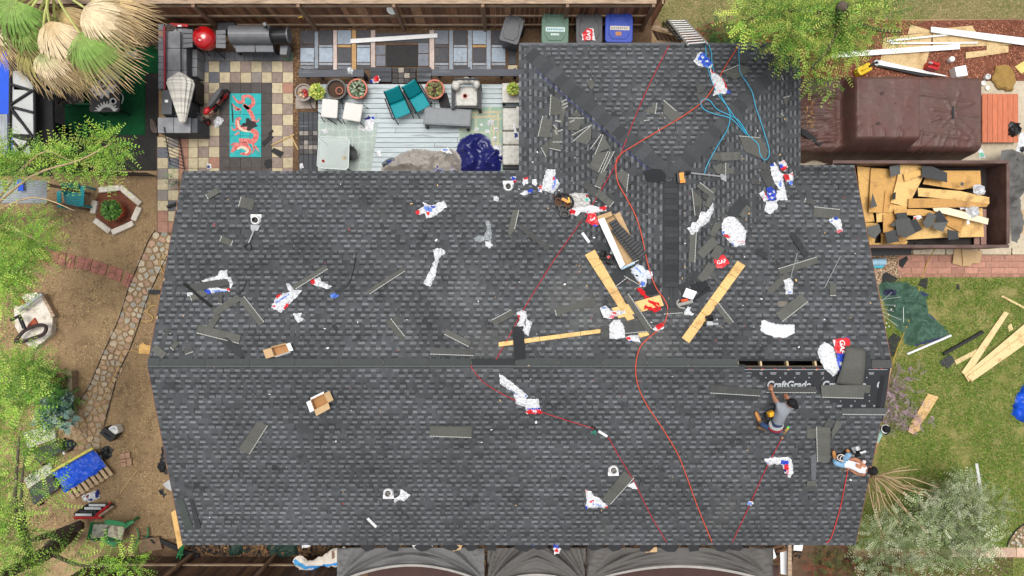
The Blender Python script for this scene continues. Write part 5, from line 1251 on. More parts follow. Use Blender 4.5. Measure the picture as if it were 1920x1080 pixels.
cloth('foam_pad','ragged mustard foam pad beside the covered car','pad',[(1866,124),(1880,122),(1896,131),(1903,152),(1896,172),(1872,169),(1857,152)],mat('foam',srgb(146,116,62),.95,.15,9,.4),.1,2.5,3,GZ,3,jag=2,lift=.05)
for k,(x,y,r,lab) in enumerate(((1847,146,5,'white paint can nearest the mustard foam pad'),(1841,157,4.5,'open white cup at the corner of the covered car'),(1850,165,4,'white plastic lid below the two cups'))):
 MB().lathe(P(x,y,.02),[(M(r)*.8,0),(M(r),.14-.05*k),(M(r)*.85,.14-.05*k),(M(r)*.7,.04),(.01,.04)],16).build('cup','white_paint',label=lab,cat='cup')
flat('foam_sheet','pale yellow insulation sheet at the frame edge','sheet',[(1903,125),(1930,108),(1930,130),(1915,138)],mat('yellow_foam',srgb(206,186,110),.8),.04)

# covered car
mat('car_cover',srgb(90,67,60),.52,.12,5,.6,7,spec=.4,rgb2=srgb(92,60,55),mix_scale=1.2)
cc=thing('covered_car','car hidden under a brown fitted cover on the drive','car',(11.6,5.1,.02))
NX,NY=190,92;x0,x1,y0,y1=7.9,13.72,3.86,6.26
RC=random.Random(6);CREASE=()
for k in range(11):a=RC.uniform(4.1,6.0);CREASE+=((7.95+RC.uniform(0,.5),a,8.7+RC.uniform(0,.95),a+RC.uniform(-.1,.25)),)
for k in range(15):a=RC.uniform(8.6,13.4);CREASE+=((a,4.45+RC.uniform(-.1,.1),a-RC.uniform(-.1,.5),3.95),)
for k in range(9):a=k*.7+RC.uniform(-.2,.2);CREASE+=((12.75+.12*math.cos(a),5.07+.12*math.sin(a),12.75+RC.uniform(.5,.9)*math.cos(a),5.07+RC.uniform(.4,.8)*math.sin(a)),)
def car_h(x,y):
 u=(x-x0)/(x1-x0)
 def sm(a,b,v):t=max(0,min(1,(v-a)/(b-a)));return t*t*(3-2*t)
 roof_=1.75*sm(9.2,9.70,x)**1.5*(1-sm(11.44,11.56,x));hood=1.18-.10*sm(12,13.6,x)*1;trunk=1.02+.06*sm(8,9.2,x)
 top=max(roof_,hood if x>11 else 0,trunk if x<10 else 0)
 sag=.012*(fold(x,y*.7,1.1,4,2)-.5)
 rx=min(sm(x0,x0+.12,x),1-sm(x1-.10,x1,x))
 dy=min(y-y0,y1-y);shoulder=.40 if top>1.4 else .26  # tumblehome of the cabin
 kk=sm(0,shoulder,dy);side=.72*sm(0,.13,dy)
 h=side+(top-side)*kk
 z=(h+sag*2)*(rx*.9+.1 if rx<1 else 1)
 fl_=fold(x*1.6+(y-5)*.5,y*.25,1.9,9,3)*.20*(1-kk)+fold(x*.8,y*2.2,1.6,2,3)*.09*(1 if x<9.4 else .22)
 for (ax,ay,bx,by) in CREASE+((9.1,4.5,9.7,4.75),(8.3,4.2,9.65,4.9),(12.3,4.95,13.5,4.15),(11.6,4.5,13.2,4.3),(11.7,5.6,13.3,5.4),(8.2,5.6,9.6,5.5)):
  dx,dy_=bx-ax,by-ay;L2=dx*dx+dy_*dy_;t=max(0,min(1,((x-ax)*dx+(y-ay)*dy_)/L2));d=math.hypot(x-ax-t*dx,y-ay-t*dy_);fl_+=.04*math.exp(-(d/.04)**2) if d<.15 else 0
 return max(.03,z+fl_)
V=[];
for j in range(NY+1):
 for i in range(NX+1):
  x=x0+(x1-x0)*i/NX;y=y0+(y1-y0)*j/NY
  ex=.05*math.sin(x*9)*(1 if j in (0,NY) else 0);V.append((x,y+ex,car_h(x,y) if 0<i<NX and 0<j<NY else .03))
F=[(j*(NX+1)+i,j*(NX+1)+i+1,(j+1)*(NX+1)+i+1,(j+1)*(NX+1)+i) for j in range(NY) for i in range(NX)]
o=MB().add(V,F).build('cover','car_cover',cc,smooth=True)
for x,y in ((11.9,5.30),(11.9,4.98)):
 q=P(1788,205 if y>5.1 else 217,1.2);MB().prism([(q.x-.03,q.y-.09,car_h(q.x,q.y)+.02),(q.x+.03,q.y-.09,car_h(q.x,q.y)+.02),(q.x+.03,q.y+.09,car_h(q.x,q.y)+.02),(q.x-.03,q.y+.09,car_h(q.x,q.y)+.02)],.01).build('tear','vent_black',cc)
for k,(x,y,r) in enumerate(((1653,175,4),(1646,232,4),(1546,226,3),(1678,194,1.5),(1637,236,1.6),(1730,180,1.4),(1700,200,1.2))):
 q=P(x,y,1.75 if 1607<x<1722 else 1.15);zz=car_h(q.x,q.y)+.012
 MB().prism([(q.x+M(r)*math.cos(a)*U(.6,1.2),q.y+M(r)*math.sin(a)*U(.5,1),zz+.004) for a in [i*.9 for i in range(7)]],.006).build('patch',mat('cover_stain',srgb(60,44,42),.7),cc)
scatter('debris',[(1508,190),(1530,190),(1526,240),(1512,236)],90,(.03,.09,.008,.02),[srgb(190,150,100),srgb(150,110,70),srgb(96,72,50)],'litter_leaf',0,True,21,'dry pods and leaves scattered on the car cover','leaves')
ob=bpy.data.objects['debris.001'];
for v in ob.data.vertices:v.co.x *= .945;v.co.y *= .945;v.co.z+=car_h(v.co.x,v.co.y)+.01
cloth_pts=[(1503,240),(1512,244),(1543,268),(1538,274),(1503,252)]
MB().prism([P(x,y,1.16) for x,y in cloth_pts],.02).build('shingle_scrap','scrap_dark',label='black shingle strip fallen on the car cover by the eave',cat='shingle')
# orange wooden pallet deck
pd=thing('wooden_platform','orange stained plank platform beyond the covered car','platform',P(1875,222,0))
mat('orange_wood',(1,1,1),.7,.2,4,.2,30,tint=True,stretch=(8,1,1))
for k in range(7):x=1842+k*9.65;MB().prism([P(x,176,.2),P(x,267,.2),P(x+9.1,267,.2),P(x+9.1,176,.2)],.03,0,vary(srgb(184,106,74),.08)).build('plank','orange_wood',pd)
for y in (182,222,262):MB().prism([P(1842,y-3,.165),P(1842,y+3,.165),P(1908,y+3,.165),P(1908,y-3,.165)],.15,0,srgb(120,70,50)).build('bearer','orange_wood',pd)
cloth('black_bag','black rubble bag on the orange plank platform','bag',[(1890,236),(1896,228),(1910,232),(1913,250),(1900,258),(1890,254)],mat('black_film',srgb(32,32,33),.45,.1,8,.1),.2,4,2.5,lambda x,y:P(x,y,.21),5,octv=2)
litter('plastic_wrapper','white torn plastic between covered car and plank platform',[(1842,206),(1850,212),(1848,230),(1843,238),(1840,220)],71,zf=GZ)
litter('plastic_wrapper','green and white bag at the corner of the car cover',[(1834,276),(1842,280),(1848,296),(1836,298)],72,[(1840,290,5,4,srgb(110,190,160))],zf=GZ)
litter('plastic_wrapper','white and black plastic sheet at the frame edge by the platform',[(1912,250),(1926,246),(1926,288),(1904,284),(1908,270)],73,[(1916,280,5,5,srgb(30,30,32))],zf=GZ)

# open trailer full of torn-off sheathing
tr=thing('dump_trailer','brown steel dump trailer loaded with sheathing scraps','trailer',P(1735,385,0))
mat('trailer_paint',srgb(104,80,73),.55,.14,5,.1,rgb2=srgb(78,56,50),mix_scale=2);mat('trailer_floor',srgb(46,40,37),.85,.2,6,.2)
ZW,ZF=1.35,.55
TX0,TX1,TY0,TY1=P(1562,380,ZW).x,P(1888,380,ZW).x,P(1700,462,ZW).y,P(1700,304,ZW).y
MB().box(((TX0+TX1)/2,(TY0+TY1)/2,ZF-.05),(TX1-TX0,TY1-TY0,.1)).build('bed','trailer_floor',tr)
for nm,c,s in (('side_wall',((TX0+TX1)/2,TY1,.95),(TX1-TX0,.06,.8)),('side_wall',((TX0+TX1)/2,TY0,.95),(TX1-TX0,.06,.8)),('front_wall',(TX0,(TY0+TY1)/2,.95),(.06,TY1-TY0-.07,.8)),('tailgate',(TX1,(TY0+TY1)/2,.95),(.06,TY1-TY0-.07,.8))):
 o=MB().box(c,s).build(nm,'trailer_paint',tr)
 if nm=='side_wall':MB().box((c[0],c[1],ZW+.02),(s[0]+.06,.085,.05)).build('top_rail','trailer_paint',tr)
MB().box((TX1,(TY0+TY1)/2,ZW+.02),(.085,TY1-TY0-.15,.05)).build('top_rail','trailer_paint',tr)
for k in range(2):
 g=MB().box((TX1-.42+k*.2,TY0+.62,ZF+.02+.12),(.16,1.05,.03)).build('grate_panel',mat('grate',srgb(146,112,102),.7,.3,40,.6,40),tr)
for s in (-1,1):
 for k in range(2):MB().lathe((TX0+2.2+k*.8,(TY0+TY1)/2+s*(TY1-TY0)*.47,.33),[(.33,-.1),(.33,.1)],20,rot=Matrix.Rotation(math.pi/2,3,'X')).build('wheel','tyre',tr)
MB().prism([P(x,y,.62) for x,y in ((1628,466),(1628,480),(1708,478),(1710,466))],.06).build('fender','black_plastic',tr)
OSBT=[srgb(206,164,98),srgb(196,152,88),srgb(214,176,112),srgb(188,142,80)]
SH=[  # sheathing pieces: outline, height, label
 ([(1607,312),(1632,314),(1632,372),(1640,415),(1617,417)],.62,'dark-stained sheathing panel nearest the roof edge in the trailer'),
 ([(1633,315),(1690,318),(1678,400),(1629,398)],.72,'large square sheathing panel at the trailer front'),
 ([(1688,308),(1738,312),(1732,330),(1702,388),(1670,380),(1680,345)],.80,'tilted sheathing panel in the middle of the trailer'),
 ([(1660,357),(1674,358),(1670,400),(1656,398)],.78,'narrow upright sheathing strip beside the square panel'),
 ([(1694,326),(1728,318),(1728,328),(1697,340)],.88,'short slanted sheathing offcut below the curled shingle'),
 ([(1740,320),(1838,320),(1840,350),(1800,356),(1730,345)],.70,'wide sheathing panel by the rear trailer wall'),
 ([(1721,352),(1800,358),(1855,370),(1855,382),(1745,370),(1722,368)],.86,'long tapering sheathing strip pointing at the tailgate'),
 ([(1704,372),(1720,372),(1760,372),(1854,382),(1850,388),(1703,390)],.90,'long sheathing plank with dark knots in the trailer'),
 ([(1668,384),(1700,386),(1702,398),(1665,398)],.84,'short sheathing offcut left of the long plank'),
 ([(1676,392),(1730,392),(1760,398),(1756,406),(1678,402)],.92,'thin sheathing strip under the long plank'),
 ([(1643,400),(1680,398),(1682,412),(1644,417)],.76,'blocky sheathing offcut near the shingle heap'),
 ([(1656,402),(1682,402),(1678,436),(1656,436)],.80,'upright sheathing offcut above the shingle bundle'),
 ([(1618,417),(1646,418),(1640,456),(1702,452),(1700,458),(1626,459)],.58,'pale sheathing piece in the trailer corner by the roof'),
 ([(1652,436),(1700,440),(1700,452),(1652,455)],.64,'sheathing piece under the black shingle bundle'),
 ([(1718,400),(1842,390),(1845,444),(1760,446),(1690,450)],.66,'wide sheathing panel along the front trailer wall'),
 ([(1775,400),(1806,408),(1802,436),(1770,420)],.72,'sheathing offcut right of the shingle heap'),
]
for k,(pts,z,lab) in enumerate(SH):
 zs=[z+ZF*.35+U(-.02,.05) for _ in pts];z0=sum(zs)/len(zs);a,b=U(-.05,.05),U(-.05,.05);c=P(*pts[0],z0)
 zs=[z0+a*(P(*p,z0).x-c.x)+b*(P(*p,z0).y-c.y) for p in pts]
 slab('sheathing_board',pts,0,.014,'osb_tint',None,vary(OSBT[k % 4],.05),zs,label=lab,cat='board',group='torn-off sheathing in the trailer')
slab('pine_board',[(1749,390),(1778,389),(1854,410),(1852,421),(1800,408),(1752,396)],1.14,.02,mat('pale_pine',srgb(222,206,176),.7,.1),label='pale whitewashed pine board across the trailer load',cat='board')
GSC=[srgb(92,93,90),srgb(70,71,71),srgb(84,85,83),srgb(58,59,60)]
TS=[([(1668,312),(1688,308),(1688,326),(1670,332)],'curled black shingle at the rear trailer wall'),([(1728,311),(1748,312),(1776,324),(1776,342),(1760,338),(1729,332)],'striped shingle sheet lying on the rear sheathing'),
  ([(1636,362),(1645,387),(1632,390)],'dark shingle triangle on the square sheathing panel'),([(1675,362),(1680,360),(1679,374),(1673,374)],'tiny shingle chip on the tilted panel'),([(1802,341),(1808,343),(1806,349),(1801,347)],'black shingle chip on the wide rear panel'),
  ([(1680,400),(1700,398),(1702,409),(1682,411)],'black shingle at the top of the grey shingle heap'),([(1678,412),(1704,408),(1726,432),(1698,446),(1682,440)],'grey shingle heap spread in the trailer middle'),([(1706,414),(1718,410),(1729,430),(1718,436)],'dark shingle leaning on the grey heap'),
  ([(1626,426),(1648,420),(1652,434),(1640,448),(1627,440)],'shingle fan in the trailer corner by the roof'),([(1659,436),(1682,430),(1686,452),(1664,457)],'black shingle bundle by the front trailer wall'),([(1730,418),(1742,398),(1756,404),(1748,424),(1738,428)],'grey shingle tilted against the dark pair'),
  ([(1752,402),(1762,394),(1778,416),(1758,420)],'dark shingle peak right of the grey heap'),([(1750,418),(1778,416),(1768,435),(1750,428)],'black shingle below the dark peak'),([(1776,430),(1796,434),(1798,448),(1778,450)],'shingle offcut with a pale face near the tailgate end'),([(1670,420),(1680,415),(1680,424),(1672,424)],'small black shingle corner left of the heap')]
for k,(pts,lab) in enumerate(TS):
 t_=vary(GSC[k % 4],.1);zs=[1.14+U(0,.07) for _ in pts];z0=sum(zs)/len(zs)
 slab('shingle_scrap',pts,0,.01,'scrap',None,t_,[z0+U(-.03,.04) for _ in pts] if len(pts)<5 else [z0+.02]*len(pts),label=lab,cat='shingle',group='shingle scraps in the trailer')
TZ=lambda x,y:P(x,y,1.12)
litter('plastic_bag','white bucket-shaped bag near the tailgate in the trailer',[(1825,348),(1836,345),(1846,350),(1846,364),(1836,366),(1825,362)],81,h=.2,zf=TZ,cat='bag')
litter('plastic_bag','round white bag on the pale pine board',[(1810,388),(1820,383),(1833,388),(1835,404),(1822,410),(1811,402)],82,h=.22,zf=TZ,cat='bag')
litter('plastic_wrapper','white plastic scrap beside the round white bag',[(1798,388),(1806,386),(1809,392),(1801,394)],83,zf=TZ)
litter('plastic_wrapper','small white wrapper scrap over the grey shingle heap',[(1712,406),(1726,404),(1729,409),(1716,411)],84,[(1714,409,3,2,RED)],zf=lambda x,y:P(x,y,1.2))
litter('plastic_wrapper','tiny white plastic tuft near the tailgate',[(1812,414),(1818,413),(1819,420),(1814,421)],85,zf=TZ)
cloth('moving_blanket','dark grey quilted blanket draped over the trailer tailgate','blanket',[(1878,282),(1900,280),(1930,292),(1930,350),(1912,372),(1920,420),(1908,456),(1896,452),(1896,420),(1885,380),(1872,350),(1868,320)],mat('blanket_grey',srgb(100,99,96),.95,.15,6,.3,40),.42,1.6,3.4,lambda x,y:P(x,y,.9 if x<1895 else .5),7,taper=.2,octv=2)
flat('cardboard_sheet','flattened cardboard box at the edge of the drive by the blanket','cardboard',[(1898,400),(1930,392),(1930,430),(1912,440)],mat('cardboard',srgb(182,152,112),.85,.1,8,.05),.06)
t=thing('cardboard_sheets','crushed cardboard box leaning under the trailer beside the brick walk','cardboard',P(1812,485,0))
MB().prism([P(x,y,.1) for x,y in ((1790,465),(1802,466),(1808,500),(1786,494))],.02,0).build('flap','cardboard',t);MB().prism([P(x,y,.14) for x,y in ((1804,468),(1842,470),(1838,493),(1822,494),(1820,499),(1806,498))],.03).build('panel','cardboard',t)
t=thing('foam_roll','rolled pale blue foam underlay by the roof corner','roll',P(1640,493,0));MB().tube([P(1624,492,.14),P(1659,491,.14)],.11,14).build('roll',mat('pale_blue',srgb(150,186,206),.6),t);MB().tube([P(1624,500,.08),P(1655,499,.08)],.06,12).build('edge',mat('aqua',srgb(70,170,186),.6),t)
MB().tube(smooth_path([P(1756,464,.9),P(1750,472,.5),P(1736,500,.06),P(1718,560,.05),P(1700,612,.05),P(1682,655,.06),P(1673,684,.2)]),.014,6).build('yellow_rope','yellow_rope',label='yellow rope stretched from the trailer across the green canvas',cat='rope')
MB().tube(smooth_path([P(1714,470,.05),P(1730,478,.05),P(1745,468,.05),P(1752,474,.05)]),.012,5).build('garden_hose',mat('hose_green',srgb(70,84,48),.6),label='thin green hose looped at the trailer wheel',cat='hose')
for lab,pts in (('black shingle on the mulch at the corner of the brick walk',[(1686,488),(1700,480),(1703,486),(1692,503),(1686,498)]),('black shingle under the folded green canvas',[(1655,514),(1662,510),(1684,522),(1676,530),(1654,530)]),('dark shingle lying on the lawn by the canvas tip',[(1728,523),(1740,521),(1738,542),(1722,535)]),('dark shingle strip beside the canvas and roof edge',[(1663,640),(1676,624),(1690,634),(1684,642),(1676,668),(1668,668)]),('small black square scrap on the lawn',[(1794,533),(1799,533),(1799,543),(1794,543)])):
 MB().prism([P(x,y,.05) for x,y in pts],.012).build('shingle_scrap','scrap_dark',label=lab,cat='shingle')
# collapsed green canvas with navy hem
cn=cloth('canvas_canopy','collapsed green canvas canopy with navy hem on the lawn','canopy',[(1646,536),(1652,528),(1670,526),(1700,528),(1728,545),(1742,552),(1738,562),(1740,584),(1752,596),(1782,626),(1760,640),(1716,650),(1698,646),(1690,624),(1672,604),(1660,575)],mat('green_canvas',(1,1,1),.75,.1,8,.12,tint=True),.34,1.9,2.6,GZ,6,
   [(1735,549,10,6,srgb(46,48,96)),(1720,536,16,3,srgb(46,48,96),30),(1750,592,8,4,srgb(46,48,96),40),(1740,641,48,3.2,srgb(50,52,100),-17),(1664,548,10,6,srgb(50,52,84))],srgb(66,96,80),jag=2,taper=.16,octv=3,sharp=28)
MB().tube([P(1701,664,.06),P(1783,629,.06)],.035,8).build('white_pole','white_trim',label='white pole along the hem of the green canvas',cat='pole')
t=thing('canopy_poles','thin pale canopy rods fanned over the green canvas','rods',P(1670,570,0))
for k,(a,b) in enumerate((((1650,562),(1688,557)),((1652,572),(1680,572)),((1652,578),(1676,584)),((1694,576),(1694,604)),((1655,585),(1690,600)),((1652,566),(1672,548)),((1654,590),(1684,612)))):MB().tube([P(*a,.25),P(*b,.28)],.008,5).build('rod','pale_metal',t)
for k,(x,y) in enumerate(((1662,606),(1667,612),(1660,614),(1671,580),(1678,574),(1666,590))):MB().ball(P(x,y,.27),.025,6).build('ferrule','white_trim',t)
# black pipe, boards
MB().tube([P(1769,664,.08),P(1843,622,.08)],.055,10).build('black_pipe','black_plastic',label='black plastic pipe lying on the lawn',cat='pipe')
t=thing('shingle_bundle','grey shingle pair at the end of the black pipe','shingle',P(1777,677,0))
for k,pts in enumerate(([(1762,678),(1780,664),(1784,672),(1768,688)],[(1768,680),(1784,666),(1791,678),(1776,692)])):MB().prism([P(x,y,.05+.012*k) for x,y in pts],.012,0,srgb(64,65,66)).build('shingle','scrap',t)
for k,(lab,pts) in enumerate((('pale board reaching from the pipe end under the pile',[(1790,676),(1838,651),(1843,658),(1793,684)]),('pale board pointing at the drive, uppermost of the pile',[(1803,698),(1883,584),(1892,587),(1814,707)]),('wide pale board across the middle of the lawn pile',[(1808,703),(1930,600),(1930,620),(1816,716)]),('longest pale board, lowest of the lawn pile',[(1814,706),(1930,620),(1930,640),(1822,716)]),('thin white lath near the top of the lawn',[(1877,556),(1880,553.5),(1930,580),(1930,584)]),('short pale board end poking from the pile',[(1890,612),(1896,606),(1900,618),(1892,622)]))):
 flat('timber_board',lab,'board',pts,'board_pale',.05+.024*(k % 4),.022,tint=vary(srgb(214,190,140),.05)) if False else MB().prism([P(x,y,.05+.026*(k if k<4 else 0)) for x,y in pts],.024,0,vary(srgb(212,188,138),.05)).build('timber_board','osb_tint',label=lab,cat='board',group='boards on the lawn')
cloth('blue_tarp','bright blue tarp corner at the edge of the lawn','tarp',[(1895,778),(1902,750),(1914,726),(1940,705),(1940,800),(1914,790)],mat('tarp_blue',srgb(14,76,196),.4,.12,5,.15,20),.2,2,3,GZ,4,octv=2)
flat('board_sheet','tan board half hidden by the purple flowering shrub','board',[(1740,738),(1760,744),(1738,780),(1724,798),(1708,792),(1722,770)],'osb_tint',.06,.012,tint=srgb(206,170,116))
flat('board_sheet','small tan board end below the purple shrub','board',[(1706,797),(1724,793),(1726,806),(1712,814),(1703,810)],'osb_tint',.08,.012,tint=srgb(206,170,116))
MB().tube([P(1831,869,.05),P(1840,924,.05)],.045,4).build('white_pole','white_trim',label='white square pole lying on the lawn by the shrub',cat='pole')
t=thing('stone_bed',None,None,P(1925,1005,0),kind='structure');arc=[(1888,1025),(1893,1012),(1900,1001),(1909,991),(1921,983),(1945,975),(1990,980)]
MB().prism([P(x,y,.04) for x,y in arc+[(1990,1025)]],.03).build('gravel','gravel',t);MB().tube(smooth_path([P(x,y,.05) for x,y in arc]),.02,6).build('edging','black_plastic',t)
k=0
while k<60:
 x,y=U(1888,1950),U(980,1024)
 if in_poly(x,y,arc+[(1990,1025)]):MB().ball(P(x,y,.05),U(.03,.06),6,0,vary(RNG.choice(STC),.15),.5).build('stone','flagstone',t);k+=1
def rectp(cx,cy,L_,W_,ang):
 a=math.radians(ang);c,s=math.cos(a),math.sin(a)
 return [(cx+u*c-v*s,cy+u*s+v*c) for u,v in ((-L_/2,-W_/2),(L_/2,-W_/2),(L_/2,W_/2),(-L_/2,W_/2))]
# ---------------------------------------------------------------- front of the house: canvas shade, odds and ends
mat('canopy_canvas',srgb(104,104,103),.9,.08,4,.12,12)
mat('canvas_brown',srgb(94,91,88),.9,.08,4,.12,12)
cp=thing('sail_canopy','grey canvas shade sails sagging between posts along the house front','canopy',P(1040,1050,0))
def sail(xa,xb,m,topx=0,ya=1027,arch=30,base=1082):
 """stretched cloth: far edge under the eave, front edge arched between its corners"""
 NXs,NYs=60,26;vs=[]
 for i in range(NXs+1):
  u=i/NXs;xe=xa+(xb-xa)*u
  fy=base+10-arch*math.sin(math.pi*u)**.8
  for j in range(NYs+1):
   v=j/NYs
   cx=xa if u<.5 else xb;x=xe+(cx-xe)*0
   py=ya+(fy-ya)*v;z=2.0+.45*v*abs(2*u-1)**1.5-.1*v
   # folds run out from the two tied corners
   du,dv=(u if u<.5 else 1-u)*(xb-xa),(1.05-v)*60;ang=math.atan2(dv,du+4);rr=math.hypot(du,dv)
   z+=(.30*noise.noise(Vector((ang*5.5+xa,rr*.006,1.5)))+.16*noise.noise(Vector((ang*14+xb,rr*.012,4))))*math.exp(-((rr-70)/80)**2)+.05*noise.noise(Vector((u*7+xa,v*2,7)))
   vs.append(P(x,py,z))
 o=MB().add(vs,[(i*(NYs+1)+j,i*(NYs+1)+j+1,(i+1)*(NYs+1)+j+1,(i+1)*(NYs+1)+j) for i in range(NXs) for j in range(NYs)]).build('sail',m,cp,smooth=True)
 so=o.modifiers.new('s','SOLIDIFY');so.thickness=.006
 hem=[P(xa+(xb-xa)*i/30,base+10.5-arch*math.sin(math.pi*i/30)**.8,1.93+.45*abs(2*i/30-1)**1.5) for i in range(31)]
 mb=MB();h2=[h+Vector((0,-.09,-.08)) for h in hem]
 for i in range(30):mb.add([hem[i],h2[i],h2[i+1],hem[i+1]],[(0,1,2,3)])
 o2=mb.build('hem',mat('hem_white',srgb(172,168,162),.8,.15,6,.1),cp);so=o2.modifiers.new('s','SOLIDIFY');so.thickness=.01
sail(632,908,'canopy_canvas',arch=34);sail(914,1098,'canvas_brown',arch=24,base=1090);sail(1100,1450,'canvas_brown',arch=32)
for x in (640,911,1100,1446):q=P(x,1084,2.3);MB().box((q.x,q.y-.1,1.15),(.09,.09,2.3)).build('post','fence_post',cp)
fp=MB().prism([P(x,y,.05) for x,y in ((690,1062),(690,1120),(1460,1120),(1460,1062))],.04).build('patio_floor',mat('maroon_paving',srgb(66,44,40),.8,.2,3,.2),kind='structure')
cloth('boat_cover','white awning cloth with bright blue edge folded on the front fence','awning',[(548,1054),(556,1044),(568,1042),(578,1052),(600,1044),(626,1028),(648,1026),(650,1044),(640,1054),(640,1064),(600,1062),(586,1074),(562,1070)],mat('awning_cloth',(1,1,1),.7,.06,6,.1,tint=True),.12,2.2,2.6,lambda x,y:P(x,y,1.0),6,
  [(564,1058,15,4,srgb(70,150,206),35),(600,1060,30,2.6,srgb(60,136,200),-8),(636,1056,9,3,srgb(50,130,200)),(590,1068,14,3,srgb(60,136,200),-20),(626,1038,3,8,srgb(120,96,78))],srgb(206,198,186),octv=2)
for k,(lab,pts,col) in enumerate((('dark green tarp bunched under the front eave',[(428,1024),(452,1020),(462,1030),(448,1042),(430,1042)],srgb(34,56,48)),('dark green pleated canvas under the front eave, nearer the awning',[(500,1018),(556,1018),(558,1040),(530,1046),(508,1042)],srgb(36,60,52)))):
 cloth('green_tarp',lab,'tarp',pts,mat('tarp_dkgreen%d' % k,col,.7,.1),.18,3,3,GZ,30+k,octv=2)
litter('plastic_wrapper','pale blue and white plastic caught at the eave over the canvas',[(770,1018),(806,1018),(812,1024),(796,1030),(776,1028)],91,[(790,1024,10,4,srgb(170,190,214))],zf=lambda x,y:P(x,y,2.2))
litter('plastic_wrapper','white paper scrap at the front eave beside the green canvas',[(564,1019),(580,1019),(582,1024),(566,1028)],92,zf=lambda x,y:P(x,y,1.2))
litter('plastic_wrapper','blue and red wrapper dangling over the grey canvas',[(1038,1018),(1050,1017),(1052,1026),(1048,1038),(1040,1040),(1037,1030)],93,[(1045,1022,8,5,srgb(40,60,170)),(1043,1032,4,3,RED)],zf=lambda x,y:P(x,y,2.25))
litter('plastic_wrapper','pale plastic strip over the second sail at the eave',[(970,1018),(1010,1018),(1008,1028),(984,1024)],94,[(1000,1023,6,4,LBL)],zf=lambda x,y:P(x,y,2.2))
for k,(lab,pts) in enumerate((('torn cardboard piece at the eave over the first sail',[(838,1018),(868,1018),(864,1030),(850,1034)]),('tan board scrap at the eave over the third sail',[(1209,1026),(1232,1026),(1232,1035),(1210,1036)]))):flat('cardboard_scrap',lab,'cardboard',pts,'cardboard',2.35,.02)
RD=random.Random(4)
ORD='first second third fourth fifth sixth seventh eighth ninth tenth eleventh twelfth thirteenth fourteenth fifteenth sixteenth'.split()
for k in range(16):
 x=700+k*46+RD.uniform(-12,12)
 pts=[(x+15*math.cos(a)*RD.uniform(.6,1.4),1026+8*math.sin(a)*RD.uniform(.6,1.3)) for a in [i*1.05 for i in range(6)]]
 flat('shingle_scrap',ORD[k]+' black torn scrap along the front eave, counting from the awning','shingle',pts,'scrap_dark',2.36+.01*(k % 3),.012)['group']='torn scraps along the front eave'
t=thing('lean_to','white boards and a cream post beside the canvas end','boards',P(1465,1050,0))
for pts in ([(1441,1030),(1450,1027),(1456,1045),(1448,1050)],[(1463,1036),(1477,1033),(1476,1078),(1464,1076)],[(1489,1020),(1506,1020),(1504,1033),(1488,1032)]):MB().prism([P(x,y,.9) for x,y in pts],.03).build('panel','white_trim',t)
MB().prism([P(x,y,1.2) for x,y in ((1478,1020),(1484,1020),(1485,1085),(1477,1085))],.1).build('post','fence_rail',t)
for k in range(6):MB().prism([P(x,y,.3+.05*k) for x,y in rectp(1462+(k % 3)*5,1024+k*9,22,5,-20+k*13)],.03,0,vary(srgb(130,92,66),.2)).build('plank','fence_board',t)
# ---------------------------------------------------------------- side yard left of the house
# ring of pale concrete blocks round a pot
mat('pale_concrete',srgb(216,208,194),.9,.14,9,.25,40,rgb2=srgb(160,148,130),mix_scale=5,mix_pos=.62)
RINGB=((( 184,356),(224,352),'pale concrete edging block at the top of the planting ring'),((224,350),(262,382),'long slanted edging block at the upper right of the ring'),((260,388),(249,413),'short edging block nearest the tile path'),((249,418),(209,436),'long edging block at the bottom of the ring'),((205,434),(176,412),'slanted edging block at the lower left of the ring'),((173,400),(177,376),'short edging block beside the turquoise chair'))
for a,b,lab in RINGB:
 A,B=P(*a,.12),P(*b,.12);d=(B-A);n_=Vector((-d.y,d.x,0)).normalized()*.085
 o=MB().prism([A+n_,A-n_,B-n_,B+n_],.12).build('edging_block','pale_concrete',label=lab,cat='block',group='ring of edging blocks');bv=o.modifiers.new('b','BEVEL');bv.width=.018;bv.segments=2
sheet('planting_bed',[(186,360),(222,357),(256,386),(246,414),(208,430),(180,408),(178,378)],'mulch',.02)
pot('clay_planter','orange clay planter with a green shrub inside the block ring',209,394,20,.45,mat('orange_clay',srgb(160,76,50),.8),.02,(.8,.26,340,[srgb(70,112,40),srgb(96,140,52),srgb(54,88,34)],.03,.10),seed=9)
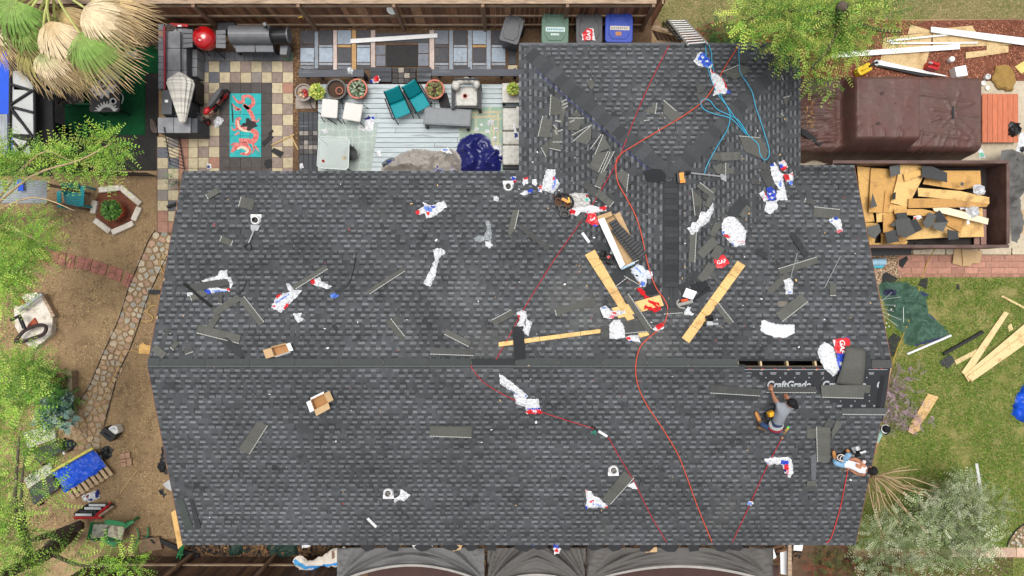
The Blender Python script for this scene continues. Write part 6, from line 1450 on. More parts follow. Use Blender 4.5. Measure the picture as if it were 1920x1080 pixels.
# turquoise slatted garden chair
def slat_chair(lab,m,back,side,seat_front,zs=.38):
 """garden chair with slats; back = far edge corners px at top, seat_front = front edge corners px"""
 c=P((back[0][0]+seat_front[1][0])/2,(back[0][1]+seat_front[1][1])/2,0);t=thing('garden_chair',lab,'chair',c)
 b0,b1=P(*back[0],.95),P(*back[1],.95);s0,s1=P(*side[0],zs-.05),P(*side[1],zs-.05);f0,f1=P(*seat_front[0],zs),P(*seat_front[1],zs)
 for k in range(6):
  u0,u1=k/6+.015,(k+1)/6-.015
  MB().prism([b0.lerp(b1,u0),s0.lerp(s1,u0),s0.lerp(s1,u1),b0.lerp(b1,u1)],Vector((0,0,-.025))).build('back_slat',m,t)
 for k in range(6):
  u0,u1=k/6+.015,(k+1)/6-.015
  MB().prism([s0.lerp(f0,u0),s0.lerp(f0,u1),s1.lerp(f1,u1),s1.lerp(f1,u0)],Vector((0,0,-.025))).build('seat_slat',m,t)
 for s,f,b in ((s0,f0,b0),(s1,f1,b1)):
  out=(s0-s1).normalized()*(.07 if s is s0 else -.07)
  a=s.lerp(b,.35)+out;e=f+out;a.z=e.z=zs+.22;w_=(s0-s1).normalized()*.06
  MB().prism([a-w_,e-w_,e+w_,a+w_],Vector((0,0,-.03))).build('armrest',m,t)
  MB().box((e.x,e.y,(zs+.19)/2),(.07,.05,zs+.19)).build('leg',m,t);MB().box((a.x,a.y,(zs+.19)/2),(.06,.05,zs+.19)).build('leg',m,t)
 return t
mat('turquoise',srgb(32,150,158),.5,.08,8,.05)
slat_chair('turquoise slatted garden chair beside the block ring','turquoise',((146,341),(113,343)),((156,356),(118,366)),((157,388),(124,388)))
# slab fire pit with rusty fittings
t=thing('fire_pit_slab','pale concrete fire pit slab with a black iron arm','fire pit',P(65,600,0))
MB().prism([P(x,y,.2) for x,y in ((28,612),(26,570),(46,552),(68,548),(88,566),(99,594),(96,626),(80,642),(62,655),(44,640))],.2).build('slab','pale_concrete',t)
MB().prism([P(x,y,.21) for x,y in ((76,552),(80,551),(103,592),(98,596))],.25).build('timber','fence_rail',t)
MB().tube([P(37,582,.4),P(80,551,.45)],.06,12).build('pipe','aluminium',t)
ring=[(30,638),(46,620),(70,610),(86,612),(82,626),(62,634),(44,640),(28,642)]
MB().tube(smooth_path([P(x,y,.45) for x,y in ring] ,4),.055,8).build('iron_hoop',mat('rusty_iron',srgb(56,44,40),.8,.3,9,.3),t)
MB().tube([P(22,600,.5),P(36,592,.55),P(46,616,.5)],.06,8).build('iron_arm','black_metal',t)
for pts in ([(50,612),(64,596),(72,610),(56,616)],[(27,570),(38,558),(46,568),(32,574)]):MB().prism([P(x,y,.26) for x,y in pts],.05).build('clay_shard','orange_clay',t)
# timber planter
t=thing('timber_planter','weathered timber planter bed half covered by foliage','planter',P(65,725,0))
for k in range(5):MB().prism([P(-30,702+k*10,.25),P(-30,711+k*10,.25),P(100 if k<4 else 136,711+k*10,.25),P(100 if k<3 else 136,702+k*10,.25)],.25,0,vary(srgb(140,122,100),.12)).build('plank','fence_board',t)
MB().prism([P(126,696,.3),P(126,748,.3),P(136,748,.3),P(134,696,.3)],.3,0,srgb(150,132,110)).build('plank','fence_board',t)
t=thing('wicker_basket','round wicker basket with a red cloth in the planter','basket',P(120,712,.25));MB().lathe(P(118,710,.25),[(.14,0),(.2,.22),(.22,.24),(.18,.24),(.15,.1),(.01,.1)],16).build('body',mat('wicker',srgb(128,96,70),.9,.3,30,.6,50),t);MB().ball(P(118,722,.3),.13,10,sz=.6).build('cloth',mat('dull_red',srgb(126,50,44),.8),t)
# patio slabs and outdoor sofa under the tree
mat('light_slab',srgb(186,182,170),.85,.12,6,.2);mat('dark_fabric',srgb(64,65,66),.9,.12,8,.2)
for lab,pts,z in (('pale square concrete slab with dark marks near the blue-green shrub',[(40,812),(102,795),(104,822),(52,842)],.12),('pale concrete step beyond the dark loungers',[(44,896),(94,868),(100,886),(52,916)],.14)):
 MB().prism([P(x,y,z) for x,y in pts],z).build('concrete_slab','light_slab',label=lab,cat='slab')
for lab,pts in (('dark grey lounger cushion beside the blue tarp',[(56,846),(104,826),(118,846),(70,872)]),('dark grey lounger cushion below the pale step',[(52,918),(96,890),(110,916),(62,948)])):
 t=thing('lounger',lab,'lounger',P(pts[0][0],pts[0][1],0));o=MB().prism([P(x,y,.35) for x,y in pts],.12).build('cushion','dark_fabric',t);bv=o.modifiers.new('b','BEVEL');bv.width=.04;bv.segments=2
 for x,y in pts:q=P(x,y,.25);MB().box((q.x*.99,q.y,.12),(.05,.05,.24)).build('leg','black_metal',t)
MB().tube(smooth_path([P(x,y,.2) for x,y in ((100,826),(108,836),(114,838),(121,852))]),.035,8).build('white_hose','white_trim',label='short white hose beside the dark lounger',cat='hose')
cloth('black_cloth','crumpled black cloth above the blue tarp','cloth',[(112,828),(128,824),(144,832),(138,842),(118,842)],mat('navy_cloth',srgb(44,48,58),.8),.14,3,2.6,GZ,3,octv=2)
# blue tarp over a pallet
t=thing('wooden_pallet','grey wooden pallet under the blue tarp','pallet',P(155,890,0))
A,B,C_,D_=Vector((100,888,0)),Vector((175,842,0)),Vector((212,890,0)),Vector((136,938,0))
for k in range(9):
 u0,u1=k/8.6,k/8.6+.075
 q=[A.lerp(B,u0),D_.lerp(C_,u0),D_.lerp(C_,u1),A.lerp(B,u1)];MB().prism([P(p.x,p.y,.16) for p in q],.02,0,vary(srgb(172,148,116),.12)).build('slat','fence_board',t)
for v in (.04,.5,.93):
 q=[A.lerp(D_,v),A.lerp(D_,v+.05),B.lerp(C_,v+.05),B.lerp(C_,v)];MB().prism([P(p.x,p.y,.138) for p in q],.12,0,srgb(150,126,98)).build('bearer','fence_board',t)
cloth('blue_tarp','creased blue tarp tied over the wooden pallet','tarp',[(96,886),(174,840),(186,856),(199,874),(160,900),(122,923),(108,906)],'tarp_blue',.09,2.6,2.6,lambda x,y:P(x,y,.18),14,taper=.08,octv=3)
MB().tube([P(97,884,.3),P(175,840,.3)],.045,6).build('yellow_foam_strip',mat('pale_yellow',srgb(206,196,96),.7),label='yellow edging strip along the blue tarp',cat='strip')
# cases and boxes
t=thing('speaker_case','black boxy case standing beside the white jug','case',P(200,815,0));o=MB().prism([P(x,y,.36) for x,y in ((186,812),(195,801),(217,817),(206,829))],.36).build('body','black_plastic',t);MB().tube([P(194,812,.38),P(206,820,.38)],.015,6).build('handle','black_metal',t)
t=thing('white_jug','white plastic jug beside the black case','jug',P(212,807,0));o=MB().prism([P(x,y,.32) for x,y in ((201,804),(209,798),(218,799),(222,811),(214,817))],.32).build('body','white_paint',t);bv=o.modifiers.new('b','BEVEL');bv.width=.04;bv.segments=3;MB().tube([P(206,805,.33),P(211,802,.4),P(216,806,.33)],.018,6).build('handle','white_trim',t)
MB().tube(smooth_path([P(194,800,.05),P(199,784,.04),P(203,770,.03),P(206,755,.03)]),.012,5).build('black_cable','black_plastic',label='black cable running up the path from the case',cat='cable')
cloth('black_bag','shiny black bin bag at the corner of the blue tarp','bag',[(188,842),(200,836),(212,842),(210,856),(196,862),(186,854)],'black_film',.22,4,2.2,GZ,15,octv=2)
t=thing('paver_square','square of tan brick pavers on the dirt by the black bag','paver',P(236,862,0))
for k,(a,b,c,d) in enumerate(((224,851,233,861),(233.5,849,243,859),(225,862,236,867),(227,868,236,876),(237,860,246,874))):MB().prism([P(a,b,.08),P(a+1,d,.08),P(c+1,d-1,.08),P(c,b-1,.08)],.07,0,vary(srgb(164,130,104),.06)).build('brick','paver',t)
MB().tube([P(225,925,.03),P(257,882,.03)],.012,5).build('wooden_stick','pale_wood',label='thin straight cane lying on the bare dirt',cat='stick')
litter('plastic_bag','white printed sack below the pallet',[(152,931),(166,924),(176,920),(186,918),(188,934),(168,942),(156,938)],101,[(184,925,3,7,NAVY),(166,930,3,3,srgb(120,50,60)),(172,936,4,2,NAVY)],h=.14,zf=GZ,cat='bag')
t=thing('folded_ladder','folded red and black ladder with silver rungs on the dirt','ladder',P(172,957,0))
for a,b,m in (((139,971),(191,971),'red_paint'),((140,964),(165,946),'black_plastic'),((180,967),(208,943),'red_paint'),((186,968),(213,949),'fence_rail'),((165,947),(212,946),'black_plastic')):MB().tube([P(*a,.14),P(*b,.14)],.04,4).build('rail',m,t)
for k in range(4):a=(141+k*8.5,963-k*6);MB().prism([P(a[0],a[1],.18),P(a[0],a[1]+4.4,.18),P(a[0]+31,a[1]+4.6,.18),P(a[0]+31,a[1]+.2,.18)],.02).build('rung','aluminium' if k != 1 else 'black_metal',t)
MB().prism([P(x,y,.1) for x,y in ((138,968),(166,944),(212,946),(188,972))],.06).build('panel','vent_black',t)
# green plastic chair with cushions
t=thing('garden_chair','green plastic garden chair with white leaf-print cushions','chair',P(205,998,0));gm=mat('green_plastic',srgb(48,128,78),.45,.06)
MB().prism([P(x,y,.42) for x,y in ((196,984),(232,990),(228,1016),(192,1012))],.03).build('seat',gm,t)
o=MB().prism([P(x,y,.5) for x,y in ((204,984),(233,989),(228,1014),(200,1006))],.1).build('seat_cushion',mat('cushion_print',srgb(190,182,162),.9,.1,rgb2=srgb(140,130,108),mix_scale=7,mix_pos=.58,mix_w=.06),t);bv=o.modifiers.new('b','BEVEL');bv.width=.03;bv.segments=2
o=MB().prism([P(175,984,.95),P(170,1010,.95),P(192,1008,.5),P(204,984,.5)],Vector((0,0,-.09))).build('back_cushion',mat('cushion_leaf',srgb(196,196,180),.9,.1,rgb2=srgb(96,110,88),mix_scale=8,mix_pos=.6,mix_w=.05),t)
MB().prism([P(170,980,.98),P(162,1012,.98),P(190,1014,.42),P(200,980,.42)],Vector((-.02,0,-.03))).build('backrest',gm,t)
for pts in ([(194,978),(204,974),(230,979),(236,986),(200,984)],[(186,1010),(196,1012),(222,1018),(212,1025),(190,1016)]):MB().prism([P(x,y,.62) for x,y in pts],.03).build('armrest',gm,t)
for x,y in ((232,984),(250,976),(214,1022),(180,1012)):q=P(x,y,.3);MB().box((q.x,q.y,.2),(.06,.06,.4)).build('leg',gm,t)
MB().prism([P(x,y,.45) for x,y in ((228,982),(250,976),(251,979),(234,992))],.03).build('leg_brace',gm,t)
# rusty tray, green trolley, black trim
t=thing('metal_tray','rusty square tray on the dirt beside black boards','tray',P(281,1020,0));MB().prism([P(x,y,.12) for x,y in ((260,1012),(298,1007),(304,1030),(262,1036))],.1).build('body',mat('rusty_tray',srgb(122,100,78),.8,.25,6,.2),t);MB().prism([P(x,y,.126) for x,y in ((280,1012),(285,1011),(292,1018),(288,1020))],.005).build('stain','black_stain',t)
for lab,pts in (('long black board beside the rusty tray',[(262,1004),(300,1010),(338,1026),(334,1034),(298,1018)]),('black board under the roof corner, front side',[(340,1030),(372,1040),(374,1046),(338,1044)])):MB().prism([P(x,y,.1) for x,y in pts],.03).build('black_board','vent_black',label=lab,cat='board')
t=thing('green_trolley','bright green tubular trolley under the roof corner','trolley',P(340,1035,0))
for a,b in (((332,1046),(342,1022)),((338,1048),(345,1020)),((333,1038),(342,1040))):MB().tube([P(*a,.3),P(*b,.6)],.03,8).build('tube',gm,t)
MB().tube([P(338,1047,.3),P(338,1047,0)],.03,8).build('leg',gm,t)
MB().tube(smooth_path([P(x,y,.1) for x,y in ((256,990),(260,1002),(256,1018),(250,1026))]),.02,6).build('green_hose',gm,label='short green hose by the rusty tray',cat='hose')
MB().tube(smooth_path([P(x,y,.1) for x,y in ((276,988),(278,1000),(274,1008))]),.025,6).build('green_stake',gm,label='green stake standing behind the rusty tray',cat='stake')
# things along the left rake
flat('black_board','small black board on the stone path beside the roof edge','board',[(278,543.5),(278,552),(300,552),(300,543.5)],'vent_black',.1,.04)
flat('board_offcut','tan board offcut on the dirt beside the roof edge','board',[(260,648),(268,643),(274,647),(282,648),(281,664),(260,663)],'osb_tint',.06,.012,tint=srgb(206,164,100))
flat('board_offcut','long tan board strip sticking out past the roof corner','board',[(321,961),(332,954),(346,1018),(334,1030)],'osb_tint',1.6,.014,tint=srgb(208,168,104))
cloth('black_scraps','crumpled black felt scraps against the house wall','felt',[(303,838),(309,836),(312,880),(318,890),(304,886),(294,876),(300,866)],'black_film',.1,5,2.4,GZ,18,octv=2)
flat('vent_hood','grey sheet metal vent piece beside the house wall','vent',[(305,908),(318,899),(328,903),(328,924),(312,916)],'aluminium',.12,.05)
cloth('black_rag','black rag on the dirt near the vent piece','rag',[(296,920),(304,916),(306,922),(312,928),(308,934),(300,926)],'black_film',.06,6,2,GZ,19)
MB().tube(smooth_path([P(314,478,.05),P(300,488,.05),P(304,508,.05),P(312,520,.05),(P(308,532,.05))]),.012,5).build('orange_cord',mat('dull_orange',srgb(196,160,96),.7),label='tan cord curling over the stones above the black board',cat='cord')
MB().tube(smooth_path([P(295,572,.05),P(284,574,.05),P(276,585,.05),P(286,594,.05),P(282,602,.05),P(264,602,.05)]),.012,5).build('orange_cord','dull_orange',label='tan cord curling over the dirt below the black board',cat='cord')
MB().tube(smooth_path([P(278,510+150,.03),P(232,660,.03),P(222,690,.03),P(186,760,.03),P(150,800,.03)]),.010,5).build('orange_cord','dull_orange',label='long tan cord trailing down the flagstone path',cat='cord')
t=thing('spotlight','small black spotlight on the tile path by the roof edge','lamp',P(321,385,.03));MB().tube([P(314,388,.1),P(324,384,.12),P(330,381,.12)],[.05,.05,.035],10).build('head','black_plastic',t);MB().tube([P(322,385,.1),P(322,385,.02)],.02,6).build('stem','black_plastic',t)
# gazebo and corrugated shelter at the frame edge
g=thing('gazebo','black framed gazebo roof with pale fabric panels','gazebo',P(40,215,0));zg=2.2
for pts in ([(22,134),(26,168),(62,170),(60,156),(36,132)],[(20,160),(62,172),(64,210),(20,198)],[(20,203),(64,214),(62,254),(22,206)],[(20,210),(20,250),(56,252)],[(24,258),(54,266),(56,290),(24,290)]):
 MB().prism([P(x,y,zg) for x,y in pts],.012).build('panel',mat('gazebo_fabric',srgb(176,178,176),.8,.1,4,.1),g)
for a,b in (((20,158),(66,172)),((20,200),(66,212)),((20,202),(62,258)),((20,196),(60,170)),((18,252),(60,262)),((22,264),(44,288)),((56,264),(30,290)),((64,130),(66,300)),((20,120),(18,300))):MB().tube([P(*a,zg+.03),P(*b,zg+.03)],.04,6).build('beam','black_metal',g)
MB().prism([P(x,y,1.9) for x,y in ((62,160),(98,176),(100,284),(62,262))],.1).build('side_drape',mat('black_canvas',srgb(26,26,27),.9),g)
MB().box((P(102,238,.5).x,P(102,238,.5).y,.5),(.22,.22,1.0)).build('base_post','black_metal',g)
for x,y in ((66,135),(66,288),(20,135),(20,288)):q=P(x,y,zg);MB().box((q.x,q.y,1.1),(.08,.08,2.2)).build('post','black_metal',g)
s=thing('metal_shelter','corrugated metal shelter roof with blue tarp edges','shelter',P(30,320,0));zs_=2.0
mat('galvanised',srgb(186,190,192),.4,.12,4,.05,metal=.4)
def corrugated(x0,x1,y0,y1,along,z,n):
 for k in range(n):
  if along=='y':a,b=x0+(x1-x0)*k/n,x0+(x1-x0)*(k+1)/n;m_=(a+b)/2;pts=[P(a,y0,z),P(a,y1,z),P(m_,y1,z+.05),P(m_,y0,z+.05),P(b,y0,z),P(b,y1,z)]
  else:a,b=y0+(y1-y0)*k/n,y0+(y1-y0)*(k+1)/n;m_=(a+b)/2;pts=[P(x1,a,z),P(x0,a,z),P(x0,m_,z+.05),P(x1,m_,z+.05),P(x1,b,z),P(x0,b,z)]
  MB().add(pts,[(0,1,2,3),(3,2,5,4)]).build('corrugated_sheet','galvanised',s)
corrugated(-20,16,214,292,'y',zs_,6);corrugated(-20,88,338,382,'x',zs_-.1,10)
MB().prism([P(x,y,zs_-.02) for x,y in ((-20,90),(12,96),(20,150),(16,214),(-20,212))],.02).build('tarp','tarp_blue',s)
MB().prism([P(x,y,zs_-.02) for x,y in ((16,210),(21,212),(26,290),(17,292))],.02).build('tarp','tarp_blue',s);MB().prism([P(x,y,zs_+.03) for x,y in ((32,336),(42,336),(44,358),(34,358))],.02).build('tarp','tarp_blue',s)
for x,y in ((-10,220),(14,288),(84,345),(84,378)):q=P(x,y,zs_);MB().box((q.x,q.y,.95),(.07,.07,1.9)).build('post','fence_post',s)
# ---------------------------------------------------------------- trees, palm and shrubs
mat('bark',srgb(92,80,70),.95,.25,9,.5,30,stretch=(1,1,.3));mat('pale_bark',srgb(176,152,118),.9,.2,9,.3,30)
mat('foliage',(1,1,1),.6,.08,6,0,tint=True,spec=.25)
def feathers(clumps,cols,seed,n_spray,spray=(.22,.42),leaflet=(.04,.075),lw=.015,droop=.35,npair=6):
 """sprays of small leaflets through each clump's volume; clumps: (px,py,z,radius m[,weight])"""
 R=np.random.default_rng(seed);Vs=[];Ts=[];cols=np.array(cols);off=0
 for cl in clumps:
  c=np.array(P(cl[0],cl[1],cl[2]));r=cl[3];wt=cl[4] if len(cl)>4 else 1.;n=int(n_spray*r*r*wt/.25)
  d=R.normal(size=(n,3));d /= np.linalg.norm(d,axis=1)[:,None];rad=r*R.uniform(.15,1,n)**.5
  o=c+d*rad[:,None]*np.array([1,1,.55])
  dirv=d*np.array([1,1,.2])+R.normal(size=(n,3))*.45;dirv[:,2]-=droop*R.uniform(.2,1,n);dirv /= np.linalg.norm(dirv,axis=1)[:,None]
  L=R.uniform(*spray,n);tone=cols[R.integers(0,len(cols),n)]*R.uniform(.75,1.2,(n,1))*R.uniform(.6,1.25)
  up=np.cross(dirv,R.normal(size=(n,3)));up /= np.linalg.norm(up,axis=1)[:,None]
  side=np.cross(dirv,np.array([0,0,1.]))+up*.35;side /= np.linalg.norm(side,axis=1)[:,None]
  for k in range(npair):
   t=(k+.6)/npair
   for s in (-1,1):
    b=o+dirv*(L*t)[:,None];ll=R.uniform(*leaflet,n)*(1.1-.4*t)
    e=b+(side*s*.9+dirv*.55)*ll[:,None];e[:,2]-=ll*.15
    m=(b+e)/2;nrm=dirv*(lw*R.uniform(.7,1.3,n))[:,None]
    Vs.append(np.stack([b,m-nrm,e,m+nrm],1).reshape(-1,3));Ts.append(tone*R.uniform(.85,1.15,(n,1)))
 V=np.concatenate(Vs);return V,np.arange(len(V)).reshape(-1,4),np.concatenate(Ts)
def tree(name,lab,trunk,branches,clumps,cols,seed,n_spray=60,bark='bark',cat='tree',**kw):
 """trunk: list of (px,py,z,r); branches: lists of the same"""
 base=P(trunk[0][0],trunk[0][1],0);t=thing(name,lab,cat,(base.x,base.y,0))
 MB().tube(smooth_path([P(*p[:3]) for p in trunk],4),[trunk[min(int(i/4),len(trunk)-1)][3] for i in range((len(trunk)-1)*4+1)],9).build('trunk',bark,t,smooth=True)
 for br in branches:
  n=(len(br)-1)*4+1;MB().tube(smooth_path([P(*p[:3]) for p in br],4),[br[0][3]+(br[-1][3]-br[0][3])*i/(n-1) for i in range(n)],6).build('branch',bark,t,smooth=True)
 V,F,T_=feathers(clumps,cols,seed,n_spray,**kw);o=numpy_mesh('crown',V,F,'foliage',t,T_)
 return t
LIME=[srgb(126,166,54),srgb(152,186,72),srgb(96,140,42),srgb(172,194,92),srgb(72,112,36)]
MIDG=[srgb(100,148,46),srgb(126,168,60),srgb(76,122,38),srgb(150,182,80),srgb(166,178,76)]
def cl_fill(poly,n,z0,z1,r0,r1,seed,w_=1.):
 R=random.Random(seed);out=[];xs=[p[0] for p in poly];ys=[p[1] for p in poly]
 while len(out)<n:
  x,y=R.uniform(min(xs),max(xs)),R.uniform(min(ys),max(ys))
  if in_poly(x,y,poly):out.append((x,y,R.uniform(z0,z1),R.uniform(r0,r1),w_))
 return out
# locust by the drive: crown over the wing's corner
polyT=[(1400,20),(1440,-10),(1670,-20),(1668,20),(1640,50),(1600,80),(1560,90),(1520,92),(1490,62),(1450,50),(1410,46)]
tree('locust_tree','bright green feathery tree overhanging the wing and covered car',[(1590,60,0,.2),(1585,50,2,.17),(1580,30,4,.14),(1578,10,5.2,.1)],
  [[(1582,35,3.6,.08),(1540,50,4.6,.05),(1480,70,5,.02)],[(1582,35,3.6,.08),(1640,55,4.4,.05),(1690,60,4.8,.02)],[(1580,30,4,.07),(1560,80,4.4,.04),(1520,130,4.2,.02)],[(1580,30,4,.07),(1480,20,4.6,.05),(1390,40,4.4,.02)]],
  cl_fill(polyT,38,2.8,5.8,.26,.48,5)+[(1522,158,3.9,.2),(1563,164,3.9,.16),(1522,138,4.2,.26),(1474,104,4.3,.26),(1462,92,4.2,.26),(1600,92,4.4,.28),(1692,56,4.2,.2),(1650,64,4.4,.3),(1556,122,4.2,.24),(1580,130,3.8,.16),(1412,44,4.2,.3),(1376,34,3.6,.24),(1520,112,4.3,.3),(1480,80,4.3,.3)],MIDG+[srgb(76,116,36),srgb(174,192,84),srgb(186,190,96)],31,92,spray=(.26,.54))
# shrub between ladder and mulch
tree('green_shrub','dense green bush between ladder and mulch bed',[(1360,66,0,.05),(1358,64,.5,.04)],[],cl_fill([(1322,58),(1340,50),(1400,55),(1430,80),(1400,84),(1340,82)],10,.4,1.0,.25,.4,3),[srgb(60,96,40),srgb(80,116,50),srgb(46,76,32)],32,60,cat='bush')
# left yard trees
polyA=[(-40,395),(30,395),(60,415),(90,440),(84,468),(40,490),(34,540),(10,565),(-40,600)];polyA2=[(-40,284),(10,276),(60,290),(100,300),(90,318),(40,322),(-40,320)]
tree('side_yard_tree','large feathery green tree at the frame edge above the brick pavers',[(-30,400,0,.2),(-30,400,2.5,.17),(-25,405,4.2,.12)],
  [[(-25,400,3.2,.035),(60,330,4.4,.022),(150,300,4.4,.014),(210,268,4.3,.012)],[(-25,400,3.2,.035),(70,290,4.2,.022),(130,300,4.2,.02),(205,322,4.1,.01)],[(-25,405,3.4,.03),(60,370,4.2,.016),(140,395,4.1,.012)],[(-25,405,3.4,.03),(50,440,4.4,.016),(100,470,4.2,.012)]],
  cl_fill(polyA,26,3.2,5.0,.26,.46,7)+cl_fill(polyA2,14,3.6,4.8,.2,.36,8)+[(205,262,4.3,.28),(190,275,4.3,.35),(160,285,4.3,.35),(130,290,4.3,.34),(215,285,4.2,.28),(200,300,4.2,.32),(170,312,4.2,.32),(210,325,4.1,.22),(140,326,4.1,.22),(120,268,4.2,.2,.6),(230,296,4.0,.16),(84,418,4.0,.25),(50,415,4.2,.3),(100,300,4.3,.3)],MIDG+LIME[:2],33,95,'pale_bark',spray=(.28,.56))
polyB=[(-40,640),(10,650),(60,680),(60,720),(30,790),(90,850),(60,880),(20,940),(80,930),(110,950),(60,1000),(110,1010),(100,1050),(40,1090),(-40,1100)]
tree('lime_tree','yellow-green feathery tree crowding the lower corner of the yard',[(128,1002,0,.26),(90,1035,1.6,.2),(40,1060,3.2,.15),(-10,1090,4.6,.1)],
  [[(150,985,.4,.16),(105,1000,1.4,.12),(60,1012,2.2,.06)],[(60,1050,2.6,.08),(30,960,4.2,.04),(36,820,4.8,.02)],[(60,1050,2.6,.07),(40,940,4.4,.03),(48,850,4.4,.012)],[(90,1035,1.6,.07),(150,1060,2.6,.04),(230,1060,2.8,.014)]],
  cl_fill(polyB,50,3.4,5.4,.26,.5,9,.75)+[(30,700,5,.4),(50,760,5,.42,.7),(90,920,4.2,.25,.7),(100,940,4.2,.26,.7),(200,1040,3,.3),(240,1050,3,.32),(180,1062,3,.35),(130,1040,3.2,.3),(260,1065,2.8,.22),(110,890,4.0,.22,.5),(220,1020,3.0,.16,.7),(250,1075,2.8,.25),(95,835,4.2,.2,.5),(45,830,4.6,.32,.6)],LIME,34,90,spray=(.28,.56))
# shrubs
tree('garden_bush','dark green leafy bush in front of the timber planter',[(75,735,0,.05),(75,735,.8,.04)],[],cl_fill([(56,690),(80,672),(104,692),(112,732),(128,745),(110,760),(60,756)],14,.5,1.3,.22,.38,11),[srgb(64,112,40),srgb(84,132,46),srgb(46,84,34)],35,64,cat='bush')
tree('blue_agave_bush','silvery blue-green succulent bush beside the flagstone path',[(105,770,0,.05),(105,770,.3,.04)],[],cl_fill([(70,762),(96,750),(130,748),(146,770),(130,790),(84,790)],16,.25,.6,.18,.28,12),[srgb(120,146,134),srgb(86,116,106),srgb(150,168,156),srgb(50,82,72)],36,70,cat='bush',spray=(.1,.22),leaflet=(.08,.14),lw=.03)
tree('potted_shrub','small green shrub at the tile path beside the roof corner',[(330,340,0,.02),(330,340,.5,.015)],[],[(331,338,.5,.2),(334,350,.5,.16),(330,330,.6,.14)],SAGE+[srgb(90,130,70)],37,60,cat='bush')
tree('lavender_bush','purple flowering grey shrub beside the roof and lawn',[(1690,730,0,.05),(1690,730,.3,.04)],[],cl_fill([(1664,694),(1700,688),(1730,702),(1724,724),(1744,744),(1716,756),(1736,780),(1744,800),(1700,806),(1664,806),(1660,740)],26,.15,.45,.2,.34,13,.8),[srgb(130,122,100),srgb(150,138,124),srgb(150,120,142),srgb(112,108,84),srgb(168,132,160)],38,58,cat='bush',spray=(.16,.32),leaflet=(.03,.05),lw=.012)
# big sage shrub with bare stems
stems=[(1648,880),(1640,905),(1650,896),(1646,888)]
t_br=[]
RS=random.Random(8)
for (ex,ey) in ((1690,905),(1730,925),(1760,915),(1740,950),(1700,960),(1660,930),(1650,960),(1720,880),(1770,940),(1690,985),(1740,1000),(1660,1010)):
 t_br.append([(1622+RS.uniform(-4,14),884+RS.uniform(-6,14),.5,.03),(1622+(ex-1622)*.32+RS.uniform(-8,8),884+(ey-884)*.2+RS.uniform(-4,8),1.0,.026),(1622+(ex-1622)*.62+RS.uniform(-8,8),884+(ey-884)*.6+RS.uniform(-8,6),1.35,.02),(ex,ey,1.5,.01)])
 t_br.append([(1622+(ex-1622)*.5,884+(ey-884)*.45,1.25,.015),(ex+RS.uniform(-20,24),ey+RS.uniform(-16,20),1.5,.006)])
polyS=[(1640,960),(1690,930),(1740,950),(1744,900),(1780,872),(1806,866),(1820,900),(1850,905),(1868,960),(1874,1000),(1852,1020),(1830,1060),(1700,1076),(1640,1064),(1610,1020),(1614,980)]
tree('sage_shrub','big pale sage shrub with bare stems at the roof corner',[(1618,886,0,.06),(1620,886,.5,.05)],t_br,cl_fill(polyS,46,.7,1.8,.16,.46,15),[srgb(138,150,106),srgb(158,168,128),srgb(116,132,84),srgb(176,180,150),srgb(96,112,66)],39,105,'pale_bark','bush',spray=(.24,.5),leaflet=(.04,.07),lw=.015)
tree('sage_shrub_tips','thin green shrub growing below the sage shrub at the frame foot',[(1800,1080,0,.03),(1800,1078,.5,.02)],[],cl_fill([(1760,1020),(1860,1030),(1850,1060),(1760,1070)],10,.4,.9,.18,.3,16),[srgb(124,146,86),srgb(150,164,110),srgb(96,120,64)],40,46,'pale_bark','bush')
tree('red_leaf_bush','red and green leafed bush at the foot of the frame',[(1660,1076,0,.03),(1660,1074,.4,.02)],[],cl_fill([(1540,1040),(1600,1046),(1700,1060),(1780,1064),(1780,1090),(1530,1090)],20,.2,.6,.2,.34,17),[srgb(104,60,46),srgb(84,92,44),srgb(120,84,50),srgb(66,84,36),srgb(130,50,44)],41,52,'pale_bark','bush')
tree('ground_shrub','small olive bush beside the white post below the eave',[(1560,1040,0,.02),(1560,1040,.3,.02)],[],cl_fill([(1530,1040),(1590,1024),(1600,1060),(1540,1072)],8,.1,.4,.16,.26,18),[srgb(90,100,48),srgb(112,104,60),srgb(70,80,38)],42,44,'pale_bark','bush')
# dead stick pile beside the palm
mb=MB();RS=random.Random(3)
for k in range(60):
 x,y=RS.uniform(240,296),RS.uniform(50,92);a=RS.uniform(0,6.28);L_=RS.uniform(8,22);mb.tube(smooth_path([P(x,y,.1+RS.uniform(0,.3)),P(x+L_*.5*math.cos(a)+2,y+L_*.3*math.sin(a),.2+RS.uniform(0,.25)),P(x+L_*math.cos(a),y+L_*.6*math.sin(a),.1+RS.uniform(0,.2))],3),.010,4)
mb.build('brushwood',mat('dead_twig',srgb(104,88,76),.9),kind='stuff',label='tangled dead brushwood between palm and stone counter',cat='brushwood')
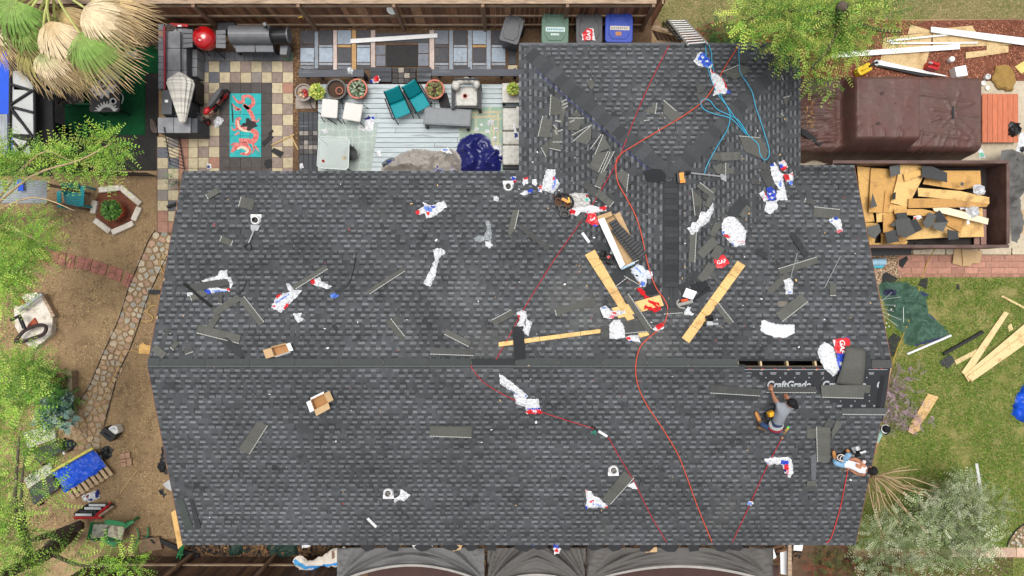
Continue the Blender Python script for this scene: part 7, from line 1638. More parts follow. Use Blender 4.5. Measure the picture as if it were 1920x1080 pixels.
# fan palm
pm=thing('fan_palm','fan palm with green and dried tan fronds over the yard corner','palm',P(95,-40,0))
q=[P(95,-40,0),P(98,-30,2),P(100,-25,3.6)];MB().tube(smooth_path(q),.2,12).build('trunk','bark',pm,smooth=True)
mat('frond',(1,1,1),.55,.1,10,.1,tint=True)
def frond(root,hub,tip_dir,R_,spread,c0,c1,c2,seed,zdrop,nseg=44,ztip=.0):
 """root: crown (px,py,z); hub: where the fan opens (px,py,z); fan of folded leaflets around tip_dir (degrees in the picture)"""
 rnd=random.Random(seed);h=P(*hub);r0=P(*root);mb=MB();mid=(h+r0)/2+Vector((0,0,.15))
 MB().tube(smooth_path([r0,mid,h]),[.035]*6+[.03]*6+[.022],6).build('petiole',mat('petiole',srgb(176,180,104),.6),pm)
 for k in range(nseg):
  u=(k+.5)/nseg*2-1;a=math.radians(tip_dir)+u*math.radians(spread);L_=R_*(1-.28*abs(u)**2.2)*rnd.uniform(.9,1.05)
  d=Vector((math.cos(a),-math.sin(a),0));s=Vector((-d.y,d.x,0));wmax=L_*math.radians(spread)/nseg*1.35
  pts=[];ns=6
  for i in range(ns+1):
   v=i/ns;wv=wmax*min(v/.55,1)*(1 if v<.6 else max(.06,(1-v)/.4)**.8);zz=h.z+.10*math.sin(math.pi*min(1,v*1.2))-zdrop*v**2.2*rnd.uniform(.8,1.25)*(1.4 if v>.7 else 1)+.012*(k % 2)
   p=h+d*L_*v;p.z=zz;jig=s*rnd.uniform(-.03,.03)*max(0,v-.55)*3
   pts.append((p-s*wv/2+jig,p+Vector((0,0,wv*.35))+jig,p+s*wv/2+jig,v))
  for i in range(ns):
   a_,b_=pts[i],pts[i+1];v=(a_[3]+b_[3])/2;col=tuple(x+(y-x)*min(1,v/.55) for x,y in zip(c0,c1)) if v<.55 else tuple(x+(y-x)*min(1,(v-.55)/.35) for x,y in zip(c1,c2))
   kk=rnd.uniform(.85,1.15);col=tuple(c*kk for c in col)
   mb.add([a_[0],a_[1],b_[1],b_[0]],[(0,1,2,3)],0,col);mb.add([a_[1],a_[2],b_[2],b_[1]],[(0,1,2,3)],0,col)
 mb.build('frond','frond',pm)
G0,G1,TAN,TAN2,OLV=srgb(150,176,96),srgb(112,146,66),srgb(212,184,136),srgb(226,206,170),srgb(158,150,88)
RT=(100,-25,3.8)
frond(RT,(110,18,3.4),60,.0+1.0,70,OLV,TAN,TAN,9,.5)
frond(RT,(46,46,3.7),112,.95,88,OLV,G1,TAN,1,.55)
frond(RT,(30,2,3.9),115,1.25,95,G0,G1,G1,2,.35)
frond(RT,(92,40,3.75),70,1.35,60,TAN,TAN2,TAN,3,.6)
frond(RT,(60,82,3.2),85,1.25,75,OLV,OLV,TAN,4,.6)
frond(RT,(82,96,3.5),68,1.05,62,G1,TAN2,TAN,5,.5)
frond(RT,(150,62,3.7),52,1.5,72,G0,G1,TAN,6,.6)
frond(RT,(158,14,3.95),35,1.25,66,TAN2,TAN2,TAN,7,.5)
frond(RT,(186,6,3.6),25,1.3,55,OLV,TAN,TAN,8,.5)
frond(RT,(10,62,3.3),110,1.0,70,OLV,TAN,TAN,10,.6)
frond(RT,(-6,40,3.6),95,.9,70,TAN2,TAN2,TAN,12,.5)
frond(RT,(120,100,3.0),60,1.1,60,OLV,TAN,TAN,11,.6)
# ---------------------------------------------------------------- what lies on the roof
rect=rectp
BK=srgb(90,90,85);BD=srgb(58,60,61);BM=srgb(76,77,75);BDD=srgb(44,46,48)
def scrap(lab,pts,tone=BK,stripe=None,lift=.022,curl=.02,name='shingle_scrap',group='loose shingles on the roof',th=.006,seed=None):
 """loose shingle: outline in pixels on the roof; stripe = edge index (or several) that carries the pale sealant line"""
 R=random.Random(hash(lab) if seed is None else seed);R=random.Random(sum(ord(c)*(i+1) for i,c in enumerate(lab)))
 n=len(pts);ups=[lift+R.uniform(0,curl) for _ in range(n)]
 kt=R.uniform(.9,1.1);tone=tuple(c*kt for c in tone)
 if n==4:# strips bow a little along their length
  k=6;mb=MB();g=[];bow=R.uniform(.0,.03);d01=math.dist(pts[0],pts[1]);d12=math.dist(pts[1],pts[2]);q=list(range(4)) if d01>=d12 else [1,2,3,0]
  for i in range(k+1):
   t=i/k;b=bow*math.sin(math.pi*t)
   for a_,c_ in ((q[0],q[1]),(q[3],q[2])):
    g.append(RP(pts[a_][0]+(pts[c_][0]-pts[a_][0])*t,pts[a_][1]+(pts[c_][1]-pts[a_][1])*t,ups[a_]+(ups[c_]-ups[a_])*t+b))
  for i in range(k):
   a_,b_,c_,d_=g[2*i],g[2*i+1],g[2*i+3],g[2*i+2];kt=R.uniform(.93,1.07);mb.prism([a_,b_,c_,d_],th,0,tuple(c*kt for c in tone))
  ups=[u+.004 for u in ups];bowf=bow
 else:mb=MB().prism([RP(x,y,u) for (x,y),u in zip(pts,ups)],th,0,tone);bowf=0
 o=mb.build(name,'scrap',label=lab,cat='shingle',group=group)
 for e in ((stripe,) if isinstance(stripe,int) else (stripe or ())):
  a,b=pts[e],pts[(e+1) % n];dx,dy=b[0]-a[0],b[1]-a[1];L_=math.hypot(dx,dy);cx,cy=sum(p[0] for p in pts)/n,sum(p[1] for p in pts)/n
  nx,ny=-dy/L_,dx/L_
  if (cx-a[0])*nx+(cy-a[1])*ny<0:nx,ny=-nx,-ny
  ua,ub=ups[e]+.003,ups[(e+1) % n]+.003;k=max(2,int(L_/5))
  mb=MB()
  for i in range(k):
   t0,t1=(i+.06)/k,(i+.9)/k;q=[]
   for t,w_ in ((t0,.6),(t0,1.9),(t1,1.9),(t1,.6)):q.append(RP(a[0]+dx*t+nx*w_,a[1]+dy*t+ny*w_,ua+(ub-ua)*t+.002+(bowf*math.sin(math.pi*t) if L_>24 else 0)))
   mb.prism(q,.002)
  mb.build('sealant_strip','sealant',o,kind='stuff')
 return o
S=scrap
# --- left half of the rear slope
S('small shingle tilted near the upper left roof corner',rect(398,363,26,11,-30),BK,3)
S('squarish shingle piece above the white pipe collar',rect(462,381,28,20,15),BK,3)
S('small shingle piece left of the black-handled scraper',rect(424,452,25,12,22),BK,(1,3))
S('long dark shingle half under white film at the left',rect(392,534,72,14,-10),BM,None,.02)
S('grey shingle end under the black bar at the left',rect(370,553,30,14,-20),BK,3,.02)
S('short upright shingle below the blue-printed film',rect(413,559,24,8,95),BM,1)
S('shingle strip forming the left arm of a V',rect(425,572,55,13,-32),BK,None)
S('shingle strip forming the right arm of a V',rect(472,583,62,13,52),BK,0,.03)
S('short shingle crossing the top of the wide left shingle',rect(400,603,32,12,-58),BK,None,.04)
S('wide shingle with a pale lower edge in the left group',rect(410,627,82,17,14),BK,2,.03)
S('dark shingle sticking out below the wide left shingle',rect(433,648,58,14,40),BD,None,.02)
S('tilted shingle piece at the left end of the ridge',rect(298,659,26,14,40),BK)
S('tiny shingle tab beside the left rake edge',rect(313,622,16,9,0),BM,2)
S('small slanted shingle tab near the left ridge end',rect(327,648,18,9,-50),BK,3)
S('small shingle tab right of the slanted one near the ridge',rect(353,657,16,13,-20),BM,2)
S('long slanted shingle strip beside the red-tipped wrapper',rect(582,520,72,10,-32),BK,2)
S('long slanted shingle strip in the middle of the rear slope',rect(724,527,80,9,-33),BK,2)
S('small dark diamond chip on the rear slope',rect(627,613,9,8,45),BD)
S('curled upright shingle beside the grey plastic bag',[(962,393),(974,394),(966,430),(958,440),(963,455),(952,437)],BK,1,.03,.06)
S('narrow shingle strip right of the curled one',rect(1002,445,70,10,38),BM)
S('shingle strip leaning with a pale edge above the ridge',rect(742,617,44,12,52),BK,0)
S('short shingle stub beside the leaning strip above the ridge',rect(746,601,20,13,20),BM,None,.018)
S('bent shingle strip ending at the pale scuff near the ridge',rect(858,634,52,12,27),BK,2,.03,.05)
S('long shingle with a pale line lying on the ridge strip',rect(847,660,82,13,2),BM,2,.04)
S('shingle piece left of the wrapper by the low ridge board',rect(943,595,42,13,-28),BK,0)
S('long shingle strip above the level board',rect(1078,575,78,12,-17),BK,3)
S('dark ridge cap strip lying across the level board',rect(973,643,62,21,86),BDD,None,.065,.01)
# --- middle, round the box and the red cloth
S('shingle crossing the red rope above the wrapper heap',rect(1108,355,36,14,42),BM)
S('shingle right of the rope beside the wrapper heap',rect(1133,372,38,14,40),BK,1)
S('slim shingle leaning between rope and hose',rect(1127,335,36,13,-68),BK,3)
S('triangular shingle beside the orange hose bend',[(1153,327),(1166,318),(1180,326),(1176,360)],BK,(1,2))
S('tiny shingle tab below the slim leaning shingle',rect(1145,360,14,6,-20),BM)
S('shingle stub below the red lettered wrapper',rect(1088,409,22,10,-40),BM)
S('dark shingle under the long open box',rect(1134,463,44,15,0),BD,None,.02)
S('dark shingle below the black nailer',rect(1160,518,46,26,-38),BD,2,.02)
S('dark shingle beside the plastic film below the box',rect(1190,520,40,18,30),BD,2,.02)
S('ragged black shingle right of the red cloth',[(1203,545),(1222,530),(1240,536),(1232,552),(1210,552)],BDD,None,.02)
S('long shingle with a pale edge crossing the two boards',rect(1196,586,80,12,56),BK,0,.07)
S('wide shingle across the foot of the crossed boards',rect(1191,613,44,23,-6),BM,2,.05)
S('short shingle at the end of the level board',rect(1134,623,16,24,0),BM,None,.05)
S('shingle at the bend of the orange hose',rect(1262,583,36,12,-4),BM,2)
S('dark offcut under the crossed boards beside the film',rect(1150,555,30,12,-40),BM,None,.02)
# --- right of the wing ridge
S('large shingle leaning beside the black ridge vent',[(1296,352),(1316,374),(1314,396),(1302,404)],BK,3)
S('shingle strip below the long-handled scraper',rect(1322,355,32,11,38),BK,0,.03)
S('slim shingle standing against the torn white film',rect(1332,371,36,10,-70),BK,None,.03)
S('narrow shingle beside the left tip of torn film',rect(1308,392,26,8,88),BM)
S('tiny square shingle tab between slim shingles',rect(1324,368,12,9,-40),BM,None,.04)
S('dark wide shingle above the white round wrapper',rect(1384,390,44,20,-48),BD)
S('shingle lying on the dark wide shingle',rect(1397,397,24,12,-48),BK,None,.04)
S('upright shingle below the torn white film',rect(1299,463,58,13,93),BK,0)
S('small shingle left of the white round wrapper',rect(1341,430,26,12,-62),BK)
S('shingle left of the red lettered scrap',rect(1327,464,42,17,-46),BK)
S('shingle touching the red lettered scrap',rect(1345,473,26,17,-60),BK,None,.03)
S('shingle below the red lettered scrap',rect(1325,511,38,17,-55),BK)
S('thin shingle sliver below the lettered scrap',rect(1341,521,30,7,50),BM)
S('dark torn shingle above the white square packet',rect(1311,519,24,20,5),BD,None,.018)
S('small dark chip left of the torn shingle',rect(1292,520,16,12,70),BD)
S('dark chip at the foot of the ridge vent',rect(1282,538,18,14,-20),BD)
S('ragged dark shingle behind the white square packet',rect(1312,538,32,18,-15),BDD,None,.03)
S('shingle strip right of the long slanted board',rect(1358,589,46,11,52),BK,0)
S('cracked dark cap shingle left of the vent top',[(1206,322),(1222,316),(1244,318),(1250,332),(1240,342),(1214,341)],BDD,None,.03)
S('shingle in the pair above the scraper, shorter one',rect(1344,293,22,14,4),BK)
S('shingle in the pair above the scraper, longer one',rect(1370,293,36,16,-3),BK)
S('broken shingle fan above the scraper blade',[(1337,313),(1352,306),(1374,318),(1378,326),(1344,326)],BK,None,.03)
S('shingle piece tilted over the broken fan',[(1357,306),(1362,305),(1362,329),(1352,326)],BK,1,.045)
S('small square shingle left of the blue-knotted wrapper',rect(1415,340,13,11,0),BM)
S('shingle tucked behind the blue-knotted wrapper',rect(1438,332,32,17,62),BM,None,.018)
S('dark shingle stub above the blue-knotted wrapper',rect(1434,312,20,12,10),BM,None,.018)
S('small striped shingle tab near the wide right shingle',rect(1519,378,22,9,15),BM,3)
S('wide shingle with a pale top edge near the right eave',rect(1550,399,49,20,6),BK,0)
S('dark slanted strip right of the wing valley',rect(1500,460,50,11,57),BD)
S('long shingle strip with a pale top edge at the right',rect(1497,498,76,13,-17),BK,0)
S('shingle strip below the long right strip',rect(1460,531,50,12,-42),BK,None,.018)
S('small upright shingle near the right rake edge',rect(1562,543,25,12,90),BK,1)
S('wide slanted shingle above the large white film',rect(1485,577,62,21,-38),BK,2,.03)
S('pale underside chip beside the wide slanted shingle',rect(1467,570,17,10,0),srgb(120,114,104),None,.018)
S('dark scrap by the valley below the round wrapper',rect(1428,475,24,11,25),BD)
# --- wing
Wq=(('tall shingle at the head of the wing pile',[(1031.8,177),(1050.3,186.5),(1052.6,214.3),(1029.4,216.6)],3,.03),('slanted shingle at the left of the wing pile',[(1016.7,216.6),(1035.2,228),(1029.4,258),(1007.5,256)],3,.03),
  ('narrow shingle in the middle of the wing pile',[(1036,242),(1045.6,240),(1055,267.5),(1036,267.5)],2,.03),('shingle at the foot of the wing pile',[(1029,260.5),(1049,265),(1051.4,283.7),(1029.4,279)],2,.04),('triangular shingle at the lower left of the wing pile',[(1013,276.8),(1027,265),(1029.4,276.8),(1023,295)],3,.02),
  ('five-sided shingle below the wing hip',[(1065.3,220),(1095.4,220),(1085,244.4),(1064,244.4)],0,.03),('small triangle above the five-sided shingle',[(1073.4,213),(1080.4,206),(1088.5,216.6),(1073.4,219)],1,.02),
  ('kite-shaped shingle right of the wing pile',[(1109.3,232.8),(1108,260.6),(1100,271),(1073.4,264)],3,.03),('sliver above the kite-shaped shingle',[(1071,252.5),(1108,232.8),(1089.6,246.7),(1073.4,258)],0,.025),
  ('large triangular shingle at the middle of the wing',[(1130,251.3),(1144,276.8),(1114,289.5)],2,.03),('sliver beside the large triangular shingle',[(1126.7,250),(1129,252.5),(1111.6,276.8),(1105.8,279)],3,.025),
  ('broad slanted shingle above the wing valley',[(1117.4,287),(1141.7,283.7),(1123,324),(1103.5,313.8)],1,.03),('thin double-striped sliver beside the broad slanted shingle',[(1142.9,283.7),(1153.3,283.7),(1132.5,323),(1125.5,324)],(1,3),.03),
  ('narrow piece at the upper right of the wing pile',[(1052.6,188.8),(1063,195.7),(1054.9,232.8),(1048,230.5)],0,.02),('small dark chip left of the wing pile',[(1010,210),(1016,202),(1022,206),(1021,215)],None,.018),
  ('lone shingle corner on the hip end near the left hip',[(1098.9,154),(1108,147),(1115,158.7),(1109.3,170)],1,.02),('triangular shingle left of the red rope hip end',[(1206.5,208.5),(1233,192.3),(1229.7,214.3)],1,.02),
  ('large pointed shingle under the orange hose',[(1244.7,186.5),(1269,207.3),(1281.8,218.9),(1258.6,228),(1243.6,212)],0,.02),('small triangle below the left triangular shingle',[(1206.5,218.9),(1219,225.8),(1206.5,228)],1,.02),('tiny split tab left of the large pointed shingle',[(1236,216),(1242,210),(1249,222),(1244,224)],1,.02),
  ('tiny triangle beside the orange hose on the hip end',[(1230,248),(1235,238),(1238,247)],1,.02),('shingle at the wing eave beside the blue hose',[(1375,114.7),(1385.7,100.8),(1405,110),(1398,119)],None,.02),('wide bent shingle under the blue hose near the eave',[(1352,134.4),(1384.5,120.5),(1407.7,126.3),(1400.7,136.7),(1377.6,149.4)],0,.03),
  ('shingle left of the red and white torn wrapper',[(1303.5,154),(1324,161),(1319.7,172.6),(1308,175)],None,.02),('dark shingle under the hose loop at the left',[(1306,178),(1326,172),(1330,188),(1312,194)],None,.018),('large shingle under the lower blue hose loop',[(1385.7,253.6),(1425,257),(1440,281.4),(1435.5,300),(1396,283.7)],0,.02),
  ('small shingle triangle near the right wing eave',[(1467.9,181.9),(1481.8,178.4),(1473.7,200.4)],0,.02),('tiny shingle chip below the small triangle at the right eave',[(1460,217),(1466,211),(1470,217),(1464,222)],1,.02),('small shingle corner under the tree at the right hip',[(1455,148.3),(1466.7,140),(1470,150.6)],1,.02),
  ('shingle tab hanging at the rear wing eave',[(1391,84),(1398,82),(1404,90),(1396,93)],1,.02),('second shingle tab at the rear wing eave',[(1402,85),(1410,86),(1413,94),(1405,92)],None,.02))
for lab,pts,st,lf in Wq:S(lab,pts,BK if st is not None else BM,st,lf)
for k,(x,y,a) in enumerate(((1057,189,-25),(1059,195,-25),(1060,201,-28),(1046,227,10),(1041,238,50),(1050,245,-20),(1043,249,70),(1073,227,-25))):
 S(('topmost','second','third','fourth','fifth','sixth','seventh','easternmost')[k]+' pale sealant sliver among the wing pile',rect(x,y,11,3,a),srgb(150,150,144),None,.045,.01)
# --- front slope
S('slanted shingle alone on the left front slope',[(483.3,789),(502.7,798.3),(468.3,852.7),(446.7,842.7)],BK,1)
S('level shingle alone in the middle of the front slope',[(806,799),(885,800),(884,821.7),(806,819)],BK,2)
S('slanted shingle between two white wrappers on the front slope',[(1170,883),(1190,896.7),(1145,946.7),(1128,936.7)],BK,1)
S('dark green-grey strip along the left rake edge',[(330,935),(343,935),(363,993),(348,995)],srgb(66,72,68),None)
S('thin dark strip beside the left rake strip',[(355,937),(361,937),(377,990),(367,992)],BD,None)
S('upright shingle forming the stem of a T',[(1529.7,799.8),(1557,801.8),(1556,866),(1531.7,866)],BK,3,.035)
S('shingle forming the left arm of a T',[(1512.4,803.9),(1532,802.9),(1532,822.2),(1512.4,822.2)],BK,1,.028)
S('small shingle above the T stem',[(1544,799.8),(1553,784.5),(1564.3,788.6),(1558,801.8)],BM,None,.02)
S('slanted shingle at the right of the T',[(1559.2,810),(1568.4,787.6),(1580.6,792.7),(1559.2,824.2)],BK,None,.03)
S('long bluish shingle strip below the T',[(1520.5,854.8),(1531.7,848.7),(1529.7,900.6),(1521.5,900.6)],srgb(92,94,98),None,.026)
S('short shingle at the foot of the bluish strip',[(1513.4,901.6),(1531.7,900.6),(1529.7,911.8),(1512.4,911.8)],BK,None,.04)
S('lowest shingle below the bluish strip',[(1506,911),(1530,913),(1526,920),(1504,920)],BM,None,.02)
S('small shingle tab by the lying worker',rect(1580,879,12,11,0),BK,2)
S('new starter shingle the kneeling worker is holding',[(1437,726.5),(1530,725),(1530,737.5),(1437,737)],BM,2,.024)
S('grey shingle lying level across the open felt',[(1539,722.4),(1622,722.4),(1619.3,748),(1541,746)],BK,2,.03)
S('shingle end right of the one across the open felt',[(1618,722),(1632.5,722),(1631,737),(1618,737)],BK,None,.022)
S('long starter shingle at the right rake below the felt',[(1577,766),(1663,765),(1661,779),(1579,778)],srgb(84,86,85),2,.028)
S('curved shingle left of the kneeling worker',[(1332,721.4),(1427.8,729.7),(1425,743.6),(1330.6,738)],BM,2,.035)
S('dark shingle edge below the curved one left of the worker',[(1345,740),(1424,744),(1418,752),(1340,746)],BD,None,.022)
S('dark shingle against the right ridge end',[(1618,660),(1632,664),(1634,690),(1616,700)],BD,None,.022)
# the big shingle bent over the ridge
mb=MB();ns=10;vs=[]
for i in range(ns+1):
 v=i/ns;l_=(1586-20*v**1.6,648+73*v);r_=(1623-6*v**2,654+72*v)
 up=.03+.11*math.sin(math.pi*(1-v)*.5)+.05*math.sin(math.pi*v)
 for k in range(5):u=k/4;q=RP(l_[0]+(r_[0]-l_[0])*u,l_[1]+(r_[1]-l_[1])*u,up+.02*math.sin(u*3.1));vs.append(q)
mb.add(vs,[(i*5+k,(i+1)*5+k,(i+1)*5+k+1,i*5+k+1) for i in range(ns) for k in range(4)],0,BK)
o=mb.build('shingle_scrap','scrap',label='large shingle sheet bent over the ridge at the right',cat='shingle',group='loose shingles on the roof',smooth=True);so=o.modifiers.new('s','SOLIDIFY');so.thickness=.006
# boards
def board(lab,pts,up=.03,tint=srgb(216,178,116),joints=0,name='board'):
 q=[RP(x,y,up) for x,y in pts];t=thing(name,lab,'board',(sum(q,Vector())/4));n=max(1,joints)
 # q0,q1 = one end; q3,q2 = the other
 for i in range(n):
  a0,a1=q[0].lerp(q[3],i/n),q[1].lerp(q[2],i/n);b0,b1=q[0].lerp(q[3],(i+1)/n-(.004 if n>1 else 0)),q[1].lerp(q[2],(i+1)/n-(.004 if n>1 else 0))
  MB().prism([a0,a1,b1,b0],.016,0,vary(tint,.05)).build('section','osb_tint',t)
 return t
board('long tan scored board pointing down from the open box',[(1096.7,478),(1115,468),(1190,598),(1176.7,601.7)],.045,joints=5)
board('tan board crossing under the red cloth',[(1146.7,578),(1160,596.7),(1245,573),(1238,553)],.03,joints=4)
board('long tan scored board right of the ridge vent',[(1383,489),(1397.7,498),(1291.7,644),(1278,634)],.035,joints=6)
board('narrow tan board lying nearly level above the ridge',[(935,641.7),(935,650),(1127.7,624),(1126.7,616.7)],.04,joints=5)
board('short tan board end below the wide shingle',[(1196,624),(1200,633),(1218,628),(1214,622)],.03)
# wrappers
RZ=lambda x,y:RP(x,y,.02)
def wrap(lab,poly,seed,patches=(),h=.105,name='plastic_wrapper',base=W,cat='wrapper',f=10,step=2.1,**kw):return litter(name,lab,poly,seed,patches,kw.pop('zf',RZ),h,f,step,cat,base,**kw)
W1=wrap
W1('white film sheet over the long dark left shingle',[(378,526),(408,517),(412,508),(426,505.7),(428,520),(433,520),(437,533),(432,541),(427,523),(382,530)],201)
W1('white film strip with blue print beside the black bar',[(383,545),(395,536),(412,540),(430,541),(432,546),(408,548),(390,551)],202,[(390,547,7,4,BLU),(412,546,14,2,LBL),(428,543,3,2,RED)])
W1('tiny white film end left of the black bar',[(351,549),(366,547),(364,554),(352,556)],203)
W1('white and red torn wrapper beside the long slanted strip',[(536.7,531.7),(543,533),(550,543),(566.7,544),(553,560),(528,586.7),(508,576.7),(520,553),(543,547)],204,[(523,553,7,4,RED,-40),(538,576,4,7,RED,30),(530,560,16,1.6,LBL,-35),(514,574,3,2,RED)])
W1('small white wrapper with a red knot',[(581.7,526.7),(590,522),(600,520),(602,528),(623,536.7),(615,541.7),(593,536.7),(585,533)],205,[(587,528,5,5,RED)])
W1('tiny bright blue wrapper scrap on the rear slope',[(619,552),(627,549),(636,553),(629,559),(620,558)],206,base=srgb(80,120,205))
W1('white wad above the open cardboard box',[(550,587),(566.7,586.7),(563,594),(571,598),(558,605),(553,598)],207,h=.1)
W1('white wrapper with red end and blue print, rear slope',[(778,398),(795,386.7),(793,378),(810,385),(831.7,376.7),(838,388),(828,395),(818,404),(800,410),(795,399),(786.7,403)],208,[(782,398,5,5,RED),(803,392,9,4,LBL,25),(812,388,5,2,BLU),(803,400,3,3,RED)])
W1('long white film twist standing like a bone',[(811.7,468),(826.7,465),(835,473),(823,485),(817,513),(806.7,538),(794,531.7),(806.7,506.7),(815,485)],209)
W1('limp grey plastic bag on the rear slope',[(888,446.7),(897,441),(908,443),(913,426.7),(910,415),(918,414),(922.7,436.7),(920,451.7),(908,451),(900,455),(891,453)],210,base=srgb(150,156,158),name='plastic_bag',cat='bag')
W1('small white tuft at the foot of the grey bag',[(909,453),(920,452),(924,460),(917,466),(910,461)],211,h=.1)
W1('tiny blue and red wrapper tuft by the white vent collar',[(957,333),(966,331),(969,340),(962,344)],212,[(963,335,4,3,BLU),(966,341,3,3,RED)])
W1('small white wad with a red cap near the wing valley',[(980,334),(990,332),(991,342),(983,348),(979,343)],213,[(986,334,5,2.6,RED)],h=.1)
W1('small white wad near the wing valley',[(998,337),(1006,336),(1008,344),(1003,349),(998,345)],214,h=.1)
W1('flat white scrap with a blue tip near the valley',[(974,363),(988,357),(999,354),(998,361),(985,366)],215,[(994,358,5,4,BLU)])
W1('little white ball alone on the rear slope',[(925,370),(931,367),(936,371),(932,378),(926,377)],216,h=.1)
W1('white printed wrapper standing by the wing valley',[(1018,340),(1025,318),(1041.7,317),(1042,335),(1050,343),(1038,363),(1016.7,356.7)],217,[(1040,341,2,12,LBL,8),(1038,335,2.4,3,RED),(1036,352,1.6,6,srgb(150,150,190))])
W1('small red and white scrap left of the printed wrapper',[(1008,352),(1014,346),(1019,352),(1016,361),(1009,358)],218,[(1013,351,3,4,RED),(1010,356,2,2,BLU)])
W1('crumpled pale grey bag with red corners in the wrapper heap',[(1064,372),(1068,364),(1080,361),(1100,363),(1107,376),(1104,388),(1080,392),(1068,386)],219,[(1067,371,3,3,RED),(1102,368,4,3,RED),(1100,374,3,4,srgb(90,200,180))],h=.12,base=srgb(190,188,184))
W1('white wrapper sheet with red edges in the heap',[(1066,392),(1082,388),(1110,384),(1124,388),(1138,386),(1137,395),(1108,400),(1088,398),(1082,405),(1068,400)],220,[(1073,397,6,4,RED),(1130,390,7,4,RED),(1126,394,3,1.5,W)],h=.06)
o=W1('red lettered wrapper at the edge of the heap',[(1104,400),(1115,398),(1125,420),(1117,425),(1098,417)],221,[(1117,423,5,1.6,BLU)],h=.03,base=RED)
q=RP(1111,411,.062);lettering('3',.17,q,roof_n(q.x,q.y),-62,'white_trim',o)
W1('white torn film left of the round wrapper',[(1288,428),(1296,424),(1299,416),(1306,417),(1315,396.7),(1325,398),(1336.7,380),(1339,393),(1328,416.7),(1310,430),(1306,436),(1296.7,443),(1293,434)],222)
W1('round white wrapper with red and blue hem',[(1353,420),(1358,410),(1370,405),(1380,408),(1387,417),(1400,435),(1397,450),(1397,458),(1376.7,463),(1370,456),(1355,440)],223,[(1362,443,6,2.6,RED,25),(1372,458,3,3,LBL),(1356,436,2,3,LBL),(1388,453,8,1.5,PNKW)],h=.1)
o=W1('red lettered scrap below the round white wrapper',[(1338,486.7),(1347,480),(1356.7,476.7),(1362,484),(1367.7,493),(1353,503),(1343,501.7)],224,(),.03,base=RED)
q=RP(1353,491,.075);lettering('GAF',.135,q,roof_n(q.x,q.y),14,'white_trim',o)
W1('plastic film with blue print below the open box',[(1178,508),(1188,500),(1196.7,495),(1206,500),(1213,507),(1223,510),(1224,522),(1213,522),(1211,537),(1200,538),(1191,524)],225,[(1204,532,5,4,srgb(80,120,205)),(1196,506,8,1.4,LBL,40),(1196,530,5,3,srgb(196,160,120))],base=srgb(205,212,222))
W1('white and pink wrapper over the board ends',[(1125,576.7),(1135,573),(1146.7,583),(1171.7,581.7),(1173,587),(1158,591),(1146.7,598),(1131.7,596)],226,[(1148,594,6,3,srgb(214,120,130)),(1152,587,4,2,RED),(1132,577,4,1.5,LBL)],zf=lambda x,y:RP(x,y,.05))
W1('blank white wrapper over the board ends',[(1141.7,610),(1150,600),(1163,600),(1171,613),(1173,632),(1158,636),(1143,635)],227,h=.09,zf=lambda x,y:RP(x,y,.045))
W1('small white wrapper with a red corner by the short board',[(1173,632),(1184,628),(1196.7,628),(1201,641.7),(1180,640)],228,[(1178,634,4,3,RED),(1183,639,3,1.6,BLU)])
W1('red and white scrap inside the orange hose curve',[(1222.7,616.7),(1233,609),(1243,604),(1245,615),(1233,621.7)],229,[(1237,611,8,4.5,RED,-25)])
W1('white wrapper on the dark ridge cap strip',[(968,586.7),(978,582),(987,584),(988,598),(998,603),(994,616),(991,630),(984,627),(970,610),(974,598)],230,[(972,593,3,3,RED),(985,604,1.4,6,srgb(90,90,90))],h=.1)
W1('white wrapper with blue hem, upper of the knotted pair',[(1443,310),(1452,304),(1460,316),(1468,330),(1472,358),(1462,356),(1450,340)],231,[(1447,308,4,4,BLU),(1462,345,2,6,LBL)],h=.1)
W1('red and white knot above the blue-knotted wrapper',[(1460,303),(1470,300),(1478,313),(1472,322),(1463,316)],232,[(1468,316,7,4,RED),(1470,303,4,2,PNKW),(1464,312,3,3,BLU)],h=.12)
W1('red, white and blue wrapper tail at the right of the knot',[(1466.7,325),(1476,328),(1486.7,321),(1488,333),(1486,347),(1480,345),(1474,340)],233,[(1472,333,7,6,RED),(1484,327,3,2,RED),(1483,343,4,3,srgb(80,120,210))])
W1('blue printed wrapper middle of the knotted pair',[(1436.7,353),(1446,350),(1454,358),(1454,375),(1440,375)],234,[(1443,364,2,2,W),(1449,361,2,2,W),(1446,371,3,1.5,W),(1450,352,3,2,RED)],base=BLU)
W1('white flap with a red edge left of the blue wrapper',[(1423,363),(1431,357),(1442,374),(1433,379)],235,[(1438,367,2.4,8,RED,-32),(1430,372,2,1,PNKW)])
W1('white bag corner right of the blue wrapper',[(1456,358),(1473,356),(1477,375),(1455,376)],236,h=.1)
W1('blank white wrapper below the blue one',[(1436,378),(1457,376),(1458,390),(1450,399),(1443,401),(1434,396)],237,h=.1)
W1('white and blue twisted wrapper near the right eave',[(1553,413),(1560,406),(1566,404),(1577,412),(1578,427),(1580,434),(1571,438),(1567,426),(1560,420)],238,[(1566,409,5,3,BLU),(1574,434,5,3,srgb(214,110,120)),(1558,415,2,1.6,LBL)],h=.1)
W1('white wrapper under the thin metal rod',[(1468,525),(1480,521),(1488,530),(1486,552),(1473,552),(1472,535)],239,[(1480,548,3,1.5,LBL)])
W1('large blank white film near the right ridge',[(1427,602),(1432,600),(1444,604),(1456,608),(1480,608),(1490,610),(1491,624),(1473,633),(1456,633),(1440,628),(1426,620)],240,h=.05)
W1('white film hanging over the ridge at the right',[(1545.8,641),(1556,646),(1563,652),(1567,670),(1574,695),(1561,706),(1552,697),(1544,689),(1533,662),(1536,652)],241,h=.08)
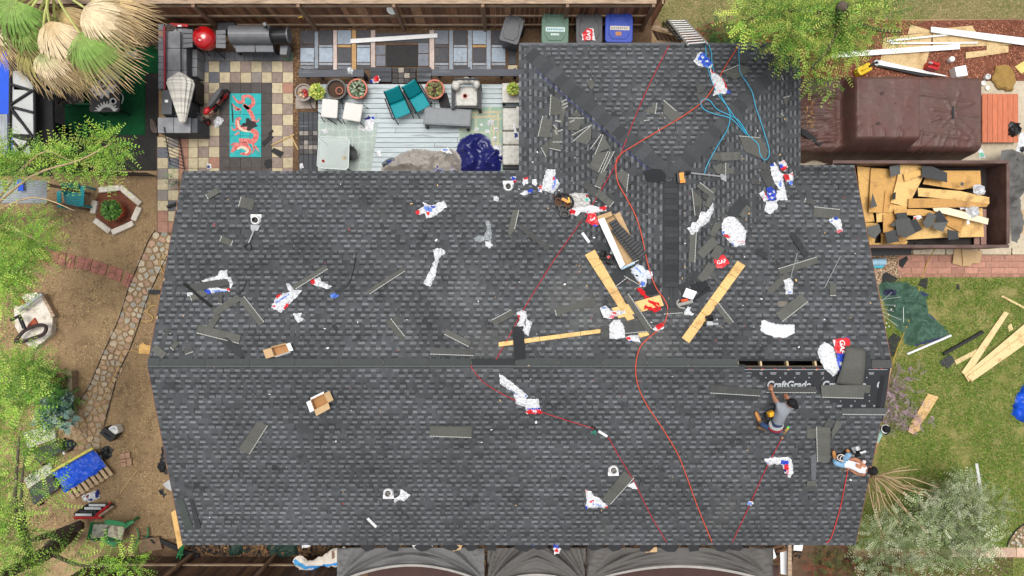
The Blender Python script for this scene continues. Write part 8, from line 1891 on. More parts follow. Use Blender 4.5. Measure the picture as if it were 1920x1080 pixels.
o=W1('red and blue lettered wrapper beside the bent shingle sheet',[(1561,637),(1592,632.5),(1594,646),(1586,662),(1580,686),(1574,702),(1570,680),(1568,662)],242,[(1578,647,17,15.5,RED),(1561,655,2.4,20,W,10),(1577,682,3,4,W)],.04,base=BLU)
q=RP(1579,650,.085);lettering('GAF',.17,q,roof_n(q.x,q.y),-98,'white_trim',o)
W1('upper white wrapper on the front slope rope',[(936.7,700),(950,710),(966.7,723),(980,733),(990,743),(983,750),(963,737),(950,729),(937,720)],243,[(962,735,12,1.3,srgb(120,130,170),30),(986,742,2,2,LBL)])
W1('lower white wrapper with red end on the front slope rope',[(963,739),(978,746),(990,748),(1010,748),(1012,764),(1016.7,776),(987,776),(986,763),(966.7,757)],244,[(1002,772,15,4.2,RED),(1002,771,4,2.6,srgb(220,200,210)),(1002,766,14,1.4,BLU)])
W1('white wrapper beside the lower left vent collar',[(751,918),(762,922),(770,928),(758,940),(748,938),(740,943),(738,934),(748,930)],245)
W1('white wrapper with a blue corner at the front slope',[(1097,918),(1107,920),(1114,930),(1121,932),(1131,942),(1140,949),(1138,953),(1118,952),(1098,954),(1100,937)],246,[(1098,951,3,3,BLU),(1109,939,5,1.5,RED,-30),(1118,945,10,1.2,LBL,15),(1099,920,3,2,PNKW),(1137,951,3,2,RED)])
W1('small white triangle at the end of the slanted shingle',[(1175,911),(1189,903),(1193,911),(1197,918),(1186,917)],247,h=.04)
W1('white and blue wrapper under the rope near the workers',[(1433,860),(1455,857),(1480,857),(1485,863),(1488,887),(1480,896),(1470,884),(1468,874),(1463,870),(1439,872)],248,[(1470,866,8,4,BLU),(1473,876,4,6,RED),(1470,882,3,3,NAVY),(1437,868,3,2,LBL),(1476,886,2,5,srgb(214,130,150),20)])
W1('tiny blue and white scrap on the second rope',[(1402,941),(1409,939),(1414,944),(1408,949),(1402,947)],249,[(1406,944,4,3,LBL)])
W1('blue printed wrapper end on the wing hip end',[(1300,115),(1306,104),(1313,97),(1322,101),(1331,112),(1338,122),(1331,129),(1320,125),(1308,122)],250,[(1322,113,14,11,srgb(50,90,190),35),(1316,108,3,2,W,35),(1324,116,2.4,2,W),(1312,116,2,2,W)],h=.09)
W1('white torn wrapper with red and blue edge on the wing',[(1332,128),(1338,134),(1344,139),(1357,148),(1364,166),(1372,175),(1352,176),(1336,179.5),(1341,168),(1333,150)],251,[(1360,156,3.4,12,RED,-20),(1338,134,5,4,RED),(1367,171,5,4,BLU),(1348,172,3,2,PNKW)],h=.09)
W1('little white scrap beside the lower left rope',[(1003,790),(1006,788),(1007,794),(1003,794)],252,h=.03)
# red cloth
mb=MB();mb.tube(smooth_path([RP(x,y,.05) for x,y in ((1196.7,540),(1203,550),(1215,557),(1222,567),(1233,569),(1237,578),(1228,583),(1220,577),(1208,577))],5),[.028+.012*math.sin(i*1.3)+.01*math.sin(i*.5) for i in range(41)],8)
mb.tube(smooth_path([RP(x,y,.05) for x,y in ((1199,541),(1207,548),(1213,562),(1226,570),(1231,576),(1222,581),(1210,573))],5),[.03+.012*math.sin(i*1.7) for i in range(31)],8).build('red_cloth',mat('red_cotton',srgb(200,24,30),.85,.12,9,.3),label='twisted red cloth lying on the crossed boards',cat='cloth')
# ropes and hoses
def line(name,lab,cat,pts,r,m,up=.03):return MB().tube([RP(q.x,q.y,up) for q in smooth_path([(x,y,0) for x,y in pts],10)],r,6).build(name,m,smooth=True,label=lab,cat=cat)
mat('rope_red',srgb(170,44,52),.8,.15,20,.3,80);mat('hose_orange',srgb(206,78,50),.45,.06,10,.02);mat('hose_blue',srgb(60,158,190),.45,.06,10,.02)
line('safety_rope','thin red rope from the wing eave down to the ridge','rope',[(1255,84),(1224,145),(1194,212),(1164,288),(1154,309),(1143,329),(1100,400),(1040,486),(985,575),(955,630),(930,674)],.011,'rope_red')
line('safety_rope','thin red rope looping down the front slope past the wrappers','rope',[(884,686),(886,692),(905,715),(935,735),(963,749),(1015,772),(1065,789),(1110,803),(1138,818),(1160,855),(1190,905),(1218,962),(1250,1017)],.011,'rope_red')
line('safety_rope','red rope from the kneeling worker to the front eave','rope',[(1468,818),(1452,848),(1432,888),(1405,948),(1388,985),(1373,1017)],.011,'rope_red')
line('safety_rope','red rope from the lying worker to the front eave','rope',[(1590,880),(1584,910),(1576,950),(1563,995),(1556,1012),(1549,1018)],.012,mat('rope_bright',srgb(200,50,44),.7))
line('air_hose','orange air hose winding from wing eave to front eave','hose',[(1386,84),(1360,125),(1335,168),(1316,192),(1280,218),(1230,248),(1180,278),(1163,290),(1155,305),(1158,340),(1175,372),(1192,405),(1204,445),(1214,492),(1228,535),(1246,562),(1252,582),(1243,610),(1218,632),(1200,652),(1192,686),(1196,722),(1212,758),(1240,800),(1270,850),(1288,895),(1308,950),(1335,1017)],.0125,'hose_orange',.045)
line('blue_hose','blue air hose with a long loop on the wing slope','hose',[(1323,84),(1324,103),(1327,126),(1336,155),(1347,178),(1364,200),(1380,223),(1401,251),(1421,270),(1425,288),(1433,300),(1441,294),(1442,280),(1431,242),(1417,200),(1410,172),(1398,152),(1388,136),(1386,119),(1385,84)],.012,'hose_blue',.04)
line('blue_hose','blue air hose running down to the long-handled scraper','hose',[(1329,84),(1334,100),(1335,117),(1342,150),(1352,179),(1366,205),(1369,219),(1364,242),(1345,274),(1327,307),(1321,326)],.012,'hose_blue',.045)
line('blue_hose','blue air hose folded in a narrow loop on the wing','hose',[(1403,254),(1387,228),(1368,216),(1345,205),(1331,189),(1320,186),(1314,193),(1320,205),(1341,214),(1368,221),(1382,233),(1399,252)],.012,'hose_blue',.05)
line('black_cable','thin black curved strip in the middle left of the rear slope','strip',[(668,473),(665,495),(660,515),(655,530),(647,540)],.012,'black_plastic')
line('black_cable','thin black curved strip above the shingle V','strip',[(462,527),(458,538),(451,548),(445,552)],.012,'black_plastic')
MB().tube([RP(345,532,.06),RP(396,575,.06)],.035,4).build('black_bar','black_plastic',label='black square bar across the left film sheet',cat='bar')
MB().tube([RP(1495,475,.04),RP(1482,523,.05)],.012,4).build('metal_rod','aluminium',label='thin metal rod above the white wrapper at the right',cat='rod')
MB().tube([RP(1576,480,.03),RP(1546,540,.03)],.012,4).build('metal_rod','aluminium',label='thin metal rod lying nearer the right rake edge',cat='rod')
MB().tube([RP(1092,437,.04),RP(1105,455,.04)],.04,8).build('caulk_tube','white_trim',label='white tube left of the long open box',cat='tube')
MB().tube([RP(689,972,.03),RP(705,988,.03)],.036,4).build('white_strip','white_trim',label='short white strip low on the front slope',cat='strip')
# vent collars
def collar(lab,x,y,flip,pole=False):
 q=RP(x,y,.02);n_=roof_n(q.x,q.y);t=thing('vent_collar',lab,'vent',q);Rn=n_.to_track_quat('Z','Y').to_matrix()
 zz=lambda px_,py_:RP(px_,py_,.026)
 s=-1 if flip else 1
 MB().prism([zz(x-10,y-8*s),zz(x-10,y-1*s),zz(x+10,y-1*s),zz(x+10,y-8*s)] if True else [],.008).build('flange','white_trim',t)
 c=RP(x,y+3*s,.02);MB().lathe(c,[(.135,0),(.12,.05),(.10,.09),(.085,.09),(.085,.02),(.01,.02)],22).build('ring','white_trim',t)
 MB().lathe(c+Vector((0,0,.03)),[(.07,0),(.06,.11),(.045,.11),(.045,.02),(.01,.02)],16).build('pipe','black_plastic' if not flip else mat('grey_pipe',srgb(120,118,112),.6),t)
 return t
collar('white pipe collar with black stub by the wing valley',953,347,False)
collar('white pipe collar above the black-handled scraper',480,410,False)
collar('white pipe collar near the slanted front shingle',1150,884,True)
collar('white pipe collar low on the left front slope',728,927,True)
# scrapers
def scraper(lab,blade,h0,h1,handle,grip):
 t=thing('roof_scraper',lab,'scraper',RP(*h0,.02));MB().prism([RP(x,y,.05) for x,y in blade],.012).build('blade','aluminium',t);MB().tube([RP(*h0,.06),RP(*h1,.06)],.022,8).build('shaft','aluminium',t)
 if grip:
  c=RP(*handle,.06);MB().tube([c+Vector((.09*math.cos(a),.09*math.sin(a),0)) for a in [i*.7 for i in range(10)]],.024,6).build('grip','black_plastic',t);MB().tube([RP(*h1,.06),RP(handle[0]+1,handle[1]-5,.06)],.03,8).build('socket','black_plastic',t)
 return t
scraper('grey roofing scraper with black loop handle',[(470,421),(487,423),(484,432),(474,434),(470,430)],(477,430),(466,456),(464,463),True)
t=scraper('long-handled steel scraper with an orange motor unit',[(1350,327),(1362,323),(1362,341),(1352,336)],(1292,324),(1354,331),(0,0),False)
MB().box(RP(1276,332,.1),(.14,.20,.14),.1).build('motor',mat('orange_tool',srgb(222,140,40),.45),t);MB().box(RP(1279,325,.1),(.12,.1,.12),.1).build('motor_housing','black_plastic',t);MB().box(RP(1271,334,.09),(.06,.24,.12),.1).build('housing_side','black_plastic',t);MB().tube([RP(1282,323,.1),RP(1294,324,.08)],.04,8).build('collar','black_plastic',t);MB().box(RP(1279,340,.08),(.13,.08,.1),.1).build('battery','orange_tool',t)
# nailers, tool belt, caulk gun
def nailer(lab,x,y,ang,c1,c2,s=1.):
 q=RP(x,y,.02);t=thing('nail_gun',lab,'nail gun',q);R=Matrix.Rotation(math.radians(ang),3,'Z');n_=roof_n(q.x,q.y);Rn=Vector((0,0,1)).rotation_difference(n_).to_matrix() @ R
 W_=lambda a,b,c:q+Rn @ (Vector((a,b,c))*s)
 MB().box(W_(0,0,.07),(.16*s,.1*s,.12*s),rot=Rn).build('body',c1,t);MB().tube([W_(.08,0,.08),W_(.22,0,.08)],.035*s,8).build('nose','aluminium',t)
 MB().tube([W_(-.02,.04,.07),W_(-.05,.2,.06)],.03*s,8).build('handle',c2,t);MB().lathe(W_(.05,.15,.06),[(.075*s,-.05),(.075*s,.05)],16,rot=Rn @ Matrix.Rotation(1.2,3,'X')).build('magazine',c2,t);MB().box(W_(-.09,0,.08),(.06*s,.09*s,.1*s),rot=Rn).build('cap',c2,t)
 return t
nailer('silver and black nail gun beside the long slanted board',1328,609,0,'aluminium','black_plastic')
ng=nailer('black nail gun with a red mark left of the open box',1142,487,70,'black_metal','black_plastic',1.25)
MB().lathe(RP(1141,482,.2),[(.04,0),(.04,.012),(.01,.014)],12).build('red_cap','red_plastic',ng)
t=thing('tool_belt','black and tan leather tool belt with an orange tool in the heap','tool belt',RP(1056,385,.02))
for k,(x,y,a,b,m) in enumerate(((1046,380,.1,.13,'belt_brown'),(1064,384,.11,.1,'belt_brown'),(1054,392,.12,.1,'black_plastic'),(1058,402,.15,.1,'black_plastic'),(1048,368,.09,.07,'belt_black'))):
 mat('belt_brown',srgb(84,60,44),.8,.2);mat('belt_black',srgb(34,32,31),.8,.2)
 c=RP(x,y,.02);MB().lathe(c,[(a*.7,0),(a,.1),(a*.95,.16),(a*.6,.16),(a*.5,.05),(.01,.05)],12,sy=b/a).build('pouch',m,t)
MB().tube(smooth_path([RP(x,y,.14) for x,y in ((1040,376),(1046,366),(1060,364),(1072,372),(1074,384),(1064,392))],5),.03,6).build('strap','belt_black',t);MB().box(RP(1060,376,.2),(.2,.07,.08),-.5).build('hammer','orange_tool',t);MB().tube([RP(1068,380,.2),RP(1066,370,.2)],.02,6).build('hammer_handle',mat('yellow_tool',srgb(224,190,60),.5),t)
t=thing('harness_pack','white packet with grey and orange caulk gun by the ridge vent','packet',RP(1290,560,.02))
MB().prism([RP(x,y,.12) for x,y in ((1287,540),(1307,547),(1299,562),(1280,556))],.06).build('packet','white_trim',t);MB().tube([RP(1270,572,.08),RP(1298,565,.08)],.045,8).build('barrel','pale_grey',t);MB().tube([RP(1277,564,.12),RP(1289,562,.12)],.035,8).build('grip',mat('orange_red',srgb(214,84,44),.5),t);MB().tube(smooth_path([RP(1273,562,.08),RP(1269,568,.08),RP(1274,576,.08),RP(1284,578,.08)]),.02,6).build('trigger','pale_grey',t);MB().tube([RP(1300,562,.06),RP(1331,540,.06)],.035,8).build('rod','black_plastic',t)
W1('white crumpled strip below the caulk gun',[(1283,584),(1290,574),(1296,576),(1294,583),(1302,588),(1298,592),(1284,591)],260,h=.08)
t=thing('rope_grab','small black and green rope grab on the front slope rope','clip',RP(1120,808,.02));MB().tube([RP(1109,799,.06),RP(1121,808,.06)],.02,6).build('hook','black_metal',t);MB().tube([RP(1122,808,.06),RP(1138,818,.06)],.035,8).build('shock_pack','white_paint',t)
for dx in (0,5):MB().tube([RP(1118-dx,806+dx*.3,.05),RP(1109+dx*1.6,813+dx*.3,.05)],.018,6).build('strap',mat('strap_green',srgb(30,130,110),.7),t)
# cardboard boxes
def carton(lab,base,top_h,flaps,inner):
 c=RP(sum(p[0] for p in base)/4,sum(p[1] for p in base)/4,.02);t=thing('cardboard_box',lab,'box',c);b=[RP(x,y,.03) for x,y in base]
 up=Vector((0,0,top_h))
 for i in range(4):
  a,d=b[i],b[(i+1) % 4];n_=(d-a).cross(Vector((0,0,1))).normalized()*.006
  MB().add([a+n_,d+n_,d+n_+up,a+n_+up,a-n_,d-n_,d-n_+up,a-n_+up],[(0,1,2,3),(7,6,5,4),(3,2,6,7),(0,3,7,4),(1,5,6,2)]).build('side','cardboard',t)
 MB().prism([x+Vector((0,0,.01)) for x in b],.008).build('bottom',mat(*inner),t)
 for i,(ext,drop,m) in enumerate(flaps):
  if ext is None:continue
  a,d=b[i]+up,b[(i+1) % 4]+up;cen=sum(b,Vector())/4;o_=((a+d)/2-cen);o_.z=0;o_.normalize();o_=o_*ext+Vector((0,0,drop))
  MB().prism([a,d,d+o_,a+o_],Vector((0,0,-.006))).build('flap',m,t)
 return t
mat('carton_white',srgb(226,226,226),.7,.05)
carton('open cardboard box with white end on the left rear slope',[(512,651),(540,644),(546,658),(518,667)],.16,((.03,-.06,'cardboard'),(.10,-.02,'carton_white'),(.04,-.1,'carton_white'),(.20,.0,'cardboard')),('carton_inside',srgb(172,128,84),.9,.1))
carton('open cardboard box with white flaps on the front slope',[(586,748),(611,736),(619,753),(593,767)],.17,((.05,-.05,'carton_white'),(.14,-.02,'cardboard'),(.15,-.02,'cardboard'),(.12,-.01,'carton_white')),('carton_inside2',srgb(168,124,80),.9,.1))
# long box of ridge vents
t=thing('vent_carton','long open carton spilling black ridge vent lengths','box',RP(1160,455,.02));up=.22
A,B,C_,D_=RP(1124,414,.03),RP(1150,402,.03),RP(1194,488,.03),RP(1165,502,.03)
MB().prism([A,D_,C_,B],.01).build('bottom','cardboard',t)
U_=Vector((0,0,up))
def side(a,b,m,th=.012):n_=(b-a).cross(Vector((0,0,1))).normalized()*th;MB().add([a,b,b+U_,a+U_,a+n_,b+n_,b+n_+U_,a+n_+U_],[(3,2,1,0),(4,5,6,7),(2,3,7,6),(0,4,7,3),(1,2,6,5)]).build('side',m,t)
side(A,D_,'carton_white',.03);side(D_,C_,'carton_white');side(A,B,'cardboard')
MB().prism([RP(1121,412,.26),RP(1133,408,.26),RP(1172,496,.26),RP(1163,503,.26)],.03).build('white_flap','carton_white',t)
MB().prism([RP(1120,405,.28),RP(1122,415,.25),RP(1148,404,.25),RP(1146,396.5,.28)],.008).build('flap','cardboard',t)
MB().prism([RP(1151,403,.14),RP(1163,422,.10),RP(1185,447,.05),RP(1162,397,.12)],.008).build('flap','cardboard',t)
MB().prism([RP(1163,503,.25),RP(1166,506,.18),RP(1192,494,.18),RP(1190,490,.25)],.008).build('flap',mat('pale_blue_print',srgb(176,206,226),.7),t)
for lab,(a0,a1,b1,b0) in enumerate((((1141,418),(1153,411),(1213,474),(1200,486)),((1146,432),(1158,424),(1206,487),(1192,495)))):
 v=thing('ridge_vent_length',('black ribbed ridge vent length, upper one in the carton','black ribbed ridge vent length, lower one in the carton')[lab],'vent',RP(*a0,.1))
 q=[RP(*p,.26-.05*lab) for p in (a0,a1,b1,b0)];MB().prism(q,.03).build('body','vent_black',v)
 for k in range(14):
  u0,u1=(k+.2)/14,(k+.55)/14;MB().prism([q[0].lerp(q[3],u0)+Vector((0,0,.012)),q[1].lerp(q[2],u0)+Vector((0,0,.012)),q[1].lerp(q[2],u1)+Vector((0,0,.012)),q[0].lerp(q[3],u1)+Vector((0,0,.012))],.012).build('rib',mat('rib_grey',srgb(70,70,72),.6),v)
# crumbs
R_=np.random.default_rng(5);n=900;V=[];T_=[]
for k in range(n):
 if k<620:x,y=R_.normal(1250,190),R_.normal(470,130)
 else:x,y=R_.uniform(300,1600),R_.uniform(340,1000)
 q=RP(x,y,.026);
 if not (X0<q.x<X1 and YB<q.y<WYT-.1) or (q.y>YT and not (WX0<q.x<WX1)):continue
 s=R_.uniform(.006,.03)*(1 if k<800 else 1.3);a=R_.uniform(0,6.28);d=Vector((math.cos(a),math.sin(a),0))*s;e=Vector((-d.y,d.x,0))*R_.uniform(.25,.7)
 for p in (q-d-e,q+d-e,q+d+e,q-d+e):V.append((p.x,p.y,roof_z(p.x,p.y)+.024))
 T_.append(((.75,.75,.74),srgb(90,90,84),srgb(60,60,60),srgb(210,170,110),srgb(150,60,60))[R_.choice(5,p=(.09,.46,.33,.08,.04))])
numpy_mesh('roof_crumbs',np.array(V),np.arange(len(V)).reshape(-1,4),'film',None,np.array(T_),'stuff','tiny shingle crumbs and paper flecks scattered over the roof','crumbs')
# ---------------------------------------------------------------- people
mat('person_surface',(1,1,1),.75,.08,20,.12,60,tint=True,spec=.25)
SKIN=srgb(176,122,92)
def person(lab,joints,bones,root,base,cap=None,extras=None):
 """joints: name -> (position, radius); bones: (a, b, colour). One skinned body, coloured by the nearest bone"""
 names=list(joints);idx={n_:i for i,n_ in enumerate(names)}
 me=bpy.data.meshes.new('body');me.from_pydata([tuple(joints[n_][0]-base) for n_ in names],[(idx[a],idx[b]) for a,b,_ in bones],[])
 o=bpy.data.objects.new('body',me);COL.objects.link(o)
 sk=o.modifiers.new('skin','SKIN');sk.use_smooth_shade=True;sk.branch_smoothing=.3
 for n_ in names:
  v=me.skin_vertices[0].data[idx[n_]];r=joints[n_][1];v.radius=(r,r) if not isinstance(r,tuple) else r;v.use_root=n_==root
 ss=o.modifiers.new('sub','SUBSURF');ss.levels=2;ss.render_levels=2
 bpy.context.view_layer.update()
 m2=bpy.data.meshes.new_from_object(o.evaluated_get(bpy.context.evaluated_depsgraph_get()));bpy.data.objects.remove(o)
 cols=[]
 for p in m2.polygons:
  c=p.center+base;best=(1e9,SKIN)
  for a,b,col in bones:
   A,B=joints[a][0],joints[b][0];d=B-A;t=max(0,min(1,(c-A).dot(d)/max(1e-9,d.length_squared)));ra=joints[a][1] if not isinstance(joints[a][1],tuple) else max(joints[a][1])
   dist=(c-A-d*t).length-ra*.5
   if dist<best[0]:best=(dist,col)
  cols.append((*best[1],1.))
 for at_ in [a for a in m2.attributes if a.name=='tint']:m2.attributes.remove(at_)
 at=m2.attributes.new('tint','FLOAT_COLOR','FACE');at.data.foreach_set('color',np.array(cols,dtype=np.float32).ravel())
 m2.materials.clear();m2.materials.append(MATS['person_surface']);m2.polygons.foreach_set('use_smooth',[True]*len(m2.polygons))
 root_o=thing('person',lab,'person',base);b=bpy.data.objects.new('body',m2);COL.objects.link(b);b.parent=root_o;ORG[b.name]=Vector(base)
 return root_o
def hand(root,wrist,d,up,parent_name='hand',s=1.):
 """palm with four fingers and a thumb; d pointing along the fingers"""
 d=d.normalized();sd2=d.cross(up).normalized();n_=sd2.cross(d);mb=MB()
 mb.tube([wrist,wrist+d*.04*s,wrist+d*.09*s],[.026*s,.038*s,.034*s],8,0,SKIN)
 for k,(off,L_) in enumerate(((-.03,.065),(-.010,.078),(.010,.074),(.029,.058))):
  a=wrist+d*.085*s+sd2*off*s;b_=a+d*L_*.55*s+sd2*off*.25*s+n_*.008;c=b_+d*L_*.5*s-n_*.02*s;mb.tube([a,b_,c],[.010*s,.009*s,.007*s],6,0,SKIN)
 a=wrist+d*.03*s-sd2*.03*s;mb.tube([a,a+(d*.5-sd2*.8).normalized()*.04*s,a+(d*.8-sd2*.5).normalized()*.075*s],[.012*s,.011*s,.008*s],6,0,SKIN)
 return mb.build('hand','person_surface',root,smooth=True)
def head(root,c,face,up,cap_col,brim=True,logo=False,cap_dir=None,skin=SKIN,hair=srgb(28,22,20)):
 """head with face, ears and a cap. face = looking direction, up = crown direction"""
 face=face.normalized();up=(up-face*up.dot(face)).normalized();sd2=up.cross(face).normalized()
 Rm=Matrix((sd2,face,up)).transposed();mb=MB()
 mb.ball(c,.105,16,0,skin,1.12,Rm,.86,1.0);hd=mb.build('head','person_surface',root,smooth=True)
 MB().tube([c+face*.10+up*.02,c+face*.125-up*.02],[.012,.017],6,0,skin).build('nose','person_surface',hd)
 for s in (-1,1):
  MB().ball(c+sd2*.09*s-up*.01,.028,8,0,skin,1.2,Rm,.4,.8).build('ear','person_surface',hd)
  MB().ball(c+face*.092+sd2*.036*s+up*.015,.011,8,0,srgb(40,30,26)).build('eye','person_surface',hd)
 MB().box(c+face*.098-up*.052,(.045,.012,.010),rot=Rm,tint=srgb(140,78,70)).build('mouth','person_surface',hd)
 MB().ball(c-face*.012+up*.008,.107,14,0,hair,1.02,Rm,.9,.98).build('hair','person_surface',hd,smooth=True)
 cp_=MB();prof=[(.116,0),(.118,.03),(.108,.075),(.075,.11),(.03,.125),(.004,.127)]
 cp_.lathe(c+up*.025,prof,20,0,cap_col,Rm,.9,1.02);ob=cp_.build('cap','person_surface',root,smooth=True)
 if brim:
  bd=(cap_dir or face);bd=(bd-up*bd.dot(up)).normalized();bs=up.cross(bd);pts=[c+up*.03+bs*.085+bd*.06,c+up*.02+bs*.07+bd*.15,c+up*.015+bd*.185,c+up*.02-bs*.07+bd*.15,c+up*.03-bs*.085+bd*.06]
  m_=MB();m_.add(pts+[p-up*.008 for p in pts],[(0,1,2,3,4),(9,8,7,6,5),(0,5,6,1),(1,6,7,2),(2,7,8,3),(3,8,9,4)],0,cap_col);m_.build('brim','person_surface',ob)
 if logo:
  q=c+up*.125+logo*.03;MB().box(q,(.05,.05,.02),rot=Rm,tint=(.75,.75,.75)).build('badge','person_surface',ob)
 return hd
def boot(root,heel,toe,up,col,sole=srgb(96,70,50)):
 d=(toe-heel).normalized();sd2=d.cross(up).normalized();Rm=Matrix((sd2,d,sd2.cross(d))).transposed();L_=(toe-heel).length
 mb=MB();pr=[(-.02,.045,.05),(.06,.05,.055),(.14,.045,.04),(.22,.05,.033),(.28,.042,.028),(.31,.015,.02)];k=L_/.30;n=10;vs=[]
 for y_,w_,h_ in pr:
  for i in range(n):a=2*math.pi*i/n;vs.append(heel+Rm @ Vector((math.cos(a)*w_,y_*k,math.sin(a)*h_+h_)))
 mb.add(vs,[(i*n+j,i*n+(j+1) % n,(i+1)*n+(j+1) % n,(i+1)*n+j) for i in range(len(pr)-1) for j in range(n)]+[tuple(range(n))[::-1],tuple(range((len(pr)-1)*n,len(pr)*n))],0,col)
 b=mb.build('boot','person_surface',root,smooth=True)
 pts=[heel+Rm @ Vector((x,y_*k,-.006)) for x,y_ in ((-.045,-.03),(.045,-.03),(.05,.1),(.052,.22),(.03,.31),(-.03,.31),(-.052,.22),(-.05,.1))]
 MB().add(pts+[p+(Rm @ Vector((0,0,.024))) for p in pts],[tuple(range(8))[::-1],tuple(range(8,16))]+[(i,(i+1) % 8,(i+1) % 8+8,i+8) for i in range(8)],0,sole).build('sole','person_surface',b)
 return b
Z=Vector((0,0,1))
# kneeling roofer in a grey shirt
GREY=srgb(132,136,142);JEAN=srgb(44,62,92);TANB=srgb(176,124,74)
J={'pelvis':(RP(1453,804,.30),.15),'waist':(RP(1457,791,.40),.145),'chest':(RP(1466,772,.50),(.155,.19)),'neck_base':(RP(1472,759,.56),.10),'neck':(RP(1476,757,.60),.055),'skull':(RP(1480,757,.64),.06),
  'sh_l':(RP(1459,758,.52),.075),'el_l':(RP(1451,745,.30),.045),'wr_l':(RP(1447,733,.07),.032),'sh_r':(RP(1482,767,.50),.075),'el_r':(RP(1487,760,.26),.045),'wr_r':(RP(1478,748,.08),.032),
  'hip_l':(RP(1446,803,.26),.105),'kn_l':(RP(1430,797,.22),.075),'an_l':(RP(1424,788,.08),.048),'hip_r':(RP(1458,811,.24),.105),'kn_r':(RP(1444,800,.12),.075),'an_r':(RP(1434,803,.09),.05)}
B_=[('pelvis','waist',JEAN),('waist','chest',GREY),('chest','neck_base',GREY),('neck_base','neck',SKIN),('neck','skull',SKIN),('neck_base','sh_l',GREY),('sh_l','el_l',SKIN),('el_l','wr_l',SKIN),('neck_base','sh_r',GREY),('sh_r','el_r',SKIN),('el_r','wr_r',SKIN),
  ('pelvis','hip_l',JEAN),('hip_l','kn_l',JEAN),('kn_l','an_l',srgb(104,92,70)),('pelvis','hip_r',JEAN),('hip_r','kn_r',JEAN),('kn_r','an_r',JEAN)]
p1=person('person in grey shirt, jeans and black cap kneeling at the felt',J,B_,'pelvis',RP(1455,800,0))
hand(p1,J['wr_l'][0],RP(1446,727,.05)-J['wr_l'][0],Z);hand(p1,J['wr_r'][0],RP(1474,742,.05)-J['wr_r'][0],Z)
head(p1,RP(1484,757,.70),Vector((-.9,.35,-.25)),Vector((.35,.35,.85)),srgb(22,22,24),True,cap_dir=Vector((.6,-.5,.3)))
boot(p1,RP(1424,791,.03),RP(1416,772,.05),Z,TANB);boot(p1,RP(1434,804,.03),RP(1420,800,.05),Z,srgb(110,86,60))
q0,q1=J['pelvis'][0],J['waist'][0];ax_=(q1-q0).normalized();Rb=ax_.to_track_quat('Z','Y').to_matrix()
MB().lathe(q0.lerp(q1,.55),[(.165,-.035),(.17,0),(.165,.035)],20,0,srgb(170,170,168),Rb,1.05,.95).build('belt','person_surface',p1)
MB().lathe(q0.lerp(q1,.2),[(.168,-.012),(.172,0),(.168,.012)],20,0,srgb(150,40,46),Rb,1.05,.95).build('waistband','person_surface',p1)
MB().box(RP(1446,776,.34),(.15,.13,.12),.4,tint=srgb(224,164,40),taper=.8).build('tool_pouch','person_surface',p1)
MB().box(RP(1440,780,.22),(.14,.16,.12),.3,tint=srgb(40,38,36)).build('tool_pouch','person_surface',p1)
for k,(x,y,c) in enumerate(((1470,812,srgb(170,136,90)),(1474,806,srgb(214,176,50)),(1476,802,srgb(70,190,90)),(1466,820,srgb(150,120,84)))):MB().tube([RP(x,y,.2),RP(x+4-k,y-5+k*2,.32)],.03,6,0,c).build('hand_tool','person_surface',p1)
# roofer in a white vest, leaning out at the corner
VEST=srgb(222,224,228);LJ=srgb(120,158,186)
J={'pelvis':(RP(1583,868,.20),.14),'waist':(RP(1592,868,.28),.13),'chest':(RP(1608,874,.36),(.15,.17)),'neck_base':(RP(1619,880,.42),.09),'neck':(RP(1624,881,.46),.055),'skull':(RP(1629,882,.48),.06),
  'sh_l':(RP(1617,870,.40),.07),'el_l':(RP(1604,860,.32),.044),'wr_l':(RP(1591,862,.24),.032),'sh_r':(RP(1619,889,.38),.07),'el_r':(RP(1606,888,.26),.044),'wr_r':(RP(1594,880,.2),.032),
  'hip_l':(RP(1580,862,.20),.10),'kn_l':(RP(1593,852,.34),.07),'an_l':(RP(1589,853,.10),.046),'hip_r':(RP(1578,871,.2),.10),'kn_r':(RP(1566,868,.26),.07),'an_r':(RP(1564,861,.10),.046)}
B_=[('pelvis','waist',VEST),('waist','chest',VEST),('chest','neck_base',VEST),('neck_base','neck',SKIN),('neck','skull',SKIN),('neck_base','sh_l',SKIN),('sh_l','el_l',SKIN),('el_l','wr_l',SKIN),('neck_base','sh_r',SKIN),('sh_r','el_r',SKIN),('el_r','wr_r',SKIN),
  ('pelvis','hip_l',LJ),('hip_l','kn_l',LJ),('kn_l','an_l',LJ),('pelvis','hip_r',LJ),('hip_r','kn_r',LJ),('kn_r','an_r',LJ)]
p2=person('person in white vest and black cap leaning back at the roof corner',J,B_,'pelvis',RP(1590,870,0))
hand(p2,J['wr_l'][0],RP(1584,864,.22)-J['wr_l'][0],Z);hand(p2,J['wr_r'][0],RP(1586,876,.18)-J['wr_r'][0],Z)
MB().prism([RP(1606,869,.49),RP(1605,876,.48),RP(1615,881,.51),RP(1616,873,.52)],.02,0,SKIN).build('bare_back','person_surface',p2)
head(p2,RP(1633,882,.52),Vector((.5,.3,-.8)),Vector((.8,-.1,.7)),srgb(24,24,26),True,logo=Vector((0,.5,0)),cap_dir=Vector((-.3,-1,.2)))
boot(p2,RP(1589,858,.05),RP(1588,842,.07),Z,TANB);boot(p2,RP(1565,865,.05),RP(1562,845,.07),Z,TANB)
for s,(x,y) in (('a',(1577,858)),('b',(1582,860))):MB().tube([RP(x+7*math.cos(a),y+6*math.sin(a),.28) for a in [i*.63 for i in range(11)]],.012,5,0,srgb(214,200,190)).build('rope_coil','person_surface',p2)
MB().ball(RP(1579,859,.2),.1,10,0,srgb(40,36,34),.8).build('tool_bag','person_surface',p2);MB().ball(RP(1620,866,.5),.05,8,0,srgb(220,200,196)).build('ear_defender','person_surface',p2)
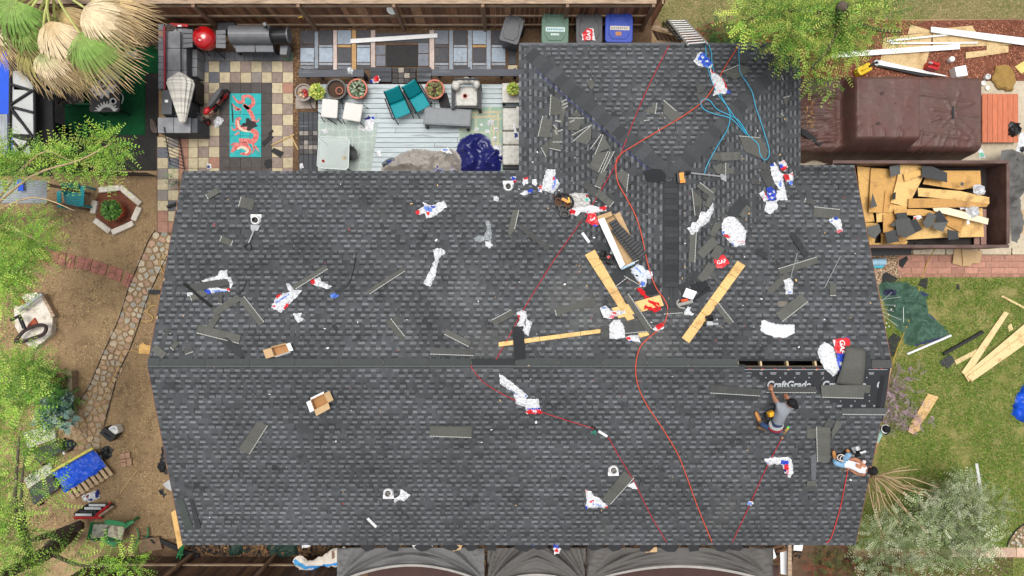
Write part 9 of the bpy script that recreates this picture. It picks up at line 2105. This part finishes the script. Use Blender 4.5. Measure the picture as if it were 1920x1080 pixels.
nailer('black and silver nail gun beside the leaning worker',1602,848,20,'black_metal','aluminium',1.1)
# third person, mostly hidden below the eave
xb,yb=P(1656,803,1.6).x,P(1656,806,1.6).y
TEAL=srgb(150,186,172);base=Vector((xb,yb,0));v3=lambda x,y,z:base+Vector((x,y,z))
J={'pelvis':(v3(-.1,0,.95),.14),'waist':(v3(-.08,0,1.1),.13),'chest':(v3(-.05,0,1.3),.15),'neck_base':(v3(-.02,0,1.45),.09),'neck':(v3(0,.02,1.52),.055),'skull':(v3(0,.04,1.58),.06),
  'sh_l':(v3(0,-.18,1.42),.075),'el_l':(v3(-.02,-.40,1.30),.05),'wr_l':(v3(-.10,-.60,1.34),.032),'sh_r':(v3(-.12,.17,1.40),.07),'el_r':(v3(-.2,.24,1.12),.045),'wr_r':(v3(-.25,.2,.9),.032),
  'hip_l':(v3(-.1,-.1,.9),.1),'kn_l':(v3(-.1,-.11,.48),.07),'an_l':(v3(-.12,-.11,.08),.045),'hip_r':(v3(-.1,.1,.9),.1),'kn_r':(v3(-.1,.12,.48),.07),'an_r':(v3(-.12,.12,.08),.045)}
B_=[('pelvis','waist',TEAL),('waist','chest',TEAL),('chest','neck_base',TEAL),('neck_base','neck',SKIN),('neck','skull',SKIN),('neck_base','sh_l',TEAL),('sh_l','el_l',TEAL),('el_l','wr_l',SKIN),('neck_base','sh_r',TEAL),('sh_r','el_r',TEAL),('el_r','wr_r',SKIN),
  ('pelvis','hip_l',JEAN),('hip_l','kn_l',JEAN),('kn_l','an_l',JEAN),('pelvis','hip_r',JEAN),('hip_r','kn_r',JEAN),('kn_r','an_r',JEAN)]
p3=person('person in pale teal shirt and black and white cap below the roof edge',J,B_,'pelvis',base)
hand(p3,J['wr_l'][0],Vector((-.3,-1,.1)),Z);hand(p3,J['wr_r'][0],Vector((0,0,-1)),Vector((1,0,0)))
head(p3,v3(0,.05,1.68),Vector((.6,-.4,-.1)),Vector((.1,.1,1)),srgb(24,24,28),True,cap_dir=Vector((.3,-1,0)))
MB().lathe(v3(0,.05,1.70),[(.122,0),(.124,.03)],20,0,(.7,.7,.7)).build('cap_band','person_surface',p3)
boot(p3,v3(-.12,-.11,.02),v3(.16,-.13,.02),Z,srgb(60,50,44));boot(p3,v3(-.12,.12,.02),v3(.16,.14,.02),Z,srgb(60,50,44))
